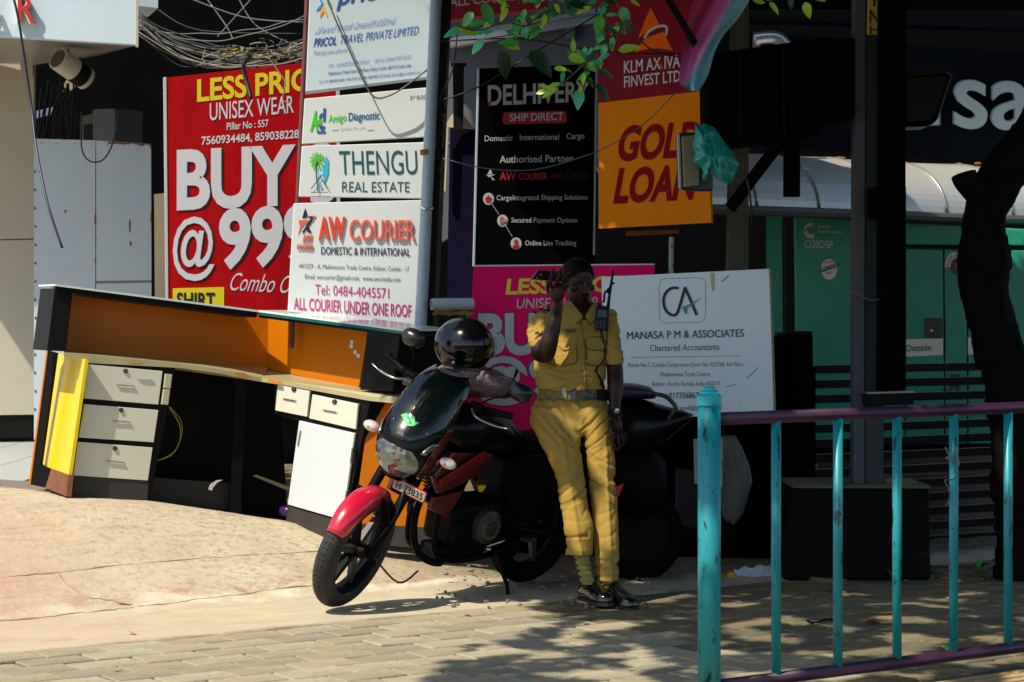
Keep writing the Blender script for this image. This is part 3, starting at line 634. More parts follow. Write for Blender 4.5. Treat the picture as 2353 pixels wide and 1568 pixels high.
Pl(1440, 13.5, 1560, 13.5).panel([(1440, 532), (1560, 528), (1560, 537), (1440, 542)], .04, RST, 'support_rail', km)
rp = MB().tube([P(1543, 545, 13.3), P(1541, 720, 13.3)], .015, 8).o('rusty_stub_pole', mat('flaking_paint', (.35, .38, .38), .7, c3=(.12, .05, .02), sc3=30, th3=.5)); tag(rp, 'thin flaking white pole rising behind the accountant board', 'pole')
# ------------------------------------------------------------------ pink banner, accountant board, drain pipe
pk = root('pink_banner', P(1280, 880, 12.9), 'magenta sale banner reading BUY 3 behind the standing officer', 'banner')
q = Pl(1074, 12.9, 1500, 12.9)
q.panel([(1088, 612), (1504, 608), (1492, 1010), (1068, 1010)], .015, PINK, 'banner_sheet', pk); q.panel([(1088, 609.5), (1504, 606), (1504, 609), (1088, 613)], .02, TW, 'hem', pk, off=.004)
LV = mat('print_violet', (.10, .02, .16), .5); SW = mat('print_soft_grey', (.42, .47, .46), .5)
text('LESS PRICE', 1162, 676, 1425, 668, 33, q, TY, pk, bold=3, shear=.12); text('UNISEX WEAR', 1186, 709, 1376, 705, 22, q, SW, pk, bold=.9, shear=.12)
text('BUY 3', 1096, 809, 1384, 806, 86, q, LV, pk, bold=4, off=.003); text('BUY 3', 1099, 812, 1388, 809, 86, q, SW, pk, bold=4, off=.006)
text('@999', 1086, 904, 1400, 900, 78, q, LV, pk, bold=3, off=.003); text('@999', 1090, 906, 1404, 902, 78, q, SW, pk, bold=3, off=.006)
ms = root('accountant_board', P(1600, 955, 12.5), 'grimy white chartered accountant board with CA emblem leaning behind the turquoise post', 'sign')
q = Pl(1383, 12.55, 1780, 12.35, lean=R(4))
MW = mat('grimy_white', (.70, .79, .84), .6, spec=.2, c2=(.62, .71, .76), sc=2.5, c3=(.36, .41, .43), sc3=6, th3=.62, sharp=.25)
q.panel([(1382, 637), (1769, 618), (1780, 951), (1583, 958), (1390, 958)], .03, MW, 'panel', ms)
q.panel([(1767, 618), (1771, 618), (1782, 951), (1778, 951)], .05, mat('board_edge', (.20, .17, .10), .7), 'edge', ms, off=.003)
rp_ = rr(1515, 641, 1621, 743, 14, -3); [arc(q, [rp_[i], rp_[(i+1) % len(rp_)]], .9, NB, 'emblem_outline', ms) for i in range(len(rp_))]
ck_ = lambda x, y: (1436.3+x*.29314, 574.5+y*.29314); IK = mat('print_ink', (.006, .005, .02), .5)
arc(q, [ck_(420, 300), ck_(360, 302), ck_(312, 350), ck_(302, 420), ck_(325, 480), ck_(370, 512), ck_(405, 500), ck_(428, 440), ck_(470, 295)], 6.5, IK, 'emblem_c', ms); arc(q, [ck_(468, 292), ck_(515, 400), ck_(562, 512)], 6.5, IK, 'emblem_a', ms, .005)
poly(q, [(448, 448), (500, 430), (598, 370), (535, 425), (487, 455), (480, 505), (468, 500)], mat('print_sea_green', (.01, .25, .20), .5), 'emblem_tick', ms, ck_, .007)
text('MANASA P M & ASSOCIATES', 1440.7, 780, 1709, 774, 17, q, IK, ms, bold=.45); text('Chartered Accountants', 1493.5, 807.5, 1652.6, 804, 14.5, q, TG, ms, bold=.1)
arc(q, [(1449.5, 821.6), (1703.6, 818)], .8, TT, 'rule', ms)
text('Room No.7, Cochin Corporation Door No 70/2768, 4th Floor,', 1443.6, 844, 1710, 842, 10, q, TG, ms); text('Mathewsons Trade Centre,', 1517, 865.5, 1633.5, 864.7, 10, q, TG, ms)
text('Kaloor, Kochi, Kerala, India 682017', 1499, 887.5, 1655.5, 886, 10, q, TG, ms); text('+917356867', 1528.6, 916, 1606, 915, 13, q, TT, ms, bold=.8); text('cand@gmail.com', 1556, 943, 1660, 940, 10, q, TG, ms)
arc(q, [ck_(755, 250), ck_(815, 200)], 2, TG, 'scuff', ms); arc(q, [ck_(790, 1075), ck_(870, 1052)], 1.5, mat('scuff_grey', (.2, .22, .23), .6), 'scuff', ms); arc(q, [ck_(955, 1010), ck_(1045, 920)], 1.5, mat('scuff_grey', (.2, .22, .23), .6), 'scuff', ms)
poly(q, [(668, 182), (700, 178), (702, 320), (680, 330)], mat('rust_run', (.42, .40, .24), .6), 'rust_run', ms, ck_, .002)
dp = root('drain_pipe', P(1030, 700, 12.6), 'short white plastic pipe end poking out left of the magenta banner', 'pipe')
prof = [(0, .024), (0, .034), (.012, .036), (.25, .034), (.25, .024), (.01, .024)]
MB().lathe(prof, P(992, 700, 12.62), (1, .35, .02), 20, closed=True).o('pipe_body', mat('white_pvc', (.42, .44, .50), .3), dp, smooth=False)
ch = MB()
for k in range(16): ch.ell(P(1000+k*5.5, 718+random.random()*5, 12.72), (.02, .02, .008+.008*random.random()), n=6, m=4)
ch.o('straw_debris', mat('dry_straw', (.28, .17, .04), .9)); tag(bpy.data.objects['straw_debris'], 'dry brown straw lodged under the white plastic pipe', 'debris')
# ------------------------------------------------------------------ abandoned reception desk
dk = root('reception_desk', P(460, 1190, 12.6), 'tilted black and orange reception desk with white drawers abandoned on the ramp', 'desk')
DL = Pl(110, 12.30, 600, 12.85); DRt = Pl(590, 12.9, 850, 12.05); 
KICK = mat('worn_dark_skirting', (.022, .020, .018), .7, c2=(.045, .040, .032), sc=6, c3=(.09, .07, .05), sc3=40, th3=.66)
PLY = mat('stained_plywood', (.19, .065, .02), .8, c2=(.09, .03, .012), sc=9, c3=(.30, .17, .08), sc3=30, th3=.6)
GLS = mat('green_glass_edge', (.01, .12, .13), .15)
TOPM = mat('worktop_laminate', (.40, .36, .20), .25, c2=(.33, .29, .15), sc=5)
def slab(a, b, m, name, dz=.025):        # polygon from 3D points, thickened downwards
    p = a+b; return MB().hexa([v-Vector((0, 0, dz)) for v in p], p).o(name, m, dk)
SILV = mat('pale_glass_top', (.62, .68, .68), .15)
for pl, a, b, th in ((DL, (127, 653), (592, 713), .40), (DRt, (593, 713), (927, 757), .34)):
    pl.panel([a, b, (b[0], b[1]+4.5), (a[0], a[1]+4.5)], th, SILV, 'counter_top', dk, off=.03)
    pl.panel([(a[0]+1, a[1]+4.8), (b[0]-1, b[1]+4.8), (b[0]-1, b[1]+11), (a[0]+1, a[1]+11)], .05, GLS if pl is DRt else DARK, 'counter_edge', dk, off=.026)
    pl.panel([(a[0]+2, a[1]+10), (b[0]-2, b[1]+10), (b[0]-2, b[1]+17), (a[0]+2, a[1]+17)], .38, BLK, 'top_frame', dk, off=.01)
DL.panel([(165, 672), (625, 728), (618, 852), (150, 806)], .02, ORG, 'back_panel', dk, off=-.28)
DRt.panel([(606, 728), (846, 758), (824, 893), (606, 846)], .02, ORG, 'back_panel', dk, off=-.20)
DL.panel([(126, 663), (167, 668), (152, 808), (108, 806)], .34, BLK, 'upper_side', dk)
DRt.panel([(845, 752), (920, 762), (902, 900), (828, 896)], .30, BLK, 'upper_side', dk)
slab([DL.at(148, 803, -.27), DL.at(617, 846, -.27)], [DL.at(600, 868, .02), DL.at(500, 848, .02), DL.at(415, 836, .02), DL.at(196, 824, .02), DL.at(147, 810, .02)], TOPM, 'worktop')
slab([DRt.at(604, 847, -.22), DRt.at(822, 890, -.20), DRt.at(925, 904, -.12), DRt.at(1010, 918, -.1)], [DRt.at(1010, 927, .0), DRt.at(849, 911, .02), DRt.at(637, 873, .02), DRt.at(601, 868, .02)], TOPM, 'worktop')
def wear(pl, px, name, m, off, drawers=None): return pl.panel(px, .014, m, name, dk, off=off, bevel=.002)
# left pedestal
DL.panel([(196, 828), (404, 840), (344, 1152), (152, 1140)], .46, BLK, 'pedestal', dk)
DL.panel([(158, 1094), (341, 1105), (338, 1151), (152, 1141)], .012, KICK, 'skirting_board', dk, off=.012)
a_ = DL.at(196, 828); b_ = DL.at(152, 1140); ys = P3(a_, b_, a_-DL.n*.46)
ys.panel([(125, 811), (196, 826), (158, 1091), (90, 1067)], .02, YEL, 'side_panel', dk, off=.022)
ys.panel([(117, 1078), (157, 1092), (152, 1141), (104, 1121)], .03, PLY, 'plywood_patch', dk, off=.034)
op = Pl(60, 12.75, 130, 12.68)
op.panel([(108, 806), (128, 812), (92, 1068), (114, 1080), (103, 1121), (67, 1113)], .03, BLK, 'end_panel', dk)
op.panel([(107, 806), (110, 806), (70, 1113), (66, 1113)], .02, ORG, 'end_edging', dk, off=.004)
LOCK = mat('lock_black', (.01, .01, .01), .3); HND = mat('brushed_handle', (.34, .34, .32), .35, .8)
def drawer(pl, px, lock, h0, h1, name='drawer', m=CRM):
    d = pl.panel(px, .014, m, name, dk, off=.018, bevel=.002)
    if lock:
        disc(pl, lock[0], lock[1], 5.0, 5.4, LOCK, 'lock', d, off=.024, th=.006); disc(pl, lock[0], lock[1], 1.3, 2.8, mat('keyhole', (.15, .15, .14), .4), 'keyhole', d, off=.026, th=.002)
    if h0:
        a, b = pl.at(*h0, .024), pl.at(*h1, .024); a2, b2 = pl.at(*h0, .018), pl.at(*h1, .018)
        MB().tube([a2, a, a+(b-a)*.02, b-(b-a)*.02, b, b2], .0036, 6).o('handle', HND, d)
    return d
k = lambda x, y: (x*.4397, 632+y*.4397)
drawer(DL, [k(460, 467), k(850, 503), k(828, 678), k(438, 645)], k(657, 503), k(612, 575), k(700, 582))
drawer(DL, [k(440, 675), k(828, 707), k(803, 875), k(412, 850)], k(634, 707), k(592, 765), k(678, 770))
drawer(DL, [k(407, 872), k(798, 903), k(773, 1075), k(383, 1048)], k(602, 907), k(560, 973), k(647, 982))
for a in ([k(866, 517), k(901, 521), k(892, 596), k(857, 592)], [k(856, 597), k(890, 600), k(880, 680), k(845, 677)]): DL.panel(a, .03, mat('socket_plastic', (.42, .41, .28), .5), 'socket_plate', dk, off=.03, bevel=.003)
# knee space
DL.panel([(400, 838), (640, 870), (665, 1235), (520, 1185), (338, 1152)], .02, DARK, 'modesty_panel', dk, off=-.40)
DL.panel([(350, 1098), (546, 1112), (560, 1190), (340, 1152)], .03, mat('foot_board', (.010, .010, .010), .6), 'foot_board', dk, off=-.18)
DL.panel([(544, 860), (570, 868), (550, 1200), (528, 1195)], .03, DARK, 'divider', dk, off=-.1)
DL.panel([(582, 1094), (588, 1091), (668, 1120), (668, 1130)], .02, mat('raw_board', (.30, .24, .13), .8), 'raw_board', dk, off=-.15)
st = DL.panel([(479, 1125), (483, 1114), (498, 1104), (512, 1103), (500, 1109), (490, 1120), (487, 1128)], .004, mat('torn_trim', (.55, .55, .50), .4), 'torn_trim', dk, off=.02)
wire('trailing_wire', [DL.at(388, 935, -.02), DL.at(412, 975, -.05), DL.at(414, 1010, -.06), DL.at(395, 1045, -.05), DL.at(356, 1060, -.02)], .0028, mat('yellow_wire', (.30, .27, .02), .5), dk)
wire('trailing_wire', [DL.at(390, 935, -.02), DL.at(416, 968, -.05), DL.at(416, 1005, -.06), DL.at(398, 1040, -.05), DL.at(362, 1059, -.02)], .002, mat('yellow_wire', (.30, .27, .02), .5), dk)
for a in ([k(668, 458), k(748, 462), k(746, 472), k(700, 470)], [k(1230, 508), k(1283, 513), k(1310, 540), k(1245, 533)], [k(1398, 540), k(1460, 556), k(1465, 574), k(1402, 565)]):
    (DL if a[0][0] < 560 else DRt).panel(a, .006, mat('chipped_edge', (.45, .19, .03), .8), 'chipped_edge', dk, off=.045)
# right pedestal
DRt.panel([(630, 880), (852, 914), (792, 1200), (757, 1246), (655, 1208), (661, 1160), (686, 968), (631, 950)], .40, BLK, 'pedestal', dk)
drawer(DRt, [k(1450, 575), k(1617, 607), k(1603, 742), k(1438, 708)], k(1534, 598), k(1482, 647), k(1545, 658))
drawer(DRt, [k(1632, 625), k(1870, 675), k(1858, 807), k(1615, 750)], k(1746, 663), k(1690, 706), k(1758, 718))
dw = drawer(DRt, [k(1563, 762), k(1853, 828), k(1790, 1282), k(1503, 1200)], None, k(1570, 815), k(1556, 890), 'cupboard_door', mat('white_laminate', (.60, .64, .68), .3, c2=(.55, .59, .63), sc=2))
for a in ([k(1838, 905), k(1846, 907), k(1838, 985), k(1828, 983)], [k(1808, 1128), k(1816, 1130), k(1806, 1205), k(1796, 1203)]): DRt.panel(a, .02, mat('hinge_metal', (.05, .05, .055), .4), 'hinge', dw, off=.03)
DRt.panel([(663, 1164), (790, 1201), (757, 1247), (655, 1209)], .012, KICK, 'skirting_board', dk, off=.014)
for i, a in enumerate([(1830, 340), (1828, 362), (1848, 393), (1863, 412)]): DRt.panel([k(a[0], a[1]), k(a[0]+16, a[1]+2), k(a[0]+16, a[1]+22), k(a[0], a[1]+20)], .002, TW, 'paper_label', dk, off=-.196)
ep = Pl(845, 12.12, 1012, 12.14)
ep.panel([(853, 915), (1016, 926), (1004, 1214), (812, 1203)], .02, ORG, 'end_panel', dk)
ep.panel([(812, 1203), (1004, 1214), (1110, 1222), (1112, 1262), (985, 1262), (800, 1246), (757, 1246)], .03, KICK, 'skirting_board', dk, off=.004)
ep.panel([(900, 760), (1000, 770), (1010, 920), (880, 900)], .03, mat('dark_brown_laminate', (.012, .007, .009), .6), 'rear_panel', dk, off=-.25)
pb = root('purple_bottle', P(657, 1188, 12.35), 'purple plastic bottle lying under the desk cupboard door', 'bottle')
bt = Pl(640, 13.1, 680, 13.05)
MB().lathe([(0, .0), (.0, .012), (.012, .018), (.02, .030), (.10, .031), (.105, .02)], bt.at(641, 1174), bt.u, 16).o('bottle_body', mat('purple_plastic', (.05, .012, .10), .25), pb, smooth=True)
bt.panel([(662, 1172), (670, 1173), (669, 1183), (661, 1182)], .002, TW, 'bottle_label', pb, off=.033)

# metal plate and threshold strip left of the desk
pm = root('checker_plate', G(60, 1140, .36), 'dull metal plate with a bright strip on the ground left of the desk', 'metal plate')
a = [P(-20, 1140, 13.0), P(146, 1140, 12.75), P(110, 1122, 13.3), P(-20, 1118, 13.6)]
for p in a: p.z = .435
MB().hexa([p-Vector((0, 0, .03)) for p in a], a).o('plate', mat('plate_metal', (.22, .18, .15), .5, c2=(.13, .10, .08), sc=14, c3=(.45, .12, .12), sc3=9, th3=.66), pm)
MB().tube([P(-20, 1143, 12.9), P(136, 1139, 12.75)], .007, 8).o('strip', mat('bright_strip', (.75, .72, .7), .25, .5), pm)
lump = MB(); rs_ = []
for i in range(19):
    u = i/18; x = -60+250*u; D = 12.05; c0 = P(x, 1178+3*math.sin(i), D); r0 = .055*(math.sin(math.pi*min(1, max(.02, 1.02-u*.98)))**.5 if u > .6 else 1)+.006*math.sin(i*2.1)
    if u > .97: r0 = .01
    rs_.append([c0+Vector((0, r0*2.4*math.cos(a_), r0*math.sin(a_)*(.8 if a_ < math.pi else .5))) for a_ in [2*math.pi*q_/12 for q_ in range(12)]])
lump.rings(rs_); o = lump.o('cement_kerb_lump', mat('worn_cement', (.48, .38, .25), .9, c2=(.38, .28, .17), sc=6, c3=(.45, .10, .10), sc3=10, th3=.64, bump=.6, bsc=40), smooth=True); tag(o, 'rounded cement kerb lump with faded red paint left of the desk', 'kerb')

# ------------------------------------------------------------------ generator with its tin canopy
gn = root('generator', P(2040, 1010, 16.2), 'large green diesel generator cabinet behind the poles and slatted fence', 'generator')
GRN = mat('generator_green', (.008, .25, .165), .35, c2=(.005, .18, .12), sc=2, c3=(.03, .27, .25), sc3=3, th3=.66, sharp=.3)
gq = Pl(1757, 16.2, 2353, 15.9)
gq.panel([(1760, 497), (1797, 498), (1800, 1020), (1765, 1020)], .6, GRN, 'rear_panel', gn, off=-.15)
gq.panel([(1824, 499), (2079, 512), (2079, 1020), (1830, 1020)], .6, GRN, 'side_panel', gn, bevel=.01)
gq.panel([(2082, 512), (2420, 530), (2420, 566), (2082, 563)], .6, GRN, 'top_panel', gn, off=.02, bevel=.01)
gq.panel([(2082, 572), (2167, 573), (2170, 1020), (2082, 1020)], .6, GRN, 'door_panel', gn, bevel=.008); gq.panel([(2170, 573), (2222, 574), (2222, 1020), (2173, 1020)], .6, GRN, 'door_panel', gn, bevel=.008); gq.panel([(2225, 574), (2420, 576), (2420, 1020), (2225, 1020)], .6, GRN, 'door_panel', gn, bevel=.008)
gq.panel([(2082, 780), (2167, 778), (2167, 816), (2082, 820)], .003, CRM, 'warning_label', gn, off=.004); text('Outside.', 2081, 808, 2143, 806, 15, gq, TT, gn, bold=1.0, off=.009)
gq.panel([(2224, 776), (2262, 776), (2262, 814), (2224, 815)], .003, CRM, 'warning_label', gn, off=.004)
gq.panel([(2125, 732), (2166, 732), (2166, 776), (2125, 776)], .04, LOCK, 'latch', gn, off=.03, bevel=.006); disc(gq, 2141, 760, 3, 3, CHR, 'latch_lock', gn, off=.036)
gq.panel([(2185, 860), (2205, 860), (2205, 900), (2185, 900)], .03, LOCK, 'lower_latch', gn, off=.03); disc(gq, 2192, 896, 7, 5, CHR, 'padlock', gn, off=.05, th=.02)
gl = mat('print_silver', (.42, .47, .44), .5); ll = lambda x, y: (1551+x*.4397, y*.4397)
poly(gq, [(726, 1168), (700, 1168), (680, 1180), (671, 1206), (680, 1234), (700, 1246), (727, 1246), (727, 1226), (706, 1224), (694, 1214), (694, 1200), (706, 1190), (726, 1188)], gl, 'maker_emblem', gn, ll); poly(gq, [(672, 1206), (724, 1170), (726, 1178), (676, 1214)], GRN, 'emblem_band', gn, ll, .006)
text('Power', 1879.5, 524.5, 1909, 525, 8, gq, gl, gn, bold=.8); text('Generation', 1879.5, 535.6, 1935, 536.5, 8, gq, gl, gn, bold=.8); text('CI30D5P', 1848.5, 569, 1914, 571, 17, gq, gl, gn, bold=.8)
disc(gq, 1905, 619, 18.5, 24, TW, 'round_sticker', gn, off=.003); text('TOLL FREE', 1892, 606, 1918, 604, 6, gq, TR_, gn, bold=1.5, off=.006); text('24X7', 1898, 631, 1912, 630, 6, gq, TR_, gn, bold=1.5, off=.006)
poly(gq, [(757, 1405), (857, 1372), (858, 1392), (759, 1427)], LOCK, 'sticker_band', gn, ll, .007); text('1800-210-2525', 1887, 623, 1924, 611, 4.5, gq, TW, gn, bold=1, off=.01)
disc(gq, 2195, 614, 24, 34, TW, 'emergency_ring', gn, off=.003, a0=0, a1=180); disc(gq, 2199, 612, 14, 19, LOCK, 'button_guard', gn, off=.02, th=.02); disc(gq, 2199, 611, 5, 7, mat('button_red', (.5, .01, .01), .3), 'button', gn, off=.04, th=.02)
for i, ch_ in enumerate('EMERGENCY'):
    a_ = 170-i*19; x = 2195+18.5*math.cos(R(a_)); y = 614-26.5*math.sin(R(a_)); text(ch_, x-2, y+3, x+2.5, y+3, 6, gq, TR_, gn, bold=1.2, off=.008)
cnp = root('tin_canopy', P(2040, 480, 16), 'curved sheet metal canopy with ribs over the green generator', 'canopy')
TIN = mat('dull_tin_sheet', (.56, .55, .51), .33, .3, c2=(.42, .42, .40), sc=2.5, c3=(.20, .14, .07), sc3=10, th3=.68)
E0 = P(1744, 473, 14.8); E0.z = P(1744, 473, 14.8).z; dT = Vector((DT.x, DT.y, 0)); dS = Vector((DS.x, DS.y, 0))
def vault(t):
    e = E0+dT*t; pts = [e+dS*(.62*(1-math.cos(math.pi/2*i/14)))+Vector((0, 0, .40*math.sin(math.pi/2*i/14))) for i in range(15)]
    return pts+[pts[-1]+dS*.5+Vector((0, 0, .035)), pts[-1]+dS*1.6+Vector((0, 0, .10))]
tsr = [-1.3, -.62, -.02, .55, 1.15, 1.8, 2.5, 3.2, 3.9, 4.7, 5.5]
for i in range(len(tsr)-1):
    a, b = vault(tsr[i]+.004), vault(tsr[i+1]-.004); mb = MB(); dn = Vector((0, .01, -.012))
    for j in range(16): mb.hexa([a[j], b[j], b[j+1], a[j+1]], [p+dn for p in (a[j], b[j], b[j+1], a[j+1])])
    mb.o('tin_sheet', TIN, cnp, smooth=False)
for x in tsr[:-1]: MB().tube(vault(x), .014, 6).o('rib', mat('rib_metal', (.30, .30, .28), .35, .5), cnp, smooth=True)
MB().tube([E0-dT*1.3+Vector((0, 0, -.035)), E0+dT*5.5+Vector((0, 0, -.035))], .035, 8).o('eave_tube', mat('eave_grey', (.085, .08, .075), .6), cnp)
MB().tube([vault(-1.3)[-1], vault(5.5)[-1]], .02, 6).o('ridge_flashing', mat('rusty_cream', (.5, .42, .28), .7, c3=(.25, .10, .03), sc3=25, th3=.6), cnp)
for k_ in range(16): 
    q_ = vault(-.6+5*random.random())[random.choice([14, 15, 15, 16])]+dS*random.uniform(-.1, 0)+Vector((0, 0, .02)); o = MB().ell(q_, (.03, .03, .012), n=6, m=4).o('fallen_leaf', mat('dry_leaf', (.22, .08, .02), .8)); tag(o, 'small dry brown leaf lying on the tin canopy over the generator', 'leaf', 'dry leaves on the tin canopy')
# navy fascia with raised letters
nf = root('navy_shop_fascia', P(2100, 330, 18.5), 'dark navy shop fascia with big raised pale letters s and a', 'sign')
NV = mat('navy_fascia_sheet', (.002, .0045, .010), .6, spec=.08); nq = Pl(1690, 18.4, 2353, 17.6)
nq.panel([(1640, 225), (2460, 225), (2460, 372), (1640, 332)], .1, NV, 'lower_sheet', nf); nq.panel([(1640, 66), (2460, 130), (2460, 222), (1640, 222)], .1, NV, 'upper_sheet', nf)
nq.panel([(1640, -60), (2460, -60), (2460, 20), (1640, 18)], .1, NV, 'top_sheet', nf, off=-.3); nq.panel([(1640, 30), (2460, 60), (2460, 68), (1640, 42)], .3, mat('navy_ledge', (.005, .010, .022), .5, spec=.1), 'ledge', nf)
PLt = mat('pale_letter_face', (.32, .42, .48), .4); PLs = mat('letter_side', (.17, .24, .28), .4)
text('sa', 2193, 291, 2374, 296, 156, nq, PLt, nf, bold=1.2, off=.16, ext=.004, name='letter'); text('sa', 2189, 289, 2370, 294, 156, nq, PLs, nf, bold=1.1, off=.0, ext=.15, name='letter_body')
nq.panel([(2158, 198), (2158, 286), (2104, 290)], .1, PLt, 'letter_stroke', nf, off=.16)
bx = root('glossy_lamp_housing', P(2135, 290, 13), 'glossy black rounded lamp housing beside the tall dark pole', 'lamp')
Pl(2081, 12.6, 2190, 12.6).panel([(2070, 292), (2070, 176), (2084, 167), (2170, 162), (2186, 164), (2189, 176), (2158, 272), (2146, 287), (2130, 290)], .3, mat('gloss_black', (.002, .002, .003), .3, spec=.08), 'housing', bx, bevel=.03)
MB().tube(cat([P(2085, 176, 12.55), P(2110, 172, 12.55), P(2150, 170, 12.55), P(2176, 166, 12.55), P(2186, 180, 12.55)]), .008, 6).o('rim', CHR, bx)
ex = root('exhaust_pipe', P(1775, 112, 17.6), 'shiny bent steel exhaust pipe above the black transformer box', 'pipe')
MB().tube(cat([P(1732, 90, 17.4), P(1765, 86, 17.4), P(1790, 90, 17.4), P(1806, 112, 17.4), P(1806, 140, 17.4)]), .055, 14).o('pipe_body', mat('satin_steel', (.65, .65, .68), .3, .9), ex, smooth=True)
MB().box(P(1738, 106, 17.42), (.06, .05, .12)).o('flange', mat('satin_steel', (.65, .65, .68), .3, .9), ex)

# ------------------------------------------------------------------ transformer box, posts
tb = root('transformer_box', P(1770, 336, 12), 'large black steel box on a braced arm above the generator canopy', 'electrical box')
q = Pl(1623, 12.0, 1962, 12.02)
q.panel([(1623, 134), (1664, 119), (1885, 88), (1964, 88), (1964, 272), (1889, 284), (1887, 308), (1727, 330), (1674, 336), (1625, 283)], .35, VOID, 'casing', tb)
for (a, b, c_) in (((1628, 140), (1628, 280), 3), ((1700, 118), (1704, 330), 3), ((1800, 104), (1802, 318), 3)): arc(q, [a, b], c_, DARK, 'seam', tb, .012)
MB().box(P(1819, 350, 12.2), (.085, .085, .5)).o('hanger', VOID, tb)
MB().tube([P(1800, 318, 12.0), P(1676, 480, 12.05)], .034, 4).o('brace', VOID, tb)
cp = Pl(1680, 13.2, 1722, 13.2).panel([(1684, -60), (1721, -60), (1720, 700), (1672, 700)], .15, mat('olive_concrete', (.070, .068, .040), .9, c2=(.04, .038, .022), sc=4, stretch=(1, 1, .3)), 'concrete_post'); tag(cp, 'mossy concrete post behind the turquoise plastic bag', 'post')
RP = mat('rusty_blue_steel', (.045, .055, .070), .6, c2=(.030, .035, .04), sc=5, c3=(.12, .045, .012), sc3=5, th3=.55, stretch=(2, 1, .25))
cc1 = root('channel_column', P(1994, 1120, 12.15), 'rusty blue grey steel channel column standing on the concrete plinth', 'column')
q = Pl(1962, 12.1, 2026, 12.1)
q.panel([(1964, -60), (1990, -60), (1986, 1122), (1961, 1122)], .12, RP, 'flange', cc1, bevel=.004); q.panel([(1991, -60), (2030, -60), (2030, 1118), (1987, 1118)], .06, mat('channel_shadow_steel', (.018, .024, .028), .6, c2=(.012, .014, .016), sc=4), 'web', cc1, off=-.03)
nlab = q.panel([(1994, -30), (2026, -30), (2026, 80), (1992, 80)], .004, mat('yellow_number_plate', (.55, .36, .02), .5), 'number_plate', cc1, off=.004)
text('N', 1998, 53, 2020, 53, 30, q, TK, nlab, bold=1.6, off=.008); text('H', 1998, 78, 2020, 78, 18, q, TK, nlab, bold=1.6, off=.008); text('I', 2006, 14, 2012, 14, 16, q, TK, nlab, bold=1.8, off=.008)
wire('tied_wire', [P(1940, 676, 12.0), P(1962, 672, 11.98), P(2000, 690, 11.98), P(2026, 686, 12.0)], .004, WIRG, cc1)
bc = root('black_column', P(2054, 905, 11.95), 'wide black steel column right beside the rusty channel column', 'column')
q = Pl(2026, 11.95, 2082, 11.95); q.panel([(2027, -60), (2082, -60), (2080, 908), (2024, 908)], .15, VOID, 'shaft', bc); q.panel([(2005, 430), (2082, 430), (2082, 500), (2005, 500)], .16, VOID, 'upper_bracket', bc, off=.02); q.panel([(1990, 906), (2100, 903), (2100, 930), (1992, 934)], .16, DARK, 'foot_plate', bc, off=.02)
q.panel([(1990, 902), (2102, 898), (2102, 903), (1992, 906)], .18, mat('worn_edge_metal', (.20, .22, .2), .4, .5), 'plate_edge', bc, off=.03)
pl_ = root('concrete_plinth', G(1980, 1338), 'dark mossy concrete plinth under the steel columns', 'plinth')
q = Pl(1820, 12.0, 2137, 12.02); MOSS = mat('black_moss_concrete', (.006, .006, .005), .95, spec=.1, c2=(.012, .011, .008), sc=4, c3=(.07, .065, .045), sc3=6, th3=.61, sharp=.2, bump=.9, bsc=16)
q.panel([(1828, 1120), (2136, 1122), (2140, 1334), (1802, 1336)], .5, MOSS, 'block', pl_, bevel=.02); q.panel([(1822, 1114), (2138, 1116), (2138, 1123), (1822, 1122)], .52, mat('chalky_coping', (.10, .09, .06), .9, c2=(.03, .03, .025), sc=8), 'coping', pl_, off=.01)
sk = MB().ell(P(2062, 1107, 12.2), (.115, .09, .028), Matrix.Rotation(.1, 3, 'Y'), 14, 8).o('sandbag', mat('ochre_sack', (.17, .12, .04), .9, c2=(.10, .07, .02), sc=14), smooth=True); tag(sk, 'flattened ochre sack lying on top of the concrete plinth', 'sack')
# slatted fence
sf = root('slatted_fence', P(2080, 1245, 14), 'low black metal slatted fence in front of the generator', 'fence')
q = Pl(1860, 13.6, 2300, 14.4); A, B_ = q.at(1850, 709), q.at(2300, 709); mid = (A+B_)/2; SL = mat('black_slat_steel', (.003, .003, .0035), .55, spec=.1, c3=(.03, .03, .03), sc3=30, th3=.74)
for i in range(13):
    y = 846+33.2*i; z = H-(y-HY)*14.0/F; c_ = Vector((mid.x, mid.y, z)); M = Matrix.Rotation(math.atan2(q.u.y, q.u.x), 3, 'Z')
    MB().box(c_, ((B_-A).length, .03, .050), M).o('slat', SL, sf, bevel=.002)
    MB().box(c_+Vector((0, -.012, .0275)), ((B_-A).length*.98, .012, .003), M).o('slat_lip', mat('worn_slat_edge', (.16, .15, .12), .5, .4), sf)
for x in (1862, 2296): MB().box((q.at(x, 709).x, q.at(x, 709).y, .55), (.06, .05, 1.15)).o('fence_post', VOID, sf)
tbk = root('timber_backing', P(2080, 1245, 14.7), 'brown timber boards showing through the gaps low in the slatted fence', 'boards')
q2 = Pl(1860, 14.1, 2330, 14.9); TNB = mat('dusty_brown_board', (.095, .070, .038), .85, c2=(.07, .05, .03), sc=4, stretch=(.3, 1, 1))
for i in range(4): q2.panel([(1880, 1050+46*i), (2288, 1043+44*i), (2290, 1085+44*i), (1880, 1093+46*i)], .02, TNB, 'board', tbk)
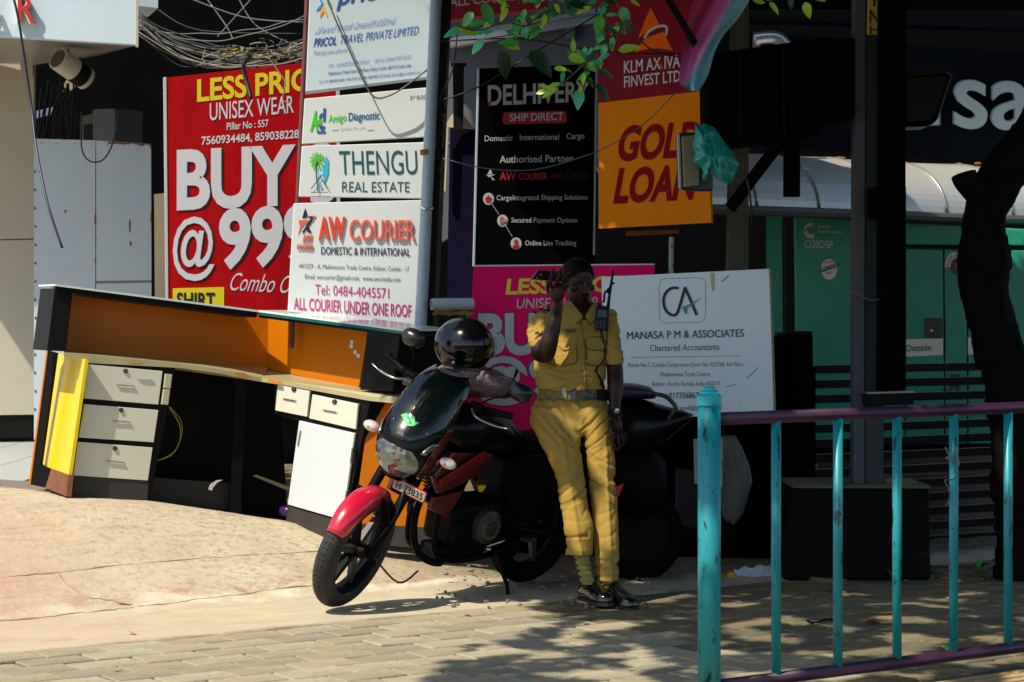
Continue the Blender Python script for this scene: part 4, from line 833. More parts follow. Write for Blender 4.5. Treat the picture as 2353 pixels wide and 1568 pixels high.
# dark electrical cabinet left of the fence, sack, rubble
ec = root('dark_cabinet', P(1830, 960, 12.9), 'near black cabinet standing right of the accountant board', 'cabinet')
q = Pl(1782, 12.9, 1875, 12.9); q.panel([(1786, 774), (1868, 768), (1872, 1100), (1786, 1100)], .4, VOID, 'casing', ec, bevel=.01); q.panel([(1800, 766), (1866, 762), (1868, 768), (1800, 772)], .4, DARK, 'lid', ec)
for x, y in ((1802, 810), (1822, 812), (1828, 800)): 
    pass
dkw = root('low_dark_wall', P(1500, 1330, 13.3), 'low near black wall behind the parked motorcycles', 'wall')
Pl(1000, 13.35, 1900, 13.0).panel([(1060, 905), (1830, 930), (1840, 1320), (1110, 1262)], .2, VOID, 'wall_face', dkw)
gs = root('grey_sack', P(1690, 1200, 12.3), 'grey dusty tarpaulin bundle hanging behind the turquoise post', 'sack')
rs_ = []
prof = [(1004, 1650, 1690), (1030, 1648, 1705), (1070, 1650, 1722), (1105, 1652, 1729), (1150, 1655, 1718), (1185, 1660, 1706), (1200, 1670, 1695)]
for y, xl, xr in prof:
    c_ = P((xl+xr)/2, y, 12.35); a_ = (xr-xl)/2*12.35/F; rs_.append([c_+Vector((a_*math.cos(t_), -.07*math.sin(t_)*(1+.25*math.sin(5*t_+y)), .01*math.sin(3*t_))) for t_ in [2*math.pi*i/20 for i in range(20)]])
MB().rings(rs_).o('bundle', mat('grey_tarpaulin', (.10, .105, .10), .8, c2=(.06, .062, .06), sc=6, bump=.5, bsc=14), gs, smooth=True)
Pl(1590, 12.3, 1665, 12.3).panel([(1594, 1010), (1662, 1005), (1660, 1120), (1596, 1112)], .02, mat('white_label_sheet', (.30, .31, .31), .7), 'label_sheet', gs)
text('POWER', 0, 0, 1, 1, 1, q, TK, gs) if False else None
ws = Pl(1555, 12.9, 1680, 12.9).panel([(1556, 1080), (1592, 1085), (1660, 1190), (1655, 1230), (1556, 1205)], .15, mat('flaking_plaster', (.02, .022, .024), .9, c3=(.12, .13, .15), sc3=7, th3=.56, stretch=(2, 1, .4)), 'plaster_stub'); tag(ws, 'stub of flaking grey plaster wall behind the turquoise post', 'wall')
rk = MB()
for i in range(5): rk.ell(P(1560+i*26, 1222+random.random()*10, 12.7), (.07, .06, .03), n=8, m=5)
rk.o('rubble_heap', MOSS); tag(bpy.data.objects['rubble_heap'], 'dark rubble stones at the foot of the flaking plaster stub', 'rubble')
# ------------------------------------------------------------------ meter box and plastic bag
mbx = root('meter_box', P(1583, 440, 11.5), 'stained cream meter box with a black rim in front of the GOLD LOAN hoarding', 'box')
q = Pl(1560, 11.5, 1640, 11.6)
q.panel([(1558, 306), (1600, 304), (1640, 308), (1640, 440), (1607, 440), (1562, 436)], .03, mat('dark_rim', (.015, .014, .012), .4), 'rim', mbx, bevel=.01); q.panel([(1568, 314), (1604, 310), (1607, 426), (1573, 430)], .02, mat('stained_cream', (.34, .31, .19), .5, c2=(.20, .17, .09), sc=14), 'lid', mbx, off=.012, bevel=.004)
q.panel([(1557, 308), (1562, 307), (1566, 436), (1562, 434)], .008, mat('pale_rim', (.45, .43, .38), .4), 'pale_edge', mbx, off=.006)
out = [(1598, 284), (1607, 290), (1618, 284), (1640, 292), (1655, 312), (1668, 330), (1684, 352), (1699, 378), (1690, 400), (1684, 420), (1668, 424), (1652, 414), (1640, 400), (1628, 402), (1622, 416), (1614, 412), (1616, 392), (1604, 378), (1592, 372), (1597, 350), (1591, 335), (1596, 315)]
bgc = root('plastic_bag', P(1640, 424, 11.3), 'crumpled turquoise plastic bag hooked over the meter box', 'bag')
n_ = 72; cen = Vector((1636, 352)); rings_ = []
def oline(u):
    L_ = len(out); f_ = u*L_; i = int(f_) % L_; a, b = Vector(out[i]), Vector(out[(i+1) % L_]); return a.lerp(b, f_-int(f_))
vv, ff = [], []; K = 18
for kx in range(K+1):
    s_ = kx/K
    for i in range(n_):
        p = cen.lerp(oline(i/n_), s_); dd = .07*(1-s_**3)+.05*(1-abs(2*mnoise.noise(Vector((p.x*.035+p.y*.012, p.y*.014, 1)))))*(1-s_**4)+.018*(1-abs(2*mnoise.noise(Vector((p.x*.09, p.y*.05, 7)))))
        vv.append(P(p.x, p.y, 11.42-dd))
nb = len(vv); vv += [P(cen.lerp(oline(i/n_), .97).x, cen.lerp(oline(i/n_), .97).y, 11.47) for i in range(n_)]
for kx in range(K):
    for i in range(n_): ff.append([kx*n_+i, kx*n_+(i+1) % n_, (kx+1)*n_+(i+1) % n_, (kx+1)*n_+i])
for i in range(n_): ff.append([K*n_+i, K*n_+(i+1) % n_, nb+(i+1) % n_, nb+i])
ff.append([nb+i for i in range(n_)])
mk('bag_film', vv, ff, mat('turquoise_film', (.012, .30, .27), .3, c2=(.008, .20, .17), sc=9, bump=.35, bsc=25), bgc, smooth=True, recalc=False)
wire('bag_tie', [P(1684, 375, 11.5), P(1700, 385, 11.6), P(1712, 402, 11.7), P(1722, 440, 11.7), P(1730, 520, 11.8)], .006, WIRE, bgc)
# pink and blue sheet
ps_ = root('pink_blue_sheet', P(1640, 240, 11.3), 'pink and pale blue plastic sheet hanging between the crimson header and black box', 'plastic sheet')
pm_ = mat('sheet_pink', (.40, .13, .30), .4, c2=(.42, .06, .20), sc=4); bm_ = mat('sheet_blue', (.045, .17, .26), .4, c2=(.09, .22, .30), sc=4)
q = Pl(1560, 11.35, 1730, 11.45)
gmx = bpy.data.materials.new('pink_blue_film'); gmx.use_nodes = True; n9 = gmx.node_tree.nodes; l9 = gmx.node_tree.links
tc9 = n9.new('ShaderNodeTexCoord'); sp9 = n9.new('ShaderNodeSeparateXYZ'); l9.new(tc9.outputs['Object'], sp9.inputs[0]); ma9 = n9.new('ShaderNodeMath'); ma9.operation = 'MULTIPLY_ADD'; ma9.inputs[1].default_value = -.53; l9.new(sp9.outputs[2], ma9.inputs[0]); l9.new(sp9.outputs[0], ma9.inputs[2])
mb9 = n9.new('ShaderNodeMath'); mb9.operation = 'MULTIPLY_ADD'; mb9.inputs[1].default_value = 3.0; mb9.inputs[2].default_value = 1.08; l9.new(ma9.outputs[0], mb9.inputs[0]); ma9 = mb9
cr9 = n9.new('ShaderNodeValToRGB'); l9.new(ma9.outputs[0], cr9.inputs[0])
for e9, c9 in zip([cr9.color_ramp.elements[0], cr9.color_ramp.elements[1]]+[cr9.color_ramp.elements.new(.1) for _ in range(4)], ((.18, (.34, .006, .07)), (1.0, (.05, .08, .10)), (.32, (.62, .10, .38)), (.47, (.66, .26, .55)), (.53, (.09, .34, .52)), (.72, (.26, .50, .62)))): e9.position = c9[0]; e9.color = lin(c9[1])
l9.new(cr9.outputs[0], n9['Principled BSDF'].inputs['Base Color']); n9['Principled BSDF'].inputs['Roughness'].default_value = .5
lft = [(1612, -60), (1594, 0), (1580, 50), (1570, 100), (1564, 150), (1562, 190), (1584, 208)]; rgt = [(1745, -60), (1722, 0), (1694, 45), (1664, 80), (1642, 120), (1628, 170), (1606, 210)]
LL = cat([Vector((a, b_, 0)) for a, b_ in lft], 5); RR = cat([Vector((a, b_, 0)) for a, b_ in rgt], 5); vv = []
for i in range(len(LL)):
    for j in range(17): u = j/16; p = LL[i].lerp(RR[i], u); vv.append(q.at(p.x, p.y, .04+.035*math.sin(u*9+i*.12)))
nn = len(vv); vv += [v+Vector((0, .004, 0)) for v in vv]; ff = [[i*17+j, i*17+j+1, (i+1)*17+j+1, (i+1)*17+j] for i in range(len(LL)-1) for j in range(16)]; ff += [[a+nn for a in f_[::-1]] for f_ in ff]
mk('film', vv, ff, gmx, ps_, smooth=True)
q.panel([(1490, -60), (1510, -60), (1604, 96), (1594, 108)], .01, DARK, 'dark_strap', ps_, off=.09)

# ------------------------------------------------------------------ foreground railing
rl = root('pedestrian_railing', world(0, 0)*0+Vector((.68, 7.5, 0)), 'turquoise railing with a thick capped post and purple rails in the right foreground', 'railing')
TQ = mat('peeling_turquoise', (.007, .255, .285), .42, c2=(.004, .19, .21), sc=4, c3=(.006, .035, .03), sc3=22, th3=.565, sharp=.05, stretch=(1.5, 1.5, .40), bump=.12, bsc=30)
PU = mat('worn_purple', (.030, .007, .028), .4, c2=(.07, .018, .055), sc=6, c3=(.25, .12, .12), sc3=22, th3=.68)
P0 = Vector((.68, 7.5, 0)); dt3 = Vector((DT.x, DT.y, 0))
MB().tube([P0, P0+Vector((0, 0, 1.185))], .0395, 28).o('post', TQ, rl, smooth=False)
MB().lathe([(1.165, .0405), (1.166, .0430), (1.198, .0430), (1.206, .034), (1.213, .033), (1.219, .026), (1.226, .025), (1.231, .016), (1.231, .0)], P0, (0, 0, 1), 28).o('cap', mat('glossy_turquoise', (.012, .42, .46), .25, c3=(.006, .10, .10), sc3=22, th3=.62), rl)
MB().tube([P0+Vector((.012, -.044, 1.168)), P0+Vector((.012, -.034, 1.168))], .007, 8).o('bolt', TQ, rl)
for p_ in rl.children:
    if p_.name.startswith('post'): 
        for poly_ in p_.data.polygons: poly_.use_smooth = len(poly_.vertices) == 4
MB().tube([P0+dt3*.035+Vector((0, 0, 1.118)), P0+dt3*2.9+Vector((0, 0, 1.118))], .0225, 16).o('top_rail', PU, rl, smooth=True)
MB().tube([P0+dt3*.035+Vector((0, 0, .195)), P0+dt3*2.9+Vector((0, 0, .195))], .0225, 16).o('bottom_rail', PU, rl, smooth=True)
br = MB().tube([(0, 0, .2), (0, 0, 1.112)], .0172, 16); barm = None
for i in range(9):
    p = P0+dt3*(.306+.2955*i); b2 = MB(); b2.v = [v+p for v in br.v]; b2.f = br.f
    b2.o('bar', TQ, rl, smooth=True)
p = P0+dt3*(.306+.2955*3)
zz = lambda x, y: P(x, y, p.y-.03)
wire('plastic_tie', [zz(2172, 1028), zz(2182, 1048), zz(2192, 1050), zz(2174, 1052), zz(2196, 1062), zz(2204, 1068), zz(2196, 1030)], .0022, WIRW, rl, n=4); wire('plastic_tie', [zz(2203, 1088), zz(2190, 1102), zz(2172, 1104), zz(2178, 1120), zz(2184, 1140), zz(2174, 1164)], .0026, WIRG, rl, n=4)
fp = MB().box((.2455*6.4, 6.4, 1.4), (.05, .05, 2.9)).o('dark_foreground_post', VOID); fp.location.x += .02; tag(fp, 'black out of focus post at the right edge of the view', 'post')
# ------------------------------------------------------------------ street tree at the right, its unseen crown shaped to cast shade
tr = root('street_tree', G(2350, 1340), 'dark gnarled street tree at the right edge with an unseen crown shaped for its shade', 'tree')
BARK = mat('dark_bark', (.0035, .003, .0025), .95, c2=(.007, .006, .005), spec=.1, sc=12, bump=.8, bsc=25, stretch=(1, 1, .4))
tp_ = [(2352, 1352, .17), (2345, 1200, .15), (2322, 950, .135), (2292, 800, .135), (2266, 680, .145), (2262, 560, .125), (2270, 480, .125), (2300, 410, .12), (2352, 330, .11), (2420, 200, .10)]
pts = cat([P(x, y, 12.1) for x, y, r_ in tp_], 4); rr_ = []
for i in range(len(pts)):
    f_ = i/4; j = min(int(f_), len(tp_)-2); rr_.append((tp_[j][2]+(tp_[j+1][2]-tp_[j][2])*(f_-j))*(1+.22*mnoise.noise(pts[i]*5)))
pts.append(pts[-1]+Vector((.2, -.6, 1.2))); rr_.append(.08)
pts2 = cat(pts, 5); rr2 = [rr_[min(int(i/5), len(rr_)-1)] for i in range(len(pts2))]; tk = MB().tube(pts2, rr2, 28)
for i, v in enumerate(tk.v): c_ = pts2[i//28]; d_ = (v-c_); tk.v[i] = c_+d_*(1+.16*mnoise.noise(Vector((v.x*14, v.y*14, v.z*4)))+.07*mnoise.noise(Vector((v.x*45, v.y*45, v.z*11))))
tk.o('trunk', BARK, tr, smooth=True)
MB().tube(cat([P(2268, 470, 12.1), P(2240, 440, 12.0), P(2220, 415, 11.95), P(2214, 400, 11.95)]), .07, 10).o('broken_limb', BARK, tr, smooth=True)
KX, KY = -SUN.x/SUN.z, -SUN.y/SUN.z
for a_, b_ in (((3.0, 11.5, 3.6), (.9, 7.5, 4.6)), ((3.0, 11.5, 3.6), (4.5, 8.0, 5.0)), ((3.0, 11.5, 3.6), (1.4, 12.5, 4.8)), ((3.0, 11.5, 3.6), (5, 12.5, 5.2))):
    a_, b_ = Vector(a_), Vector(b_); m_ = (a_+b_)/2+Vector((0, 0, .3)); MB().tube(cat([a_, m_, b_], 5), .05, 8).o('limb', BARK, tr, smooth=True)
def shade(px, py):  # map of wanted shade; unseen crown leaves are placed to cast it
    e = .35*mnoise.noise(Vector((py*1.1, 4, 0)))+.12*mnoise.noise(Vector((py*3.7, 9, 0)))
    kn_ = [(0, -.35), (8.9, -.35), (9.6, -.15), (10.4, .22), (11.0, .10), (11.25, .04), (11.42, .06), (11.56, .26), (11.95, .30), (12.25, -.08), (12.9, -.15), (13.2, .0), (13.5, .34), (14.0, .90), (14.4, 1.3), (99, 1.3)]
    for (a0, b0), (a1, b1) in zip(kn_, kn_[1:]):
        if a0 <= py < a1: b = b0+(b1-b0)*(py-a0)/(a1-a0)
    if 11 < py < 13.4: e *= .3
    if (px-.42)**2+(py-11.82)**2 < .20**2 or ((px-.80)/.20)**2+((py-11.86)/.10)**2 < 1: return 0
    if px < b+e*.8: return 0
    v = mnoise.noise(Vector((px*3.1, py*3.1, 3)))
    pers = .45 < px < 1.15 and 10.95 < py < 12.1
    gap = .12 if pers else .08 if py < 10.6 else .24 if py < 11.5 and px > .9 else (.30 if py < 12.6 and 2.2 < px < 5 else .9)
    if px > 3.45+.25*mnoise.noise(Vector((py*1.9, 7, 0))) and 16.75+.12*mnoise.noise(Vector((px*1.3, 2, 0))) < py < 18.9: return 0
    if px < b+e+.5 and not 11 < py < 13.4: gap *= .6
    return 1 if v < gap else 0
lv, lf = [], []; random.seed(11); cnt = 0
while cnt < 60000:
    px = random.uniform(-.7, 7.8); py = random.uniform(7.2, 21.5)
    if not shade(px, py): continue
    z = random.uniform(3.7, 5.6)+max(0, py-15)*.25
    x = px-z*KX; y = py-z*KY
    if z < 1.5+.150*y+.25: continue
    c_ = Vector((x, y, z)); s_ = random.uniform(.045, .085)*(1.6 if py > 11.5 else 1); M = Matrix.Rotation(random.uniform(0, 6.28), 3, 'Z') @ Matrix.Rotation(random.gauss(0, .6), 3, 'X')
    n0 = len(lv)
    for q_ in ((-1.2, 0, 0), (-.2, -.55, .08), (1.2, 0, -.05), (-.2, .55, .08)): lv.append(c_+M@(Vector(q_)*s_))
    lf.append([n0, n0+1, n0+2, n0+3]); cnt += 1
LEAFM = mat('leaf_green', (.035, .14, .018), .4, c2=(.02, .09, .012), sc=8)
mk('shade_foliage', lv, lf, LEAFM, tr, kind='stuff', recalc=False)

# ------------------------------------------------------------------ overhanging leafy branch (each leaf a part)
LG1 = mat('leaf_bright', (.055, .36, .05), .3, c2=(.02, .20, .035), sc=9); LG2 = mat('leaf_yellow_green', (.34, .52, .02), .35, c2=(.16, .38, .015), sc=9); LG3 = mat('leaf_dark', (.008, .045, .008), .35); LG4 = mat('leaf_blue_green', (.05, .42, .18), .25, c2=(.03, .26, .10), sc=9)
def leafmesh(m, wid):
    v, f = [], []; K = 7
    for i in range(K+1):
        u = i/K; wv = wid*math.sin(math.pi*min(1, u**.8))**.8*(1 if u < .99 else 0)*(1-.25*u); zc = -.22*u*u
        v += [(u, -wv, zc+.10*wv*2), (u, 0, zc), (u, wv, zc+.10*wv*2)]
    for i in range(K): f += [[3*i, 3*i+1, 3*i+4, 3*i+3], [3*i+1, 3*i+2, 3*i+5, 3*i+4]]
    me = bpy.data.meshes.new('leaf'); me.from_pydata(v, [], f); me.materials.append(m); me.shade_smooth(); return me
LM = {(c_, w_): leafmesh(m, w_) for c_, m in enumerate((LG1, LG2, LG3, LG4)) for w_ in (.22, .30)}
brn = root('leafy_branch', P(1240, -60, 9.5), 'leafy green branch hanging down across the black delivery board', 'tree branch')
def stick(pts, r_, D, par): return MB().tube(cat([P(x, y, D) for x, y in pts], 5), r_, 5).o('twig', mat('green_twig', (.06, .08, .02), .7), par, smooth=True)
stick([(1285, -60), (1262, 30), (1210, 60), (1160, 50), (1105, 70), (1060, 62)], .004, 9.5, brn); stick([(1262, 20), (1230, 70), (1180, 80), (1125, 88)], .003, 9.5, brn)
stick([(1400, -60), (1395, 40), (1378, 110), (1340, 150), (1300, 185), (1255, 220)], .004, 9.6, brn); stick([(1400, -20), (1430, 40), (1420, 85), (1395, 110)], .003, 9.6, brn); stick([(1360, 150), (1345, 185), (1338, 215)], .002, 9.6, brn)
K4 = lambda x, y: (976.7+x*.4029, y*.4029)
leaves = [(325, 20, -60, 62, 0, 1), (275, 70, -130, 48, 0, 1), (205, 160, 205, 48, 3, 0), (250, 150, 20, 45, 0, 0), (330, 190, 60, 40, 0, 0), (390, 175, -175, 50, 3, 0), (300, 200, 160, 55, 1, 0), (340, 225, -140, 52, 3, 1), (440, 240, -15, 50, 1, 1), (540, 245, 175, 55, 0, 0),
 (425, 290, -70, 78, 2, 1), (600, 290, -48, 84, 2, 1), (660, 140, -130, 46, 0, 1), (575, 50, -110, 46, 0, 0), (530, 120, -100, 40, 3, 1), (470, 45, -120, 40, 1, 0), (680, 40, -70, 42, 0, 1), (820, 20, -5, 55, 2, 1), (560, 20, 50, 40, 3, 0), (790, 60, -20, 36, 0, 0), (1000, 85, -100, 52, 0, 1), (1085, 130, -40, 44, 0, 0), (1120, 40, -70, 50, 0, 1), (1070, 210, -95, 38, 0, 0), (1040, 235, -150, 42, 0, 0), (1100, 290, 12, 56, 1, 0),
 (870, 280, -80, 42, 0, 0), (915, 265, -100, 38, 3, 0), (1055, 310, -160, 46, 3, 0), (815, 325, -10, 46, 1, 1), (915, 365, -30, 34, 1, 1), (800, 395, -20, 20, 0, 0), (735, 390, -5, 36, 1, 0), (790, 405, -100, 30, 3, 0), (940, 410, -150, 40, 0, 0), (985, 400, -20, 48, 2, 0), (975, 475, -50, 56, 2, 0), (880, 510, -95, 52, 3, 1), (755, 505, 205, 46, 1, 0), (690, 520, 190, 26, 1, 1), (770, 480, -170, 34, 1, 0), (1170, 5, -20, 30, 1, 0), (1040, 10, -110, 40, 2, 0), (410, 5, -20, 34, 1, 0), (440, 70, 80, 30, 1, 0), (650, 10, 170, 36, 0, 0), (740, 20, -60, 30, 1, 0), (950, 40, 200, 40, 1, 0), (990, 180, -80, 40, 3, 1), (845, 300, 90, 36, 1, 0), (860, 340, 130, 34, 0, 0), (1005, 340, 260, 24, 1, 0), (520, 200, 150, 34, 0, 0), (360, 110, -100, 44, 1, 0), (620, 160, -150, 40, 3, 0), (1030, 90, 10, 30, 3, 0),
 (700, 95, 30, 30, 0, 0), (930, 440, -60, 30, 0, 0), (720, 520, 150, 34, 1, 0), (1150, 90, -100, 30, 0, 0)]
def leafat(x, y, ang_, L_, col_, w_, D, par):
    o = bpy.data.objects.new('leaf', LM[(col_, (.22, .30)[w_])]); C.objects.link(o); o.parent = par
    o.location = P(x, y, D)-OFF[par.name]; s_ = L_*D/F
    a_ = R(ang_); X = Vector((math.cos(a_), random.uniform(-.35, .35), math.sin(a_))).normalized(); Z = Vector((random.uniform(-.3, .3), -1, random.uniform(.2, .8))); Y_ = Z.cross(X).normalized(); Z = X.cross(Y_)
    o.rotation_euler = Matrix((X, Y_, Z)).transposed().to_euler(); o.scale = (s_, s_, s_)
random.seed(9)
for (xa, ya, xb, yb, D_) in ((1285, -40, 1262, 30, 9.5), (1262, 30, 1160, 50, 9.5), (1262, 20, 1180, 80, 9.5), (1400, -40, 1390, 60, 9.6), (1390, 60, 1340, 150, 9.6), (1430, 30, 1395, 110, 9.6), (1180, -10, 1300, -5, 9.6), (1300, 0, 1400, 10, 9.55), (1340, 150, 1338, 215, 9.6)):
    for k_ in range(7):
        u = random.random(); leafat0 = (xa+(xb-xa)*u+random.uniform(-10, 10), ya+(yb-ya)*u+random.uniform(-8, 8), random.uniform(-170, 20), random.uniform(18, 38), random.choice([0, 2, 1, 2, 3, 2]), random.choice([0, 1]), D_+random.uniform(-.12, .2)); leaves.append(((leafat0[0]-976.7)/.4029, leafat0[1]/.4029, leafat0[2], leafat0[3], leafat0[4], leafat0[5]))
    stick([(xa, ya), ((xa+xb)/2+8, (ya+yb)/2-5), (xb, yb)], .0022, D_, brn)
for l_ in leaves: x, y = K4(l_[0], l_[1]); leafat(x, y, l_[2], l_[3]*.95, l_[4], l_[5], 9.5+random.uniform(-.1, .15), brn)
brn2 = root('leafy_twig', P(1800, -40, 9.3), 'small yellow green leaf twig hanging at the top over the dark fascia', 'tree branch')
stick([(1760, -60), (1770, -10), (1800, -5), (1850, -10)], .003, 9.3, brn2)
for a in ((1730, 2, 0, 34, 1, 1), (1768, 5, -50, 36, 1, 0), (1850, 5, -75, 40, 1, 1), (1790, -8, 190, 30, 1, 0), (1840, -6, 20, 34, 1, 0), (1870, -4, -10, 30, 1, 0), (1815, -5, -80, 28, 2, 1)): leafat(*a, 9.3, brn2)
# ------------------------------------------------------------------ tangle of cables
random.seed(5); WG = 'overhead cables tangled above the red banner'
cols = [('black', WIRE, .006), ('grey green', WIRG, .0045), ('pale tan', WIRW, .0055)]
for i in range(22):
    x0 = 316+random.random()*6; y0 = 12+random.random()*70; x1 = 700+random.random()*6; y1 = random.choice([30, 75, 95, 105, 110, 120])+random.random()*18
    sag = random.uniform(60, 120)*(1 if y1 > 60 else .5); D = 14.6-.3*random.random(); pts = []
    for k_ in range(9):
        u = k_/8; y = y0+(y1-y0)*u+sag*4*u*(1-u)*(.8+.3*math.sin(i))*(1-.35*u); y = min(y, 150+random.random()*6); pts.append(P(x0+(x1-x0)*u, y+random.uniform(-3, 3), D+.5-.2*u))
    nm, m_, r_ = cols[random.choice([0, 0, 0, 0, 0, 1, 1, 2])]
    o = wire('overhead_cable', pts, r_*random.uniform(.5, .95), m_); tag(o, nm+' cable sagging between the shop fascia and the totem above the red banner', 'cable', WG+' ('+nm+')')
for i, (a, b, c_) in enumerate((((470, -10), (520, 60), (535, 90)), ((545, -10), (590, 60), (690, 110)), ((420, -10), (560, 40), (700, 52)), ((585, -10), (540, 40), (500, 85)), ((360, 20), (460, 70), (705, 78)))):
    o = wire('thin_line', [P(*a, 15.2), P(*b, 15.1), P(*c_, 15.0)], .0045, WIRG if i != 4 else WIRE); tag(o, ['thin line steeply crossing the dark gap near its centre', 'thin line falling towards the totem top', 'nearly level thin line high in the dark gap', 'thin line leaning left in the dark gap', 'black line drooping right from the fascia corner'][i], 'cable')
kn = root('cable_knot', P(620, 120, 13.0), 'messy knot of loose pale cable ends over the top of the red banner', 'cable tangle')
for i in range(34):
    x = 500+random.random()*200; y = 105+random.random()*28; pts = [Vector((x, y))]
    a_ = random.random()*6.28
    for k_ in range(6): a_ += random.uniform(-1.1, 1.1); pts.append(pts[-1]+Vector((math.cos(a_)*random.uniform(6, 20), math.sin(a_)*random.uniform(2, 8))))
    wire('loose_end', [P(p.x, p.y, 13.2-.15*random.random()) for p in pts], .0042, random.choice([WIRE, WIRE, WIRG, WIRW, WIRW, mat('yellow_wire', (.30, .27, .02), .5)]), kn, n=4, sm=3)
for pts in ([(472, 115), (466, 135), (470, 142), (458, 150)], [(615, 112), (620, 135), (640, 165), (655, 190), (650, 230), (668, 235)], [(560, 112), (548, 118), (545, 130), (538, 122)]): wire('loose_end', [P(x, y, 13.1) for x, y in pts], .004, WIRW, kn, n=4)
wire('black_conduit', [P(572, 128, 13.1), P(560, 150, 13.1), P(564, 180, 13.1), P(577, 228, 13.05)], .014, WIRE, kn)
for j, pts in enumerate(([(1005, 96), (1200, 90), (1380, 118), (1565, 125)], [(1000, 235), (1100, 200), (1230, 120), (1380, 30)], [(1018, 365), (1120, 388), (1230, 390), (1340, 360), (1400, 335), (1480, 285), (1560, 205)], [(1440, 60), (1490, 110), (1530, 125), (1600, 140)], [(1000, 250), (1040, 160), (1052, 60)])):
    o = wire('slack_wire', [P(x, y, 12.9) for x, y in pts], .0045 if j != 2 else .0035, WIRE if j not in (2,) else WIRG); tag(o, ['black wire crossing above the black delivery board', 'black wire rising right across the grey wall', 'pale twisted wire slung across the black board and GOLD lettering', 'short black wire across the crimson emblem', 'black wire climbing beside the totem pole'][j], 'wire')
# ------------------------------------------------------------------ litter
pc = root('crumpled_paper', G(1740, 1335), 'torn white plastic sheet crumpled at the foot of the dark wall', 'litter')
q = Pl(1685, 12.15, 1806, 12.3, lean=R(35)); n_ = 14; vv = []
for j in range(5):
    for i in range(n_):
        u = i/(n_-1); x = 1686+118*u; top = 1308-14*u+4*math.sin(i*1.7); bot = 1332-10*u**2-16*max(0, u-.75)*4*.3; y = top+(bot-top)*j/4; vv.append(P(x, y, 12.2-.02*math.sin(i*.9+j)-.03*j/4))
nn = len(vv); vv += [v+Vector((0, .006, 0)) for v in vv]; ff = [[j*n_+i, j*n_+i+1, (j+1)*n_+i+1, (j+1)*n_+i] for j in range(4) for i in range(n_-1)]; ff += [[a+nn for a in f[::-1]] for f in ff]
mk('sheet', vv, ff, mat('white_plastic', (.46, .50, .58), .5), pc, smooth=True)
MB().ell(P(1680, 1326, 12.15), (.03, .02, .03), n=8, m=5).o('orange_scrap', mat('orange_scrap', (.6, .25, .01), .6), pc)
DRY = [mat('dead_leaf_brown', (.20, .075, .03), .8, c2=(.10, .04, .02), sc=20), mat('dead_leaf_yellow', (.55, .30, .02), .7), mat('dead_leaf_tan', (.36, .22, .07), .8)]
DW = ['curled brown', 'yellow', 'tan']
def litter(x, y, L_, c_, where, z0=.006):
    p = G(x, y, z0); z = max(0, height(*ts(p))) if ts(p)[1] > 0 else 0; p = G(x, y, z+z0+.003); s_ = L_*p.y/F; a_ = random.random()*6.28; v = []
    for i in range(5):
        u = i/4; w_ = .3*math.sin(math.pi*min(.98, max(.03, u))); lift = .12*(2*u-1)**2
        for sd in (-1, 0, 1): q_ = Vector(((u-.5), sd*w_, lift+.16*abs(sd)*w_)); v.append(p+Matrix.Rotation(a_, 3, 'Z')@(q_*s_))
    f = [[3*i+k_, 3*i+k_+1, 3*i+k_+4, 3*i+k_+3] for i in range(4) for k_ in (0, 1)]
    o = mk('fallen_leaf', v, f, DRY[c_], smooth=True, recalc=False); return tag(o, where, 'leaf')
litter(303, 1454, 26, 1, 'yellow leaf on the bright cement strip at the lower left'); litter(267, 1538, 20, 1, 'orange yellow leaf on the pavers near the bottom left'); litter(1072, 1412, 24, 2, 'tan leaf on the pavers between the front tyre and the shoes')
litter(2005, 1431, 62, 0, 'large curled brown leaf on the pavement behind the railing'); litter(2033, 1410, 46, 1, 'long yellow leaf behind the second gap of the railing'); litter(2058, 1548, 26, 0, 'brown leaf on the yellow guiding tiles'); litter(1432, 1407, 14, 1, 'small yellow green leaf by the black shoe'); litter(2250, 1415, 34, 0, 'brown leaf near the right end of the railing')
random.seed(21)
for i in range(46):
    x, y = (random.uniform(1820, 2330), random.uniform(1330, 1500)) if i < 30 else (random.uniform(1050, 1600), random.uniform(1380, 1540))
    if i < 30 and x < 2140 and y < 1352: continue
    c_ = random.choice([0, 0, 1, 2]); o = litter(x, y, random.uniform(8, 20), c_, 'small '+DW[c_]+' leaf scattered on the pavers '+('behind the railing' if i < 30 else 'below the motorcycle and shoes')); o['group'] = 'small '+DW[c_]+' leaves '+('behind the railing' if i < 30 else 'below the motorcycle')
tw = MB().tube([G(1855+k_*14, 1427+5*math.sin(k_*1.3), .01) for k_ in range(6)], .006, 5).o('fallen_twig', BARK); tag(tw, 'thin dark twig lying on the pavers behind the railing', 'twig')
stones = MB()
for i in range(150):
    x, y = random.uniform(1000, 1500), random.uniform(1300, 1395); p = G(x, y, .01); t_, s_ = ts(p); z = height(t_, s_) if s_ > 0 else 0; p = G(x, y, z+.008); r0 = random.choice([.006, .008, .012, .02])
    stones.ell(p, (r0, r0*.8, r0*.6), Matrix.Rotation(random.random()*3, 3, 'Z'), 6, 4)
stones.o('scattered_grit', mat('grit_stone', (.22, .21, .17), .9, c2=(.10, .09, .07), sc=30), kind='stuff')
mo = MB()
for i in range(90):
    x = random.uniform(1790, 1960); p = G(x, random.uniform(1347, 1366), .0); r0 = random.uniform(.008, .026); mo.ell(p, (r0*1.6, r0, r0*.7), None, 6, 4)
for i in range(70):
    x = random.uniform(2135, 2260); p = G(x, random.uniform(1300, 1335), .0); r0 = random.uniform(.008, .022); mo.ell(p, (r0*1.6, r0, r0*.7), None, 6, 4)
mo.o('leaf_mulch', mat('leaf_mulch', (.13, .085, .03), .9, c2=(.07, .045, .02), sc=30), kind='stuff')
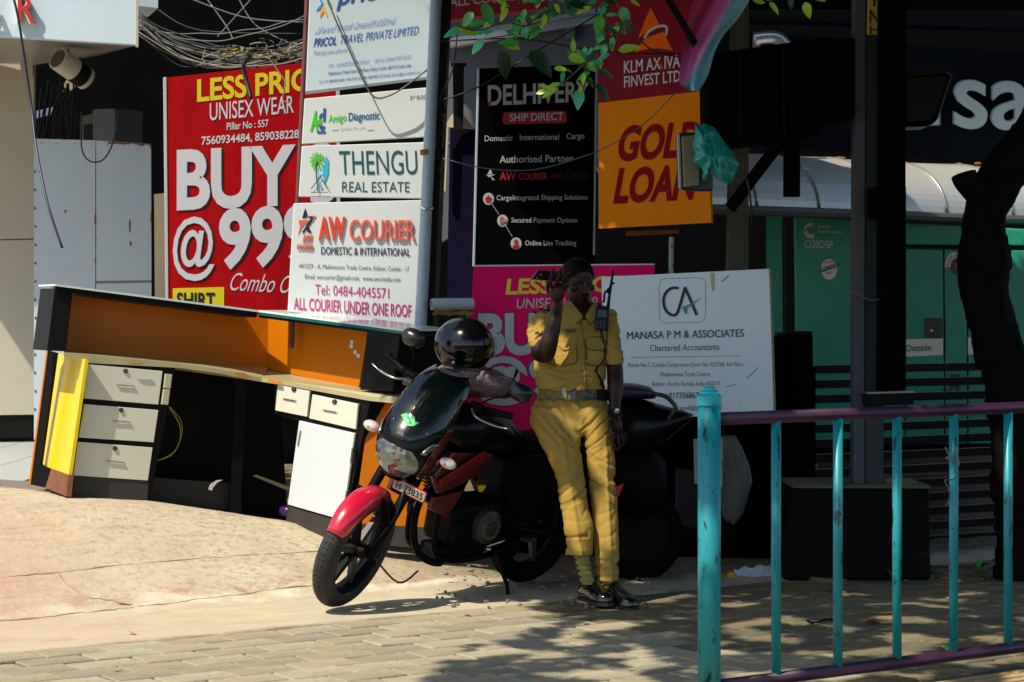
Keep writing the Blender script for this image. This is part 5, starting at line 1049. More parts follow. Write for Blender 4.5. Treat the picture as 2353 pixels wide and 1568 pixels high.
for (x, y, sz, lab) in ((2255, 1330, 40, 'small green weed growing at the right end of the pavement'), (2055, 1345, 34, 'low dark weed at the foot of the concrete plinth'), (2185, 1515, 26, 'tiny weed sprouting beside the bottom rail')):
    wd = root('weed', G(x, y), lab, 'plant'); g0 = G(x, y)
    for i in range(9):
        o = bpy.data.objects.new('leaf', LM[(0 if i % 2 else 2, .30)]); C.objects.link(o); o.parent = wd; h_ = random.random()*sz*g0.y/F
        o.location = (random.uniform(-.02, .02), 0, h_*.8); o.rotation_euler = (random.uniform(-.4, .4), random.uniform(-1, 0), random.random()*6.28); s_ = .035+.03*random.random(); o.scale = (s_, s_, s_)
    MB().tube([g0, g0+Vector((.01, 0, sz*g0.y/F))], .002, 5).o('stem', LG3, wd)
# ------------------------------------------------------------------ red and black motorcycle
BH, BL_, BD = R(-90-43), R(15), R(19)
bk_ = root('motorcycle', (.05, 11.85, .015), 'red and black motorcycle on its side stand with a helmet on the tank', 'motorcycle', rot=(-BL_, 0, BH))
BM = Matrix.Translation((.05, 11.85, .015)) @ Matrix.Rotation(BH, 4, 'Z') @ Matrix.Rotation(-BL_, 4, 'X')
HD = Vector((.93, 0, .95)); AX = Vector((-.438, 0, .899)).normalized()
SM = Matrix.Translation(HD) @ Matrix.Rotation(BD, 4, AX) @ Matrix.Translation(-HD)
BP = mat('gloss_black_plastic', (.002, .002, .0025), .25, spec=.22); MP = mat('matt_black_parts', (.002, .002, .0024), .55, spec=.08, c2=(.004, .004, .004), sc=14)
CR2 = mat('cherry_red_paint', (.48, .006, .03), .22, coat=.6); DRD = mat('shaded_red_paint', (.07, .001, .003), .3, coat=.3)  # DRD is the red darkened so its colour carries the shade
SCR = mat('smoked_screen', (.003, .006, .006), .16, coat=.5); ALY = mat('grey_alloy', (.05, .048, .042), .45, .4, c2=(.025, .025, .022), sc=20)
LENS = mat('headlight_glass', (.30, .34, .34), .14, .8, c2=(.07, .085, .085), sc=9, amt=.8); CLR = mat('clear_lens', (.62, .55, .55), .12, .2, bump=.5, bsc=60); AMB = mat('amber_bulb', (.8, .22, .02), .3)
def bo(mb, name, m, par=bk_, steer=False, **k):
    if steer: mb.xf(SM)
    return mb.o(name, m, par, local=True, **k)
FA = Vector((1.34, 0, .315))
def wheel(c_, steer, wd=.052, rad=.305):
    pr = []
    for i in range(18):
        a_ = 2*math.pi*i/18; pr.append((wd*math.sin(a_)*(1.0), rad-.058+.058*math.cos(a_) if math.cos(a_) > -.5 else rad-.058-.03))
    ty = MB().lathe(pr, c_, (0, 1, 0), 56, closed=True)
    ob = bo(ty, 'tyre', RUB, steer=steer, smooth=True)
    tg = MB()
    for i in range(64):
        a_ = 2*math.pi*i/64
        for sd in (-1, 1):
            q_ = []
            for u, yy in ((0, .008), (1, .046)):
                ang_ = a_+u*.11*1.0; rr_ = rad-.058+.058*math.sqrt(max(0, 1-(yy/wd)**2))+.0015; p_ = c_+Vector((math.cos(ang_)*rr_, yy*sd, math.sin(ang_)*rr_)); t_ = Vector((-math.sin(ang_), 0, math.cos(ang_)))*.0035; q_ += [p_+t_, p_-t_]
            tg.add([q_[0], q_[1], q_[3], q_[2]], [[0, 1, 2, 3]])
    if steer: tg.xf(SM)
    g_ = mk('tread_grooves', tg.v, tg.f, mat('groove_black', (.001, .001, .001), .9, spec=0), ob, local=True, recalc=False); g_['kind'] = 'stuff'
    rm = MB().lathe([(-.036, rad-.085), (-.036, rad-.098), (0, rad-.108), (.036, rad-.098), (.036, rad-.085), (.0, rad-.092)], c_, (0, 1, 0), 48, closed=True); bo(rm, 'rim', MP, steer=steer, smooth=True)
    for k_ in range(6):
        a_ = R(60*k_+12); d_ = Vector((math.cos(a_), 0, math.sin(a_))); t_ = Vector((-d_.z, 0, d_.x)); a0 = c_+d_*.03; a1 = c_+d_*(rad-.10)
        s_ = MB().hexa([a0+t_*.020+Vector((0, -.020, 0)), a0-t_*.020+Vector((0, -.020, 0)), a0-t_*.020+Vector((0, .020, 0)), a0+t_*.020+Vector((0, .020, 0))], [a1+t_*.012+Vector((0, -.014, 0)), a1-t_*.012+Vector((0, -.014, 0)), a1-t_*.012+Vector((0, .014, 0)), a1+t_*.012+Vector((0, .014, 0))])
        bo(s_, 'spoke', MP if k_ % 2 else ALY, steer=steer, bevel=.004)
    bo(MB().lathe([(-.06, .001), (-.06, .035), (.06, .035), (.06, .001)], c_, (0, 1, 0), 20), 'hub', MP, steer=steer)
wheel(FA, True, .056, .315); _R = RUB; RUB = mat('shaded_rubber', (.003, .003, .003), .9, spec=.08); wheel(Vector((0, 0, .305)), False, .062); RUB = _R  # darker copy of the tyre rubber paints the shade at the rear
bo(MB().lathe([(-.064, .065), (-.064, .12), (-.060, .12), (-.060, .065)], FA, (0, 1, 0), 32, closed=True), 'brake_disc', ALY, steer=True)
for sd in (-1, 1):
    y = .088*sd; top = Vector((.955, y, .97)); bot = Vector((1.325, y, .305)); d_ = bot-top
    bo(MB().tube([top, top+d_*.44], .0165, 14), 'fork_tube', CHR, steer=True, smooth=True)
    bo(MB().tube([top+d_*.42, top+d_*.45, top+d_*.98, top+d_*1.02], [.025, .026, .025, .018], 14), 'fork_slider', MP, steer=True, smooth=True)
# front mudguard
vv, ff = [], []; NA, NW = 18, 10
for i in range(NA+1):
    a_ = R(27+92*i/NA); rad_ = .340-.012*(abs(i-9)/9)**2; wd_ = .068*(.62+.38*math.sin(math.pi*min(1, (i+1.5)/NA*1.0)))
    for j in range(NW+1):
        v_ = -1+2*j/NW; r2 = rad_-.055*abs(v_)**2.2; vv.append(FA+Vector((math.cos(a_)*r2, wd_*math.sin(v_*math.pi/2), math.sin(a_)*r2)))
n0 = len(vv); vv += [FA+(v-FA)*.985 for v in vv]
W1 = NW+1
for i in range(NA):
    for j in range(NW): q_ = [i*W1+j, i*W1+j+1, (i+1)*W1+j+1, (i+1)*W1+j]; ff += [q_, [a+n0 for a in q_[::-1]]]
for i in range(NA):
    for j in (0, NW): a, b = i*W1+j, (i+1)*W1+j; ff.append([a, b, b+n0, a+n0])
for j in range(NW):
    for i in (0, NA): a, b = i*W1+j, i*W1+j+1; ff.append([a, b, b+n0, a+n0])
mb = MB().add(vv, ff); bo(mb, 'mudguard', CR2, steer=True, smooth=True)
for sd in (-1, 1): bo(MB().tube([FA+Vector((-.02, .07*sd, .30)), FA+Vector((-.05, .083*sd, .20)), FA+Vector((-.09, .088*sd, .13))], [.03, .03, .02], 8, flat=.3), 'mudguard_stay', MP, steer=True)
# headlight cowl: profile rows (z, front x, half width)
ROW = [(.640, 1.13, .030), (.68, 1.19, .088), (.75, 1.235, .138), (.81, 1.25, .160), (.87, 1.245, .170), (.93, 1.215, .172), (1.0, 1.165, .170), (1.07, 1.11, .164), (1.14, 1.05, .150), (1.19, 1.0, .125), (1.225, .965, .090)]
def row(z):
    for (z0, x0, w0), (z1, x1, w1) in zip(ROW, ROW[1:]):
        if z0 <= z <= z1+1e-6: u = (z-z0)/(z1-z0); return x0+(x1-x0)*u, w0+(w1-w0)*u
    return ROW[-1][1:]
def cowlpt(z, v, off=0):
    xf_, hw = row(z); x = xf_-.16*abs(v)**2.0; y = hw*math.sin(v*math.pi/2)*(1+.0*v); return Vector((x+off*(1-abs(v)*.5), y+off*v*.8, z))
def shell(name, z0, z1, v0, v1, m, off=0, th=.004, nz_=12, nv_=12, mask=None, par=bk_):
    def g(i, j):
        z = z0+(z1-z0)*i/nz_; a, b = (v0(i/nz_), v1(i/nz_)) if callable(v0) else (v0, v1); return cowlpt(z, a+(b-a)*j/nv_, off)
    A = [g(i, j) for i in range(nz_+1) for j in range(nv_+1)]; B_ = [p-Vector((th, 0, 0)) for p in A]; w_ = nv_+1; n_ = len(A); f = []
    for i in range(nz_):
        for j in range(nv_): q_ = [i*w_+j, i*w_+j+1, (i+1)*w_+j+1, (i+1)*w_+j]; f += [q_, [a+n_ for a in q_[::-1]]]
    ed = [(i*w_, (i+1)*w_) for i in range(nz_)]+[(i*w_+nv_, (i+1)*w_+nv_) for i in range(nz_)]+[(j, j+1) for j in range(nv_)]+[(nz_*w_+j, nz_*w_+j+1) for j in range(nv_)]
    f += [[a, b, b+n_, a+n_] for a, b in ed]
    return bo(MB().add(A+B_, f), name, m, par, steer=True, smooth=True)
shell('cowl', .645, .98, -1, 1, BP, 0); shell('cowl_side', .72, 1.12, lambda u: -1, lambda u: -.66-.08*u, CR2, .006); shell('cowl_side', .72, 1.0, lambda u: .66+.12*u, lambda u: 1, DRD, .006)
shell('windscreen', .90, 1.222, lambda u: -.16-.56*min(1, u*3.0), lambda u: .16+.66*min(1, u*3.0), SCR, .010, nz_=18)
ln_ = shell('headlight', .70, .865, lambda u: -.60*math.sin(math.pi*(.16+.72*u))**.6, lambda u: .60*math.sin(math.pi*(.16+.72*u))**.6, LENS, .010, nz_=7, nv_=9)
random.seed(3); cs_ = ln_.data.vertices; half = len(cs_)//2
for i_ in range(half): d_ = random.uniform(-.0035, .0035); cs_[i_].co.x += d_
ln_.data.shade_flat()
shell('headlight_rim', .675, .70, lambda u: -.35-.1*u, lambda u: .35+.1*u, BP, .016)
shell('pilot_lamp', .865, .925, lambda u: -.62-.16*u, lambda u: -.50-.12*u, LENS, .012, nv_=3, nz_=4); shell('pilot_lamp', .865, .925, lambda u: .50+.12*u, lambda u: .62+.16*u, LENS, .012, nv_=3, nz_=4)
for z, v in ((.965, -.30), (.965, .42), (1.07, -.55), (1.06, .68)): bo(MB().ell(cowlpt(z, v, .016), (.006, .006, .006), n=8, m=6), 'screen_bolt', CHR, steer=True)
stk = [(.0, .50), (.25, 1.0), (.45, .7), (.62, .95), (.80, .55), (1.0, .62), (.85, .2), (.55, .0), (.25, .30)]
A = [cowlpt(.965+.055*b_, -.22+.40*a_, .0135) for a_, b_ in stk]; bo(MB().hexa(A, [p-Vector((.002, 0, 0)) for p in A]), 'green_sticker', mat('sticker_green', (.0, .42, .10), .4), steer=True)
A = [cowlpt(.918+.02*b_, -.10+.16*a_, .0155) for a_, b_ in ((0, 0), (1, 0), (.8, 1), (.2, 1))]; bo(MB().hexa(A, [p-Vector((.003, 0, 0)) for p in A]), 'badge', ALY, steer=True)
# indicators, plate, bars, mirrors
for sd in (-1, 1):
    c_ = Vector((1.10, .232*sd, .845)); bo(MB().tube([Vector((1.05, .11*sd, .845)), c_-Vector((0, .02*sd, 0))], .011, 8), 'indicator_stalk', MP, steer=True)
    ind = bo(MB().ell(c_, (.034, .046, .027), n=18, m=12), 'indicator', CLR, steer=True, smooth=True); bo(MB().ell(c_+Vector((.026, 0, 0)), (.012, .012, .009), n=8, m=6), 'bulb', AMB, ind, steer=True)
pp = [(a_*.78, b_*.9) for a_, b_ in [(-.11, -.028), (.11, -.028), (.118, -.02), (.118, .02), (.11, .028), (-.11, .028), (-.118, .02), (-.118, -.02)]]
pf = [Vector((1.175, y+.11, .655+z)) for y, z in pp]
plt = bo(MB().hexa(pf, [p-Vector((.006, 0, 0)) for p in pf]), 'number_plate', mat('plate_cream', (.36, .32, .23), .5), steer=True)
pf = [Vector((1.1735, y*1.05+.11, .655+z*1.18)) for y, z in pp]; bo(MB().hexa(pf, [p-Vector((.006, 0, 0)) for p in pf]), 'plate_rim', CR2, plt, steer=True)
class PlateMap:
    n = Vector((1, 0, 0)); M3 = SM
    def at(s, x, y, off=0): return SM @ Vector((1.176+off, x+.11, .655-y))
PLT = PlateMap()
TXTB = [('H 73835', -.078, .018, .082, .018, .034, PLT, TK, plt, 0, 1.2, .001)]
bo(MB().tube(cat([Vector((.86, -.33, 1.115)), Vector((.91, -.16, 1.10)), Vector((.93, 0, 1.06)), Vector((.91, .16, 1.10)), Vector((.86, .33, 1.115))]), .013, 8), 'handlebar', MP, steer=True, smooth=True)
bo(MB().box((.945, 0, 1.035), (.07, .24, .04)), 'top_clamp', ALY, steer=True, bevel=.008)
for sd in (-1, 1):
    bo(MB().tube([Vector((.885, .24*sd, 1.11)), Vector((.88, .27*sd, 1.114)), Vector((.86, .375*sd, 1.13)), Vector((.858, .38*sd, 1.131))], [.019, .0175, .0185, .024], 12), 'grip', MP, steer=True, smooth=True)
    bo(MB().box((.905, .20*sd, 1.11), (.05, .07, .045)), 'switch_cluster', MP, steer=True, bevel=.01)
    bo(MB().tube(cat([Vector((.93, .19*sd, 1.10)), Vector((.975, .25*sd, 1.085)), Vector((.955, .35*sd, 1.08)), Vector((.94, .41*sd, 1.09))]), [.009]*13+[.006]*5+[.010], 8, flat=.6), 'lever', mat('polished_alloy', (.42, .42, .42), .25, .9), steer=True, smooth=True)
    bo(MB().tube(cat([Vector((.90, .20*sd, 1.12)), Vector((.915, (.21 if sd < 0 else .27)*sd, 1.19)), Vector((.915, (.225 if sd < 0 else .345)*sd, 1.25 if sd < 0 else 1.235))]), .0055, 6), 'mirror_stalk', MP, steer=True, smooth=True)
    mr = MB()
    for (dx, ry, rz) in ((-.030, .050, .034), (-.030, .062, .045), (-.016, .064, .047), (.004, .056, .042), (.020, .038, .028), (.028, .012, .010)):
        mr_r = [Vector((.915+dx, (.255 if sd < 0 else .40)*sd, 1.295 if sd < 0 else 1.275))+Vector((0, ry*math.copysign(abs(math.cos(a_))**.75, math.cos(a_)), rz*math.copysign(abs(math.sin(a_))**.75, math.sin(a_)))) for a_ in [2*math.pi*q_/22 for q_ in range(22)]]
        mr.v += mr_r
    mr.f = [[i*22+k_, i*22+(k_+1) % 22, (i+1)*22+(k_+1) % 22, (i+1)*22+k_] for i in range(5) for k_ in range(22)]+[list(range(22))[::-1], [110+k_ for k_ in range(22)]]
    bo(mr, 'mirror', mat('mirror_shell', (.012, .013, .015), .28), steer=True, smooth=True)
    bo(MB().tube([Vector((.915, (.22 if sd < 0 else .335)*sd, 1.235)), Vector((.915, (.24 if sd < 0 else .365)*sd, 1.265))], [.010, .016], 10), 'mirror_neck', MP, steer=True, smooth=True)
bo(MB().box((.96, -.17, 1.09), (.045, .06, .035)), 'brake_reservoir', ALY, steer=True, bevel=.006)
bo(MB().box((.97, 0, 1.06), (.08, .16, .05)), 'instrument_pod', BP, steer=True, bevel=.015)
# tank, seat, tail
def loft(rows, n=20, pw=.8):
    rs = []
    for x, zc, hw, hh in rows: rs.append([Vector((x, hw*math.copysign(abs(math.cos(a_))**pw, math.cos(a_)), zc+hh*math.copysign(abs(math.sin(a_))**pw, math.sin(a_)))) for a_ in [2*math.pi*k_/n for k_ in range(n)]])
    return MB().rings(rs)
bo(loft([(.30, .80, .08, .05), (.36, .84, .12, .09), (.50, .88, .155, .12), (.68, .90, .165, .13), (.82, .90, .150, .115), (.90, .91, .10, .08), (.93, .92, .05, .04)]), 'fuel_tank', BP, smooth=True)
bo(loft([(-.38, .87, .05, .025), (-.30, .86, .09, .035), (-.10, .82, .125, .04), (.12, .80, .13, .045), (.30, .79, .10, .045), (.36, .79, .05, .03)]), 'seat', MP, smooth=True)
bo(loft([(-.48, .84, .02, .02), (-.40, .82, .07, .05), (-.15, .76, .10, .08), (.15, .70, .11, .09), (.32, .68, .09, .08)]), 'tail_panel', BP, smooth=True)
bo(MB().tube(cat([Vector((-.15, .13, .86)), Vector((-.38, .11, .93)), Vector((-.46, 0, .94)), Vector((-.38, -.11, .93)), Vector((-.15, -.13, .86))]), .012, 8), 'grab_rail', ALY, smooth=True)
for sd in (-1, 1):
    y = .175*sd
    A = [Vector((.60, y*.85, .80)), Vector((.90, y*.9, .83)), Vector((1.03, y, .72)), Vector((.97, y*1.05, .62)), Vector((.80, y*1.0, .66)), Vector((.66, y*.9, .70))]; bo(MB().hexa(A, [v-Vector((0, .04*sd, 0)) for v in A]), 'tank_shroud', DRD, bevel=.012)
    A = [Vector((.62, y*1.02, .805)), Vector((.70, y*1.03, .83)), Vector((1.0, y*1.12, .70)), Vector((.985, y*1.12, .665))]; bo(MB().hexa(A, [v-Vector((0, .012*sd, 0)) for v in A]), 'red_flash', mat('flash_red', (.16, .002, .006), .3), bevel=.003)
    A = [Vector((.76, y*.9, .62)), Vector((.98, y*.98, .60)), Vector((1.0, y*.95, .54)), Vector((.84, y*.85, .47))]; bo(MB().hexa(A, [v-Vector((0, .03*sd, 0)) for v in A]), 'lower_shroud', DRD, bevel=.008)
A = [Vector((.66+.02*math.cos(a_)*(1+.5*math.sin(3*a_)), .181, .63+.026*math.sin(a_)*(1+.4*math.cos(2*a_)))) for a_ in [2*math.pi*i/11 for i in range(11)]]; bo(MB().hexa(A, [v-Vector((0, .012, 0)) for v in A]), 'yellow_splash', mat('splash_yellow', (.6, .45, .01), .4))
for sd in (-1, 1):
    A = [Vector((.05, .13*sd, .78)), Vector((.36, .14*sd, .78)), Vector((.46, .145*sd, .62)), Vector((.34, .14*sd, .46)), Vector((.10, .13*sd, .50))]; bo(MB().hexa(A, [v-Vector((0, .05*sd, 0)) for v in A]), 'side_cover', MP, bevel=.01)
bo(MB().box((.22, 0, .56), (.40, .20, .36)), 'airbox', MP, bevel=.02)
# engine and frame
bo(MB().box((.56, 0, .40), (.36, .24, .24)), 'crankcase', MP, bevel=.04)
bo(MB().lathe([(.12, .001), (.12, .095), (.155, .09), (.17, .06), (.172, .001)], (.52, 0, .40), (0, 1, 0), 30), 'clutch_cover', ALY); bo(MB().lathe([(.170, .045), (.170, .062), (.178, .060), (.178, .045)], (.52, 0, .40), (0, 1, 0), 30, closed=True), 'cover_ring', mat('worn_brass_alloy', (.16, .14, .09), .4, .7)); bo(MB().lathe([(.115, .001), (.115, .06), (.145, .055), (.146, .001)], (.70, 0, .38), (0, 1, 0), 24), 'alternator_cover', MP)
for i in range(9): bo(MB().box((.70+.012*i, 0, .50+.022*i), (.20, .20, .008), Matrix.Rotation(-.5, 3, 'Y')), 'cooling_fin', MP)
bo(MB().box((.74, 0, .58), (.12, .13, .22), Matrix.Rotation(-.5, 3, 'Y')), 'cylinder', MP)
bo(MB().tube(cat([Vector((.82, .03, .60)), Vector((.96, .06, .56)), Vector((.99, .07, .42)), Vector((.93, .08, .27)), Vector((.78, .10, .21)), Vector((.50, -.12, .20)), Vector((.1, -.16, .26)), Vector((-.35, -.18, .38))]), [.019]*30+[.02]*3+[.045]*9+[.04], 10), 'exhaust_pipe', MP, smooth=True)
for y in (-.10, .10):
    bo(MB().tube(cat([Vector((.88, y*.3, .92)), Vector((.86, y, .70)), Vector((.86, y, .45)), Vector((.80, y, .24)), Vector((.45, y, .22)), Vector((.25, y, .32)), Vector((.22, y, .62)), Vector((-.2, y, .76))]), .015, 8), 'frame_tube', MP, smooth=True)
    bo(MB().tube([Vector((.26, y, .36)), Vector((0, y, .305)), Vector((-.04, y, .305))], .022, 8), 'swingarm', MP)
    bo(MB().tube([Vector((-.02, y, .32)), Vector((.08, y, .72))], .026, 10), 'shock_absorber', MP)
bo(MB().box((.30, .155, .31), (.06, .10, .02)), 'foot_rest', MP, bevel=.005); bo(MB().tube(cat([Vector((.34, .15, .33)), Vector((.44, .19, .33)), Vector((.55, .19, .31)), Vector((.56, .23, .31))]), .007, 6), 'gear_lever', CHR, smooth=True)
bo(MB().box((.19, .15, .31), (.075, .06, .018)), 'rear_foot_rest', ALY, bevel=.004)
bo(MB().tube([Vector((.40, .12, .25)), Vector((.37, .22, .10)), Vector((.36, .285, -.062))], [.014, .012, .011], 8), 'side_stand', MP); bo(MB().box((.355, .295, -.065), (.06, .05, .008)), 'stand_foot', MP)
bo(MB().box((.60, 0, .235), (.34, .16, .09)), 'belly_guard', MP, bevel=.02)
bo(MB().tube(cat([Vector((-.05, 0, .66)), Vector((-.22, 0, .60)), Vector((-.36, 0, .44))]), .05, 8, flat=.4), 'rear_mudguard', MP)
for i, pts in enumerate(([(1.0, .05, .80), (1.10, .11, .62), (1.08, .10, .50), (1.0, .06, .56), (.90, .06, .66)], [(1.0, .02, .80), (1.08, .06, .60), (1.02, .05, .55), (.86, .08, .58)], [(1.30, .10, .33), (1.20, .13, .50), (1.16, .12, .62), (1.06, .08, .60)], [(1.28, .10, .30), (1.1, .14, .15), (.95, .12, .19)])):
    o = MB().tube(cat([Vector(p) for p in pts], 5), .0055, 6); bo(o, 'control_cable', WIRE, smooth=True)
# helmet and jacket on the tank
hm = root('helmet', P(1065, 860, 11.22), 'glossy black full face helmet resting on a jacket on the motorcycle tank', 'helmet')
hc = P(1066, 795, 11.22); HG = mat('helmet_gloss', (.002, .002, .003), .14, coat=.35, spec=.35)
rs_ = []; Rz = Matrix.Rotation(R(35), 3, 'Z')
for i in range(20):
    ph = math.pi*(i+.15)/19.3*.80; r_ = .160*math.sin(ph)*(1 if ph < 1.6 else 1-.10*(ph-1.6)); z = .150*math.cos(ph)
    rs_.append([hc+Rz@Vector((r_*1.0*math.cos(a_)*(.93), r_*1.10*math.sin(a_)*(1), z)) for a_ in [2*math.pi*k_/36 for k_ in range(36)]])
shl = MB().rings(rs_).o('shell', HG, hm, smooth=True)
vs_ = []
for i in range(7):
    z = .045-.105*i/6; rr0 = .1615*math.sqrt(max(.05, 1-(z/.155)**2))+.003
    for j in range(13): a_ = R(-62+100*j/12); vs_.append(hc+Vector((rr0*math.cos(a_)*1.04, rr0*math.sin(a_)*1.0, z)))
MB().add(vs_, [[i*13+j, i*13+j+1, (i+1)*13+j+1, (i+1)*13+j] for i in range(6) for j in range(12)]).o('visor', mat('smoked_visor', (.02, .02, .022), .1, coat=1), hm, smooth=True)
MB().lathe([(0, .137), (0, .145), (.014, .145), (.014, .137)], hc-Vector((0, 0, .128)), (0, 0, 1), 36, closed=True).o('edge_seal', RUB, hm)
disc(Pl(1000, 11.07, 1120, 11.07), 1041, 833, 3.4, 3.4, GWt, 'visor_screw', hm, off=.006)
text('NINJA', 1024, 829, 1062, 822, 9, Pl(1000, 11.07, 1100, 11.07, lean=R(-14)), mat('print_dull_gold', (.16, .13, .02), .4), hm, bold=1.2, shear=.25)
jk = root('folded_jacket', P(1090, 900, 11.25), 'dusky mauve grey jacket crumpled over the motorcycle tank', 'jacket')
rs_ = []; out_ = [(992, 868, 15, 14), (1010, 868, 24, 20), (1040, 870, 30, 26), (1080, 874, 34, 28), (1120, 878, 32, 26), (1150, 882, 26, 22), (1175, 888, 18, 16), (1190, 896, 10, 9)]
pts = cat([Vector(o_) for o_ in [(a0, b0, c0) for a0, b0, c0, _ in out_]], 14); NB_ = 64
for i, p in enumerate(pts):
    c_ = P(p.x, p.y, 11.22+.0004*(p.x-1090)); r_ = p.z*11.2/F*1.02
    rs_.append([c_+Vector((0, -math.cos(a_)*r_*2.0, math.sin(a_)*r_))*(1)+Vector((.5, -1, 1)).normalized()*.026*(mnoise.noise(Vector((p.x*.04, a_*1.6, 1)))-.8*max(0, 1-abs(mnoise.noise(Vector((p.x*.022+a_*.9, a_*1.9-p.x*.02, 5))))/.16)+.15*mnoise.noise(Vector((p.x*.13+a_*2, a_*3.5, 5)))) for a_ in [2*math.pi*k_/NB_ for k_ in range(NB_)]])
MB().rings(rs_).o('cloth', mat('mauve_cloth', (.17, .11, .13), .7, c2=(.06, .04, .048), sc=8), jk, smooth=True)
# second, black motorcycle parked behind the officer
sc2 = root('parked_scooter', P(1500, 1290, 12.2), 'black scooter parked in deep shade behind the officer, its mauve seat showing', 'scooter')
pz = lambda x, y, d=0: P(x, y, 12.0+d)
def lp(rows, name, m, par=sc2, n=16):
    rs = []
    for x, y, hw, hh in rows: c_ = pz(x, y); rs.append([c_+Vector((0, -hw*math.cos(a_), hh*math.sin(a_))) for a_ in [2*math.pi*k_/n for k_ in range(n)]])
    return MB().rings(rs).o(name, m, par, smooth=True)
lp([(1395, 905, .08, .04), (1420, 900, .13, .05), (1460, 900, .14, .045), (1492, 903, .12, .035), (1505, 908, .07, .02)], 'seat', mat('mauve_seat', (.030, .020, .045), .35))
lp([(1390, 980, .10, .12), (1430, 985, .14, .16), (1480, 985, .15, .16), (1530, 975, .12, .10), (1570, 962, .06, .045), (1592, 958, .02, .015)], 'body_panel', BP)
lp([(1380, 1090, .10, .13), (1430, 1100, .15, .20), (1490, 1110, .14, .2), (1530, 1110, .08, .12)], 'lower_body', MP)
MB().tube(cat([pz(1500, 905, -.1), pz(1530, 912, -.1), pz(1552, 935, -.1), pz(1545, 950, -.1), pz(1532, 968, -.1)]), .012, 8).o('grab_rail', ALY, sc2, smooth=True)
A = [pz(1412, 1120, -.25), pz(1434, 1112, -.25), pz(1418, 1148, -.25), pz(1408, 1150, -.25)]; MB().hexa(A, [v+Vector((0, .02, 0)) for v in A]).o('pink_decal', mat('decal_pink', (.5, .01, .10), .4), sc2)
for x in (1470,): MB().lathe([(.055*math.sin(2*math.pi*i/12), .21+.05*math.cos(2*math.pi*i/12)) for i in range(12)], pz(x, 1230, .1)+Vector((0, 0, 0)), (.35, -1, 0), 32, closed=True).o('tyre', MATS['shaded_rubber'], sc2, smooth=True)
MB().lathe([(-.03, .001), (-.03, .19), (.03, .19), (.03, .001)], pz(1470, 1230, .1), (.35, -1, 0), 24).o('wheel_disc', MP, sc2)
# ------------------------------------------------------------------ the officer
from mathutils.bvhtree import BVHTree
pr_ = root('person', G(1395, 1398), 'person in khaki uniform leaning on the motorcycle, phone raised to the ear', 'person')
KH = mat('khaki_cotton', (.37, .235, .048), .8, c2=(.29, .18, .034), sc=5, bump=.12, bsc=260, spec=.2)
SKN = mat('dark_brown_skin', (.030, .011, .007), .42, c2=(.020, .007, .005), sc=14, spec=.3)
HAIR = mat('black_hair', (.002, .002, .002), .7, spec=.1)
def ringsY(rows, n=28, pw=1.0, sub=4):
    rows = [Vector(r_) if len(r_) == 5 else Vector(r_) for r_ in rows] if False else rows
    q = [rows[0]]+list(rows)+[rows[-1]]; out = []
    for i in range(1, len(q)-2):
        for k_ in range(sub):
            t = k_/sub; out.append([.5*((2*b_)+(c_-a_)*t+(2*a_-5*b_+4*c_-d_)*t*t+(-a_+3*b_-3*c_+d_)*t**3) for a_, b_, c_, d_ in zip(*q[i-1:i+3])])
    out.append(list(rows[-1])); rs = []
    for y, xl, xr, D, dr in out:
        c_ = P((xl+xr)/2, y, D); rx = (xr-xl)/2*D/F
        rs.append([c_+Vector((rx*math.copysign(abs(math.cos(a_))**pw, math.cos(a_)), -dr*math.copysign(abs(math.sin(a_))**pw, math.sin(a_)), 0)) for a_ in [2*math.pi*k_/n for k_ in range(n)]])
    return rs
def solid(mb, name, m, parent, vox=.006, fn=None, it=3, sub=False):
    me = bpy.data.meshes.new('tmp'); me.from_pydata(mb.v, [], mb.f); bm = bmesh.new(); bm.from_mesh(me); bmesh.ops.recalc_face_normals(bm, faces=bm.faces); bm.to_mesh(me); bm.free()
    o = bpy.data.objects.new('tmp', me); C.objects.link(o); r_ = o.modifiers.new('r', 'REMESH'); r_.mode = 'VOXEL'; r_.voxel_size = vox
    s_ = o.modifiers.new('s', 'SMOOTH'); s_.iterations = it; s_.factor = .6
    dg = bpy.context.evaluated_depsgraph_get(); dg.update(); ev = o.evaluated_get(dg); m2 = bpy.data.meshes.new_from_object(ev)
    V_ = [v.co.copy() for v in m2.vertices]; Nn = [v.normal.copy() for v in m2.vertices]; Ff = [list(p.vertices) for p in m2.polygons]
    bpy.data.objects.remove(o); bpy.data.meshes.remove(me); bpy.data.meshes.remove(m2)
    if fn: V_ = [v+n_*fn(v, n_) for v, n_ in zip(V_, Nn)]
    ob = mk(name, V_, Ff, m, parent, smooth=True, recalc=False); return ob, BVHTree.FromPolygons(V_, Ff)
def px_of(v): return CX+v.x/v.y*F, HY+(H-v.z)/v.y*F
CAMP = Vector((0, 0, H))
def drape(bvh, x, y, off=.003):
    d = (P(x, y, 11)-CAMP).normalized(); h = bvh.ray_cast(CAMP, d, 30)
    if h[0] is None: return None
    return h[0]+h[1]*off-d*0
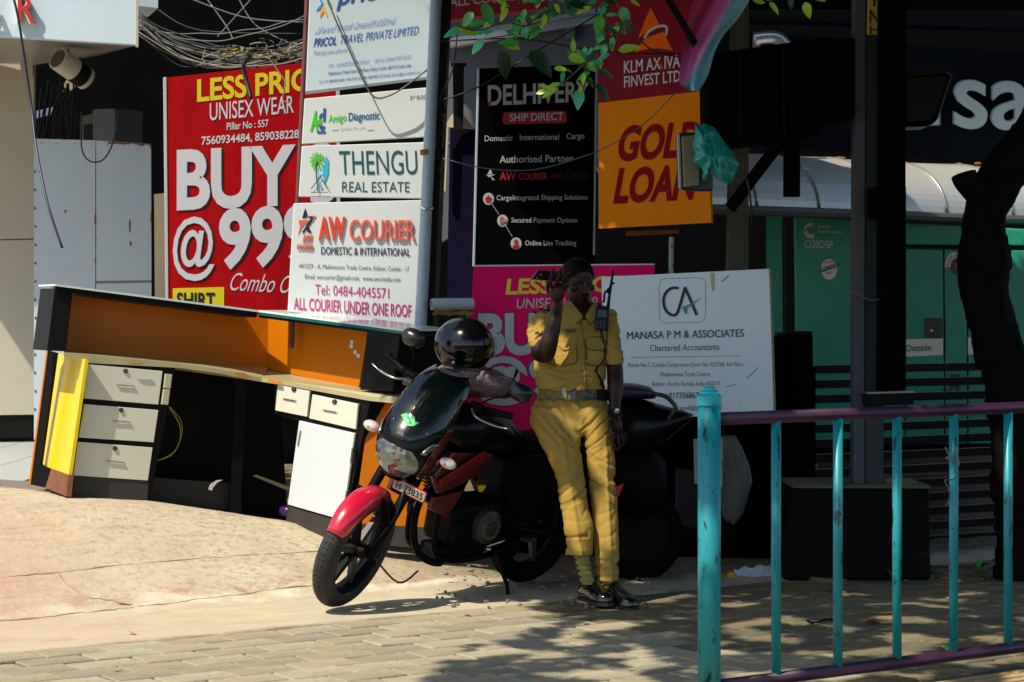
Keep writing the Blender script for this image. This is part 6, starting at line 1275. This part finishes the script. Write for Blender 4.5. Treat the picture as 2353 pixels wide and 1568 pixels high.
def patch(bvh, quad, name, m, par, off=.004, n=8, k_=8, th=.002):
    A, B_, C_, D_ = [Vector((a[0], a[1], 0)) for a in quad]; V_ = []; last = None
    for i in range(n+1):
        for j in range(k_+1):
            u, v = j/k_, i/n; p = A.lerp(B_, u).lerp(D_.lerp(C_, u), v); h = drape(bvh, p.x, p.y, off)
            if h is None: h = last or P(p.x, p.y, 11.1)
            last = h; V_.append(h)
    w_ = k_+1; Ff = [[i*w_+j, i*w_+j+1, (i+1)*w_+j+1, (i+1)*w_+j] for i in range(n) for j in range(k_)]; nn = len(V_)
    V_ += [v+Vector((0, th+off, 0)) for v in V_]; Ff += [[a+nn for a in f[::-1]] for f in Ff]
    ed = [(j, j+1) for j in range(k_)]+[(n*w_+j, n*w_+j+1) for j in range(k_)]+[(i*w_, (i+1)*w_) for i in range(n)]+[(i*w_+k_, (i+1)*w_+k_) for i in range(n)]
    Ff += [[a, b_, b_+nn, a+nn] for a, b_ in ed]; return mk(name, V_, Ff, m, par, smooth=False)
def ridge(v): return 1-2*abs(v)
def crease(v, w_=.13): return -.62*max(0, 1-(v/(w_*1.25))**2)**2
# shirt
tor = ringsY([(694, 1300, 1362, 11.36, .06), (703, 1272, 1388, 11.35, .085), (712, 1246, 1408, 11.34, .10), (728, 1236, 1416, 11.33, .115), (760, 1232, 1412, 11.31, .125), (800, 1230, 1402, 11.28, .13), (845, 1226, 1394, 11.25, .135), (880, 1230, 1392, 11.23, .135), (898, 1236, 1392, 11.22, .130)])
sh_ = MB().rings(tor)
ra = [(718, 1232, 1284, 11.30, .066), (735, 1217, 1276, 11.26, .066), (765, 1209, 1268, 11.20, .064), (790, 1211, 1262, 11.15, .060), (801, 1215, 1262, 11.13, .058)]
la = [(712, 1372, 1410, 11.32, .05), (728, 1376, 1420, 11.31, .060), (765, 1380, 1425, 11.28, .060), (805, 1386, 1431, 11.25, .058), (838, 1390, 1438, 11.23, .058)]
sh_.rings(ringsY(ra, 22)).rings(ringsY(la, 22))
def nv(x, y, z): return mnoise.noise(Vector((x, y, z)))
def shirtfold(v, n_):
    x, y = px_of(v); k_ = .4+.9*sm((y-800)/60)
    f_ = .006*k_*nv(v.x*6, v.y*5, v.z*9)+.011*k_*crease(nv(v.x*4+v.z*3, v.y*4, v.z*15+2))
    if x < 1285 and y < 810: f_ += .012*crease(nv(v.x*5, v.y*3, v.z*24-v.x*16), .2)+.006*nv(v.x*9, 1, v.z*16)
    if x > 1380 and y < 845: f_ += .011*crease(nv(v.x*5, v.y*3+4, v.z*17+v.x*12), .2)+.005*nv(v.x*9, 5, v.z*14)
    return f_+.0035*crease(nv(v.x*13, v.y*9, v.z*22+v.x*8), .16)
shirt, SBV = solid(sh_, 'shirt', KH, pr_, .0065, shirtfold)
# trousers
tr_ = MB()
tr_.rings(ringsY([(888, 1244, 1388, 11.23, .112), (900, 1242, 1390, 11.23, .118), (925, 1228, 1396, 11.23, .128), (955, 1218, 1400, 11.22, .130), (985, 1222, 1402, 11.20, .12), (1000, 1236, 1398, 11.19, .09)], 36))
tr_.rings(ringsY([(935, 1220, 1320, 11.18, .10), (978, 1221, 1334, 11.14, .105), (1028, 1246, 1337, 11.10, .098), (1084, 1271, 1342, 11.05, .088), (1117, 1278, 1345, 11.02, .082), (1166, 1288, 1353, 10.99, .075), (1209, 1294, 1363, 10.96, .074), (1249, 1297, 1361, 10.94, .072), (1276, 1296, 1362, 10.93, .072)], 30))
tr_.rings(ringsY([(935, 1318, 1398, 11.2, .10), (985, 1336, 1406, 11.17, .10), (1018, 1342, 1410, 11.15, .098), (1051, 1345, 1414, 11.13, .090), (1104, 1350, 1415, 11.10, .082), (1157, 1358, 1421, 11.07, .076), (1249, 1366, 1423, 11.02, .070), (1300, 1370, 1422, 11.0, .070), (1334, 1374, 1422, 10.98, .070)], 30))
def trfold(v, n_):
    x, y = px_of(v); sg = 1 if x < 1335+(y-985)*.08 else -1
    hip = max(0, 1-abs(y-970)/95); knee = max(0, 1-abs(y-1115)/85); hem = max(0, 1-abs(y-1245)/60) if sg > 0 else max(0, 1-abs(y-1300)/55)
    f_ = .010*hip*nv(v.x*5, v.y*4, v.z*12+v.x*9*sg)+.022*hip*crease(nv(v.x*3.2, v.y*3, v.z*15+v.x*13*sg), .16)
    f_ += .009*knee*nv(v.x*4, v.y*4+3, v.z*13-v.x*8*sg)+.019*knee*crease(nv(v.x*3.5, v.y*3+3, v.z*14-v.x*9*sg+5), .16)
    f_ += .009*hem*nv(v.x*5, v.y*4+7, v.z*16)+.018*hem*crease(nv(v.x*4, v.y*3+7, v.z*20), .18)
    f_ += .008*nv(v.x*6, v.y*4, v.z*5)+.004*crease(nv(v.x*9, v.y*7, v.z*14+v.x*5*sg), .14)
    if y > 1000:
        cxl = 1290+(y-1000)*.17 if sg > 0 else 1392+(y-1000)*.04
        f_ += .008*max(0, 1-abs(x-cxl)/7)*(n_.y < 0)
    return f_
trous, TBV = solid(tr_, 'trousers', KH, pr_, .0065, trfold)
# body: head, neck, arms with hands, legs as one surface
bd_ = MB()
bd_.rings([[p*.80+sum(g_, Vector())/len(g_)*.20 for p in g_] for g_ in tor[::3]])
bd_.tube([P(1336, 720, 11.36), P(1334, 700, 11.34), P(1330, 668, 11.33)], [.066, .060, .058], 18)
fw = (Matrix.Rotation(R(27), 3, 'Z') @ Vector((0, -1, -.20))).normalized(); rt = fw.cross(Vector((0, 0, 1))).normalized(); upv = rt.cross(fw).normalized()
HC = P(1328, 648, 11.31); HM = Matrix((rt, fw, upv)).transposed()
def hp(x, y, z): return HC+HM@Vector((x, y, z))
HMr = HM
bd_.ell(hp(0, -.012, .030), (.076, .097, .098), HMr, 28, 20); bd_.ell(hp(0, .022, -.038), (.060, .070, .088), HMr, 24, 16); bd_.ell(hp(0, .050, -.092), (.034, .030, .028), HMr, 16, 10)
bd_.ell(hp(0, .066, .016), (.050, .020, .016), HMr, 16, 10)                       # brow
bd_.tube([hp(0, .084, .008), hp(0, .100, -.018), hp(0, .108, -.034), hp(0, .086, -.046)], [.008, .010, .014, .010], 12); bd_.ell(hp(.014, .092, -.036), (.010, .012, .008), HMr, 10, 8); bd_.ell(hp(-.014, .092, -.036), (.010, .012, .008), HMr, 10, 8)
bd_.ell(hp(0, .088, -.060), (.026, .012, .007), HMr, 14, 8); bd_.ell(hp(0, .086, -.072), (.022, .012, .008), HMr, 14, 8)
for s_ in (-1, 1): bd_.ell(hp(.050*s_, .050, -.020), (.022, .026, .022), HMr, 12, 8); bd_.ell(hp(.078*s_, -.010, -.012), (.008, .020, .033), HMr, 12, 8)
def limb(pts): bd_.tube(cat([P(a, b_, c_) for a, b_, c_, r_ in pts], 5), [pts[min(int(i/5), len(pts)-1)][3]*(1-(i % 5)/5)+pts[min(int(i/5)+1, len(pts)-1)][3]*((i % 5)/5) for i in range(5*(len(pts)-1)+1)], 16)
limb([(1252, 728, 11.28, .032), (1241, 770, 11.18, .036), (1241, 805, 11.12, .048), (1243, 818, 11.09, .044)])
limb([(1241, 812, 11.10, .044), (1254, 812, 11.05, .048), (1262, 785, 11.02, .046), (1272, 745, 11.02, .038), (1279, 712, 11.04, .030), (1282, 697, 11.05, .027)])
limb([(1396, 735, 11.3, .030), (1409, 790, 11.26, .036), (1413, 850, 11.23, .043), (1414, 880, 11.20, .043), (1413, 915, 11.17, .034), (1413, 945, 11.14, .027), (1414, 955, 11.13, .025)])
limb([(1285, 1000, 11.12, .045), (1312, 1120, 11.02, .036), (1328, 1240, 10.95, .032), (1338, 1300, 10.94, .036), (1350, 1345, 10.93, .034)])
limb([(1375, 1000, 11.15, .045), (1386, 1120, 11.09, .036), (1394, 1240, 11.02, .032), (1398, 1350, 10.96, .036)])
# raised hand holding the phone
bd_.ell(P(1281, 672, 11.06), (.040, .018, .052), Matrix.Rotation(R(8), 3, 'Y'), 18, 12)
def finger(pts, r0): bd_.tube([P(a, b_, c_) for a, b_, c_ in pts], [r0*1.12, r0*1.05, r0, r0*.92, r0*.6][:len(pts)], 10); bd_.ell(P(*pts[-1]), (r0*.85,)*3, None, 8, 6)
finger([(1266, 662, 11.05), (1264, 645, 11.00), (1268, 630, 10.99), (1273, 619, 11.02)], .0090)
finger([(1278, 658, 11.05), (1281, 642, 10.99), (1286, 628, 10.985), (1290, 619, 11.02)], .0092)
finger([(1290, 660, 11.05), (1293, 646, 11.00), (1297, 634, 10.99), (1300, 627, 11.03)], .0085)
finger([(1298, 668, 11.06), (1303, 655, 11.02), (1306, 643, 11.02), (1307, 636, 11.05)], .0075)
finger([(1266, 680, 11.07), (1258, 668, 11.10), (1258, 656, 11.13), (1263, 648, 11.15)], .0105)
# hanging hand
bd_.ell(P(1418, 978, 11.12), (.026, .040, .052), Matrix.Rotation(R(-12), 3, 'Y'), 18, 12)
for i, (xa, ya, xb, yb, xc, yc, xd, yd, D0) in enumerate(((1410, 992, 1408, 1012, 1411, 1026, 1417, 1034, 11.08), (1418, 997, 1420, 1016, 1423, 1028, 1420, 1036, 11.10), (1426, 996, 1431, 1012, 1431, 1022, 1425, 1031, 11.13), (1431, 992, 1436, 1004, 1436, 1014, 1431, 1021, 11.16))): finger([(xa, ya, D0), (xb, yb, D0-.01), (xc, yc, D0), (xd, yd, D0+.015)], .0088-.0005*i)
finger([(1406, 965, 11.09), (1402, 982, 11.05), (1405, 998, 11.04), (1411, 1008, 11.05)], .0105)
body, BBV = solid(bd_, 'body', SKN, pr_, .0042, lambda v, n_: .0007*mnoise.noise(v*60), it=2)
# hair, eyes
hr = MB(); V_ = []; 
for i in range(15):
    th_ = math.pi*.60*i/14
    for k_ in range(30):
        a_ = 2*math.pi*k_/30; fr = max(0, math.sin(a_)); t2 = th_*(1-.42*fr**1.5)+.0; V_.append(hp(.083*math.sin(t2)*math.cos(a_), -.012+.106*math.sin(t2)*math.sin(a_), .030+.096*math.cos(t2)+.003*mnoise.noise(Vector((i*.9, k_*.9, 0)))))
hr.rings([V_[i*30:(i+1)*30] for i in range(15)]); hr.o('hair', HAIR, pr_, smooth=True)
for s_ in (-1, 1): e_ = MB().ell(hp(.031*s_, .074, -.004), (.013, .009, .008), HMr, 12, 8).o('eye', mat('eye_white', (.05, .04, .035), .3), pr_, smooth=True); MB().ell(hp(.031*s_, .081, -.004), (.0055, .0035, .0055), HMr, 8, 6).o('iris', mat('iris_dark', (.005, .003, .002), .2), e_, smooth=True)
MB().ell(hp(0, .094, -.052), (.024, .010, .005), HMr, 12, 6).o('moustache', HAIR, pr_, smooth=True)
# uniform details
patch(SBV, [(1316, 698), (1364, 698), (1344, 736), (1340, 736)], 'open_neck', SKN, pr_, .004)
for q_, nm in (([(1312, 696), (1339, 730), (1326, 744), (1296, 712)], 'collar_flap'), ([(1364, 696), (1380, 712), (1358, 746), (1344, 730)], 'collar_flap')): patch(SBV, q_, nm, KH, shirt, .009, th=.004)
patch(SBV, [(1334, 742), (1346, 742), (1350, 893), (1340, 893)], 'button_placket', KH, shirt, .0045, n=24, k_=3)
SEAM = mat('painted_seam_shade', (.10, .06, .012), .9)  # dark lines paint the shading along pocket, collar and placket edges
for pts_ in ([(1335, 742), (1343, 800), (1345, 850), (1347, 892)], [(1347, 802), (1349, 838), (1389, 836), (1390, 800)], [(1346, 779), (1388, 775), (1388, 800), (1370, 806), (1347, 800), (1346, 779)], [(1262, 800), (1266, 838), (1322, 836), (1324, 800)], [(1312, 696), (1326, 744), (1339, 730)], [(1380, 712), (1358, 746), (1344, 730)], [(1392, 722), (1396, 790), (1392, 836)]):
    pq_ = [drape(SBV, (a0.x), (a0.y), .0075) for a0 in cat([Vector((x, y, 0)) for x, y in pts_], 4)]; pq_ = [p for p in pq_ if p]
    if len(pq_) > 2: MB().tube(pq_, .0022, 5).o('seam', SEAM, shirt)
for x, y in ((1322, 752), (1331, 797), (1341, 831), (1345, 870)): 
    h = drape(SBV, x+6, y, .009); MB().lathe([(0, .001), (0, .0065), (.003, .0055), (.0035, .001)], h, (0, -1, 0), 12).o('button', mat('khaki_button', (.34, .22, .03), .4), shirt)
for x0_, x1_ in ((1347, 1388), (1262, 1322)):
    pk_ = patch(SBV, [(x0_, 782), (x1_, 778), (x1_+2, 836), (x0_+4, 838)], 'chest_pocket', KH, shirt, .005)
    patch(SBV, [(x0_-1, 779), (x1_+1, 775), (x1_, 800), ((x0_+x1_)/2+3, 806)], 'pocket_flap', KH, pk_, .010)
BKD = mat('black_webbing', (.003, .003, .003), .6, spec=.15)
patch(SBV, [(1300, 760), (1322, 758), (1322, 764), (1301, 766)], 'name_badge', mat('dull_badge_metal', (.30, .27, .2), .3, .8), shirt, .012)
for q_ in ([(1236, 704), (1268, 704), (1272, 716), (1234, 714)], [(1392, 712), (1412, 716), (1416, 728), (1394, 724)]): patch(SBV, q_, 'epaulette', KH, shirt, .010, th=.004)
wire('shoulder_cord', [p for p in [drape(SBV, x, y, .012) for x, y in ((1240, 716), (1248, 712), (1262, 718), (1276, 719))] if p], .008, BKD, pr_, n=8)
patch(SBV, [(1233, 705), (1238, 702), (1252, 716), (1247, 720)], 'rank_clip', mat('dull_badge_metal', (.30, .27, .2), .3, .8), shirt, .013)
stp = [drape(SBV, x, y, .006) for x, y in ((1372, 722), (1380, 760), (1388, 800), (1384, 830), (1368, 850), (1376, 868), (1385, 892))]; stp = [p for p in stp if p]
MB().tube(cat(stp, 5), .011, 8, flat=.4).o('radio_strap', BKD, pr_, smooth=True)
belt = patch(TBV, [(1244, 896), (1388, 897), (1389, 921), (1242, 919)], 'belt', mat('khaki_webbing', (.20, .135, .025), .7, bump=.4, bsc=200), pr_, .017, n=3, k_=24, th=.006)
SBR = [drape(SBV, x, 910, .012) for x in (1242, 1390)]
patch(TBV, [(1312, 896), (1364, 897), (1364, 921), (1312, 921)], 'buckle', mat('worn_buckle', (.06, .055, .04), .3, .6, c2=(.02, .018, .015), sc=40), belt, .024, n=3, k_=6, th=.004)
patch(TBV, [(1294, 895), (1301, 895), (1301, 921), (1294, 921)], 'belt_loop', mat('brass_keeper', (.35, .30, .17), .3, .8), belt, .025, n=2, k_=2, th=.004)
patch(TBV, [(1365, 896), (1390, 898), (1391, 922), (1365, 921)], 'belt_pouch', BKD, belt, .026, n=2, k_=4, th=.004)
wt = MB().lathe([(-.012, .029), (-.012, .033), (.012, .033), (.012, .029)], P(1413, 946, 11.14), (.05, 0, 1), 24, closed=True).o('watch_strap', BKD, pr_); MB().lathe([(0, .001), (0, .015), (.008, .014), (.009, .001)], P(1416, 945, 11.11), (.5, -1, 0), 20).o('watch_face', mat('watch_steel', (.4, .4, .4), .2, .9), wt)
# socks and shoes
sk_ = MB().rings(ringsY([(1266, 1318, 1352, 10.935, .042), (1290, 1322, 1356, 10.935, .040), (1315, 1327, 1360, 10.935, .040), (1342, 1334, 1368, 10.93, .042)], 20, sub=8))
for i, v in enumerate(sk_.v): c_ = sk_.v[(i//20)*20]*.5+sk_.v[(i//20)*20+10]*.5; sk_.v[i] = c_+(v-c_)*(1+.08*math.sin((i//20)*1.6))
sk_.o('sock', mat('khaki_sock', (.24, .20, .05), .85, bump=.4, bsc=120), pr_, smooth=True); MB().rings(ringsY([(1325, 1380, 1416, 10.97, .04), (1352, 1380, 1416, 10.97, .042)], 20)).o('sock', MATS['khaki_sock'], pr_, smooth=True)
SHO = mat('polished_black_leather', (.006, .006, .007), .13, coat=.6)
def shoe(heel, toe, w0, lift=.0):
    h_, t_ = Vector(heel), Vector(toe); ax = (t_-h_); L_ = ax.length; ax.normalize(); sd = ax.cross(Vector((0, 0, 1))).normalized(); up_ = sd.cross(ax); rs = []
    for u, wd, hh in ((0, .55, .065), (.06, .80, .090), (.2, .88, .108), (.35, .88, .106), (.48, .92, .086), (.62, 1.0, .068), (.78, 1.0, .056), (.90, .82, .044), (.97, .5, .032), (1.0, .2, .020)):
        c_ = h_+ax*L_*u; rs.append([c_+sd*(w0*wd*math.copysign(abs(math.cos(a_))**.8, math.cos(a_)))+up_*(.014+(hh if math.sin(a_) > 0 else .010)*math.sin(a_)) for a_ in [2*math.pi*k_/22 for k_ in range(22)]])
    s_ = MB().rings(rs).o('shoe', SHO, pr_, smooth=True); rs = []
    for u, wd in ((0, .62), (.05, .84), (.2, .92), (.4, .86), (.62, 1.06), (.8, 1.06), (.93, .82), (1.01, .3)):
        c_ = h_+ax*L_*u; rs.append([c_+sd*w0*wd*a_+up_*b_ for a_, b_ in ((-1, -.004), (1, -.004), (1, .012), (-1, .012))])
    MB().rings(rs).o('sole', RUB, s_)
    MB().tube([h_+ax*.075+up_*.06, h_+ax*.078+up_*.095], [.047, .041], 18).o('shoe_collar', SHO, s_, smooth=True)
shoe(P(1340, 1375, 11.02), P(1402, 1392, 10.80), .052); shoe(P(1388, 1384, 11.04), P(1456, 1402, 10.77), .052)
# phone and radio: separate things
ph = root('mobile_phone', P(1265, 640, 11.04), 'dark mobile phone held to the ear of the officer', 'phone')
a = [P(1221, 643, 10.97), P(1237, 622, 10.97), P(1312, 627, 11.14), P(1304, 650, 11.14)]; nq_ = (a[1]-a[0]).cross(a[2]-a[1]).normalized(); nq_ = nq_ if nq_.y > 0 else -nq_
MB().hexa(a, [p+nq_*.010 for p in a]).o('case', mat('phone_case', (.012, .010, .010), .3), ph, bevel=.003)
for x, y in ((1234, 638), (1243, 631)): MB().ell(P(x, y, 10.985), (.006, .003, .006), n=12, m=6).o('camera_lens', mat('lens_ring', (.16, .09, .07), .2, .6), ph)
rd = root('walkie_talkie', P(1383, 765, 11.14), 'black walkie talkie with a long aerial clipped at the left shoulder', 'radio')
a = [P(1370, 704, 11.15), P(1400, 706, 11.15), P(1398, 762, 11.13), P(1366, 758, 11.13)]; MB().hexa(a, [p+Vector((0, .035, 0)) for p in a]).o('radio_body', mat('radio_black', (.004, .004, .005), .5, spec=.2), rd, bevel=.004)
a = [P(1374, 712, 11.145), P(1394, 713, 11.145), P(1394, 730, 11.14), P(1373, 729, 11.14)]; MB().hexa(a, [p+Vector((0, .006, 0)) for p in a]).o('screen', mat('radio_screen', (.004, .012, .018), .2), rd)
for i in range(5):
    for j in range(3): MB().box(P(1373+j*8+i*-.4, 738+i*4.6, 11.133), (.009, .003, .003)).o('key', mat('radio_key', (.12, .12, .12), .4), rd)
MB().tube([P(1397, 708, 11.16), P(1399, 690, 11.16), P(1409, 622, 11.17)], [.0095, .008, .006], 10).o('antenna', MATS['radio_black'], rd, smooth=True)
MB().tube([P(1377, 706, 11.16), P(1377, 696, 11.16)], .010, 10).o('volume_knob', MATS['radio_black'], rd)
MB().tube(cat([P(1412, 650, 11.15), P(1404, 655, 11.15), P(1398, 668, 11.15), P(1390, 672, 11.15), P(1388, 690, 11.15), P(1385, 696, 11.15)]), .0055, 8).o('lanyard', BKD, rd, smooth=True); MB().ell(P(1398, 669, 11.15), (.012, .012, .014), n=10, m=8).o('lanyard_knot', BKD, rd, smooth=True)

for t_ in TXTB:
    TXT.append((t_[0], t_[1], t_[2], t_[3], t_[4], t_[5], t_[5], t_[6], t_[7], t_[8], t_[9], t_[10], t_[11], 0, 'lettering', 0))
flush_text()
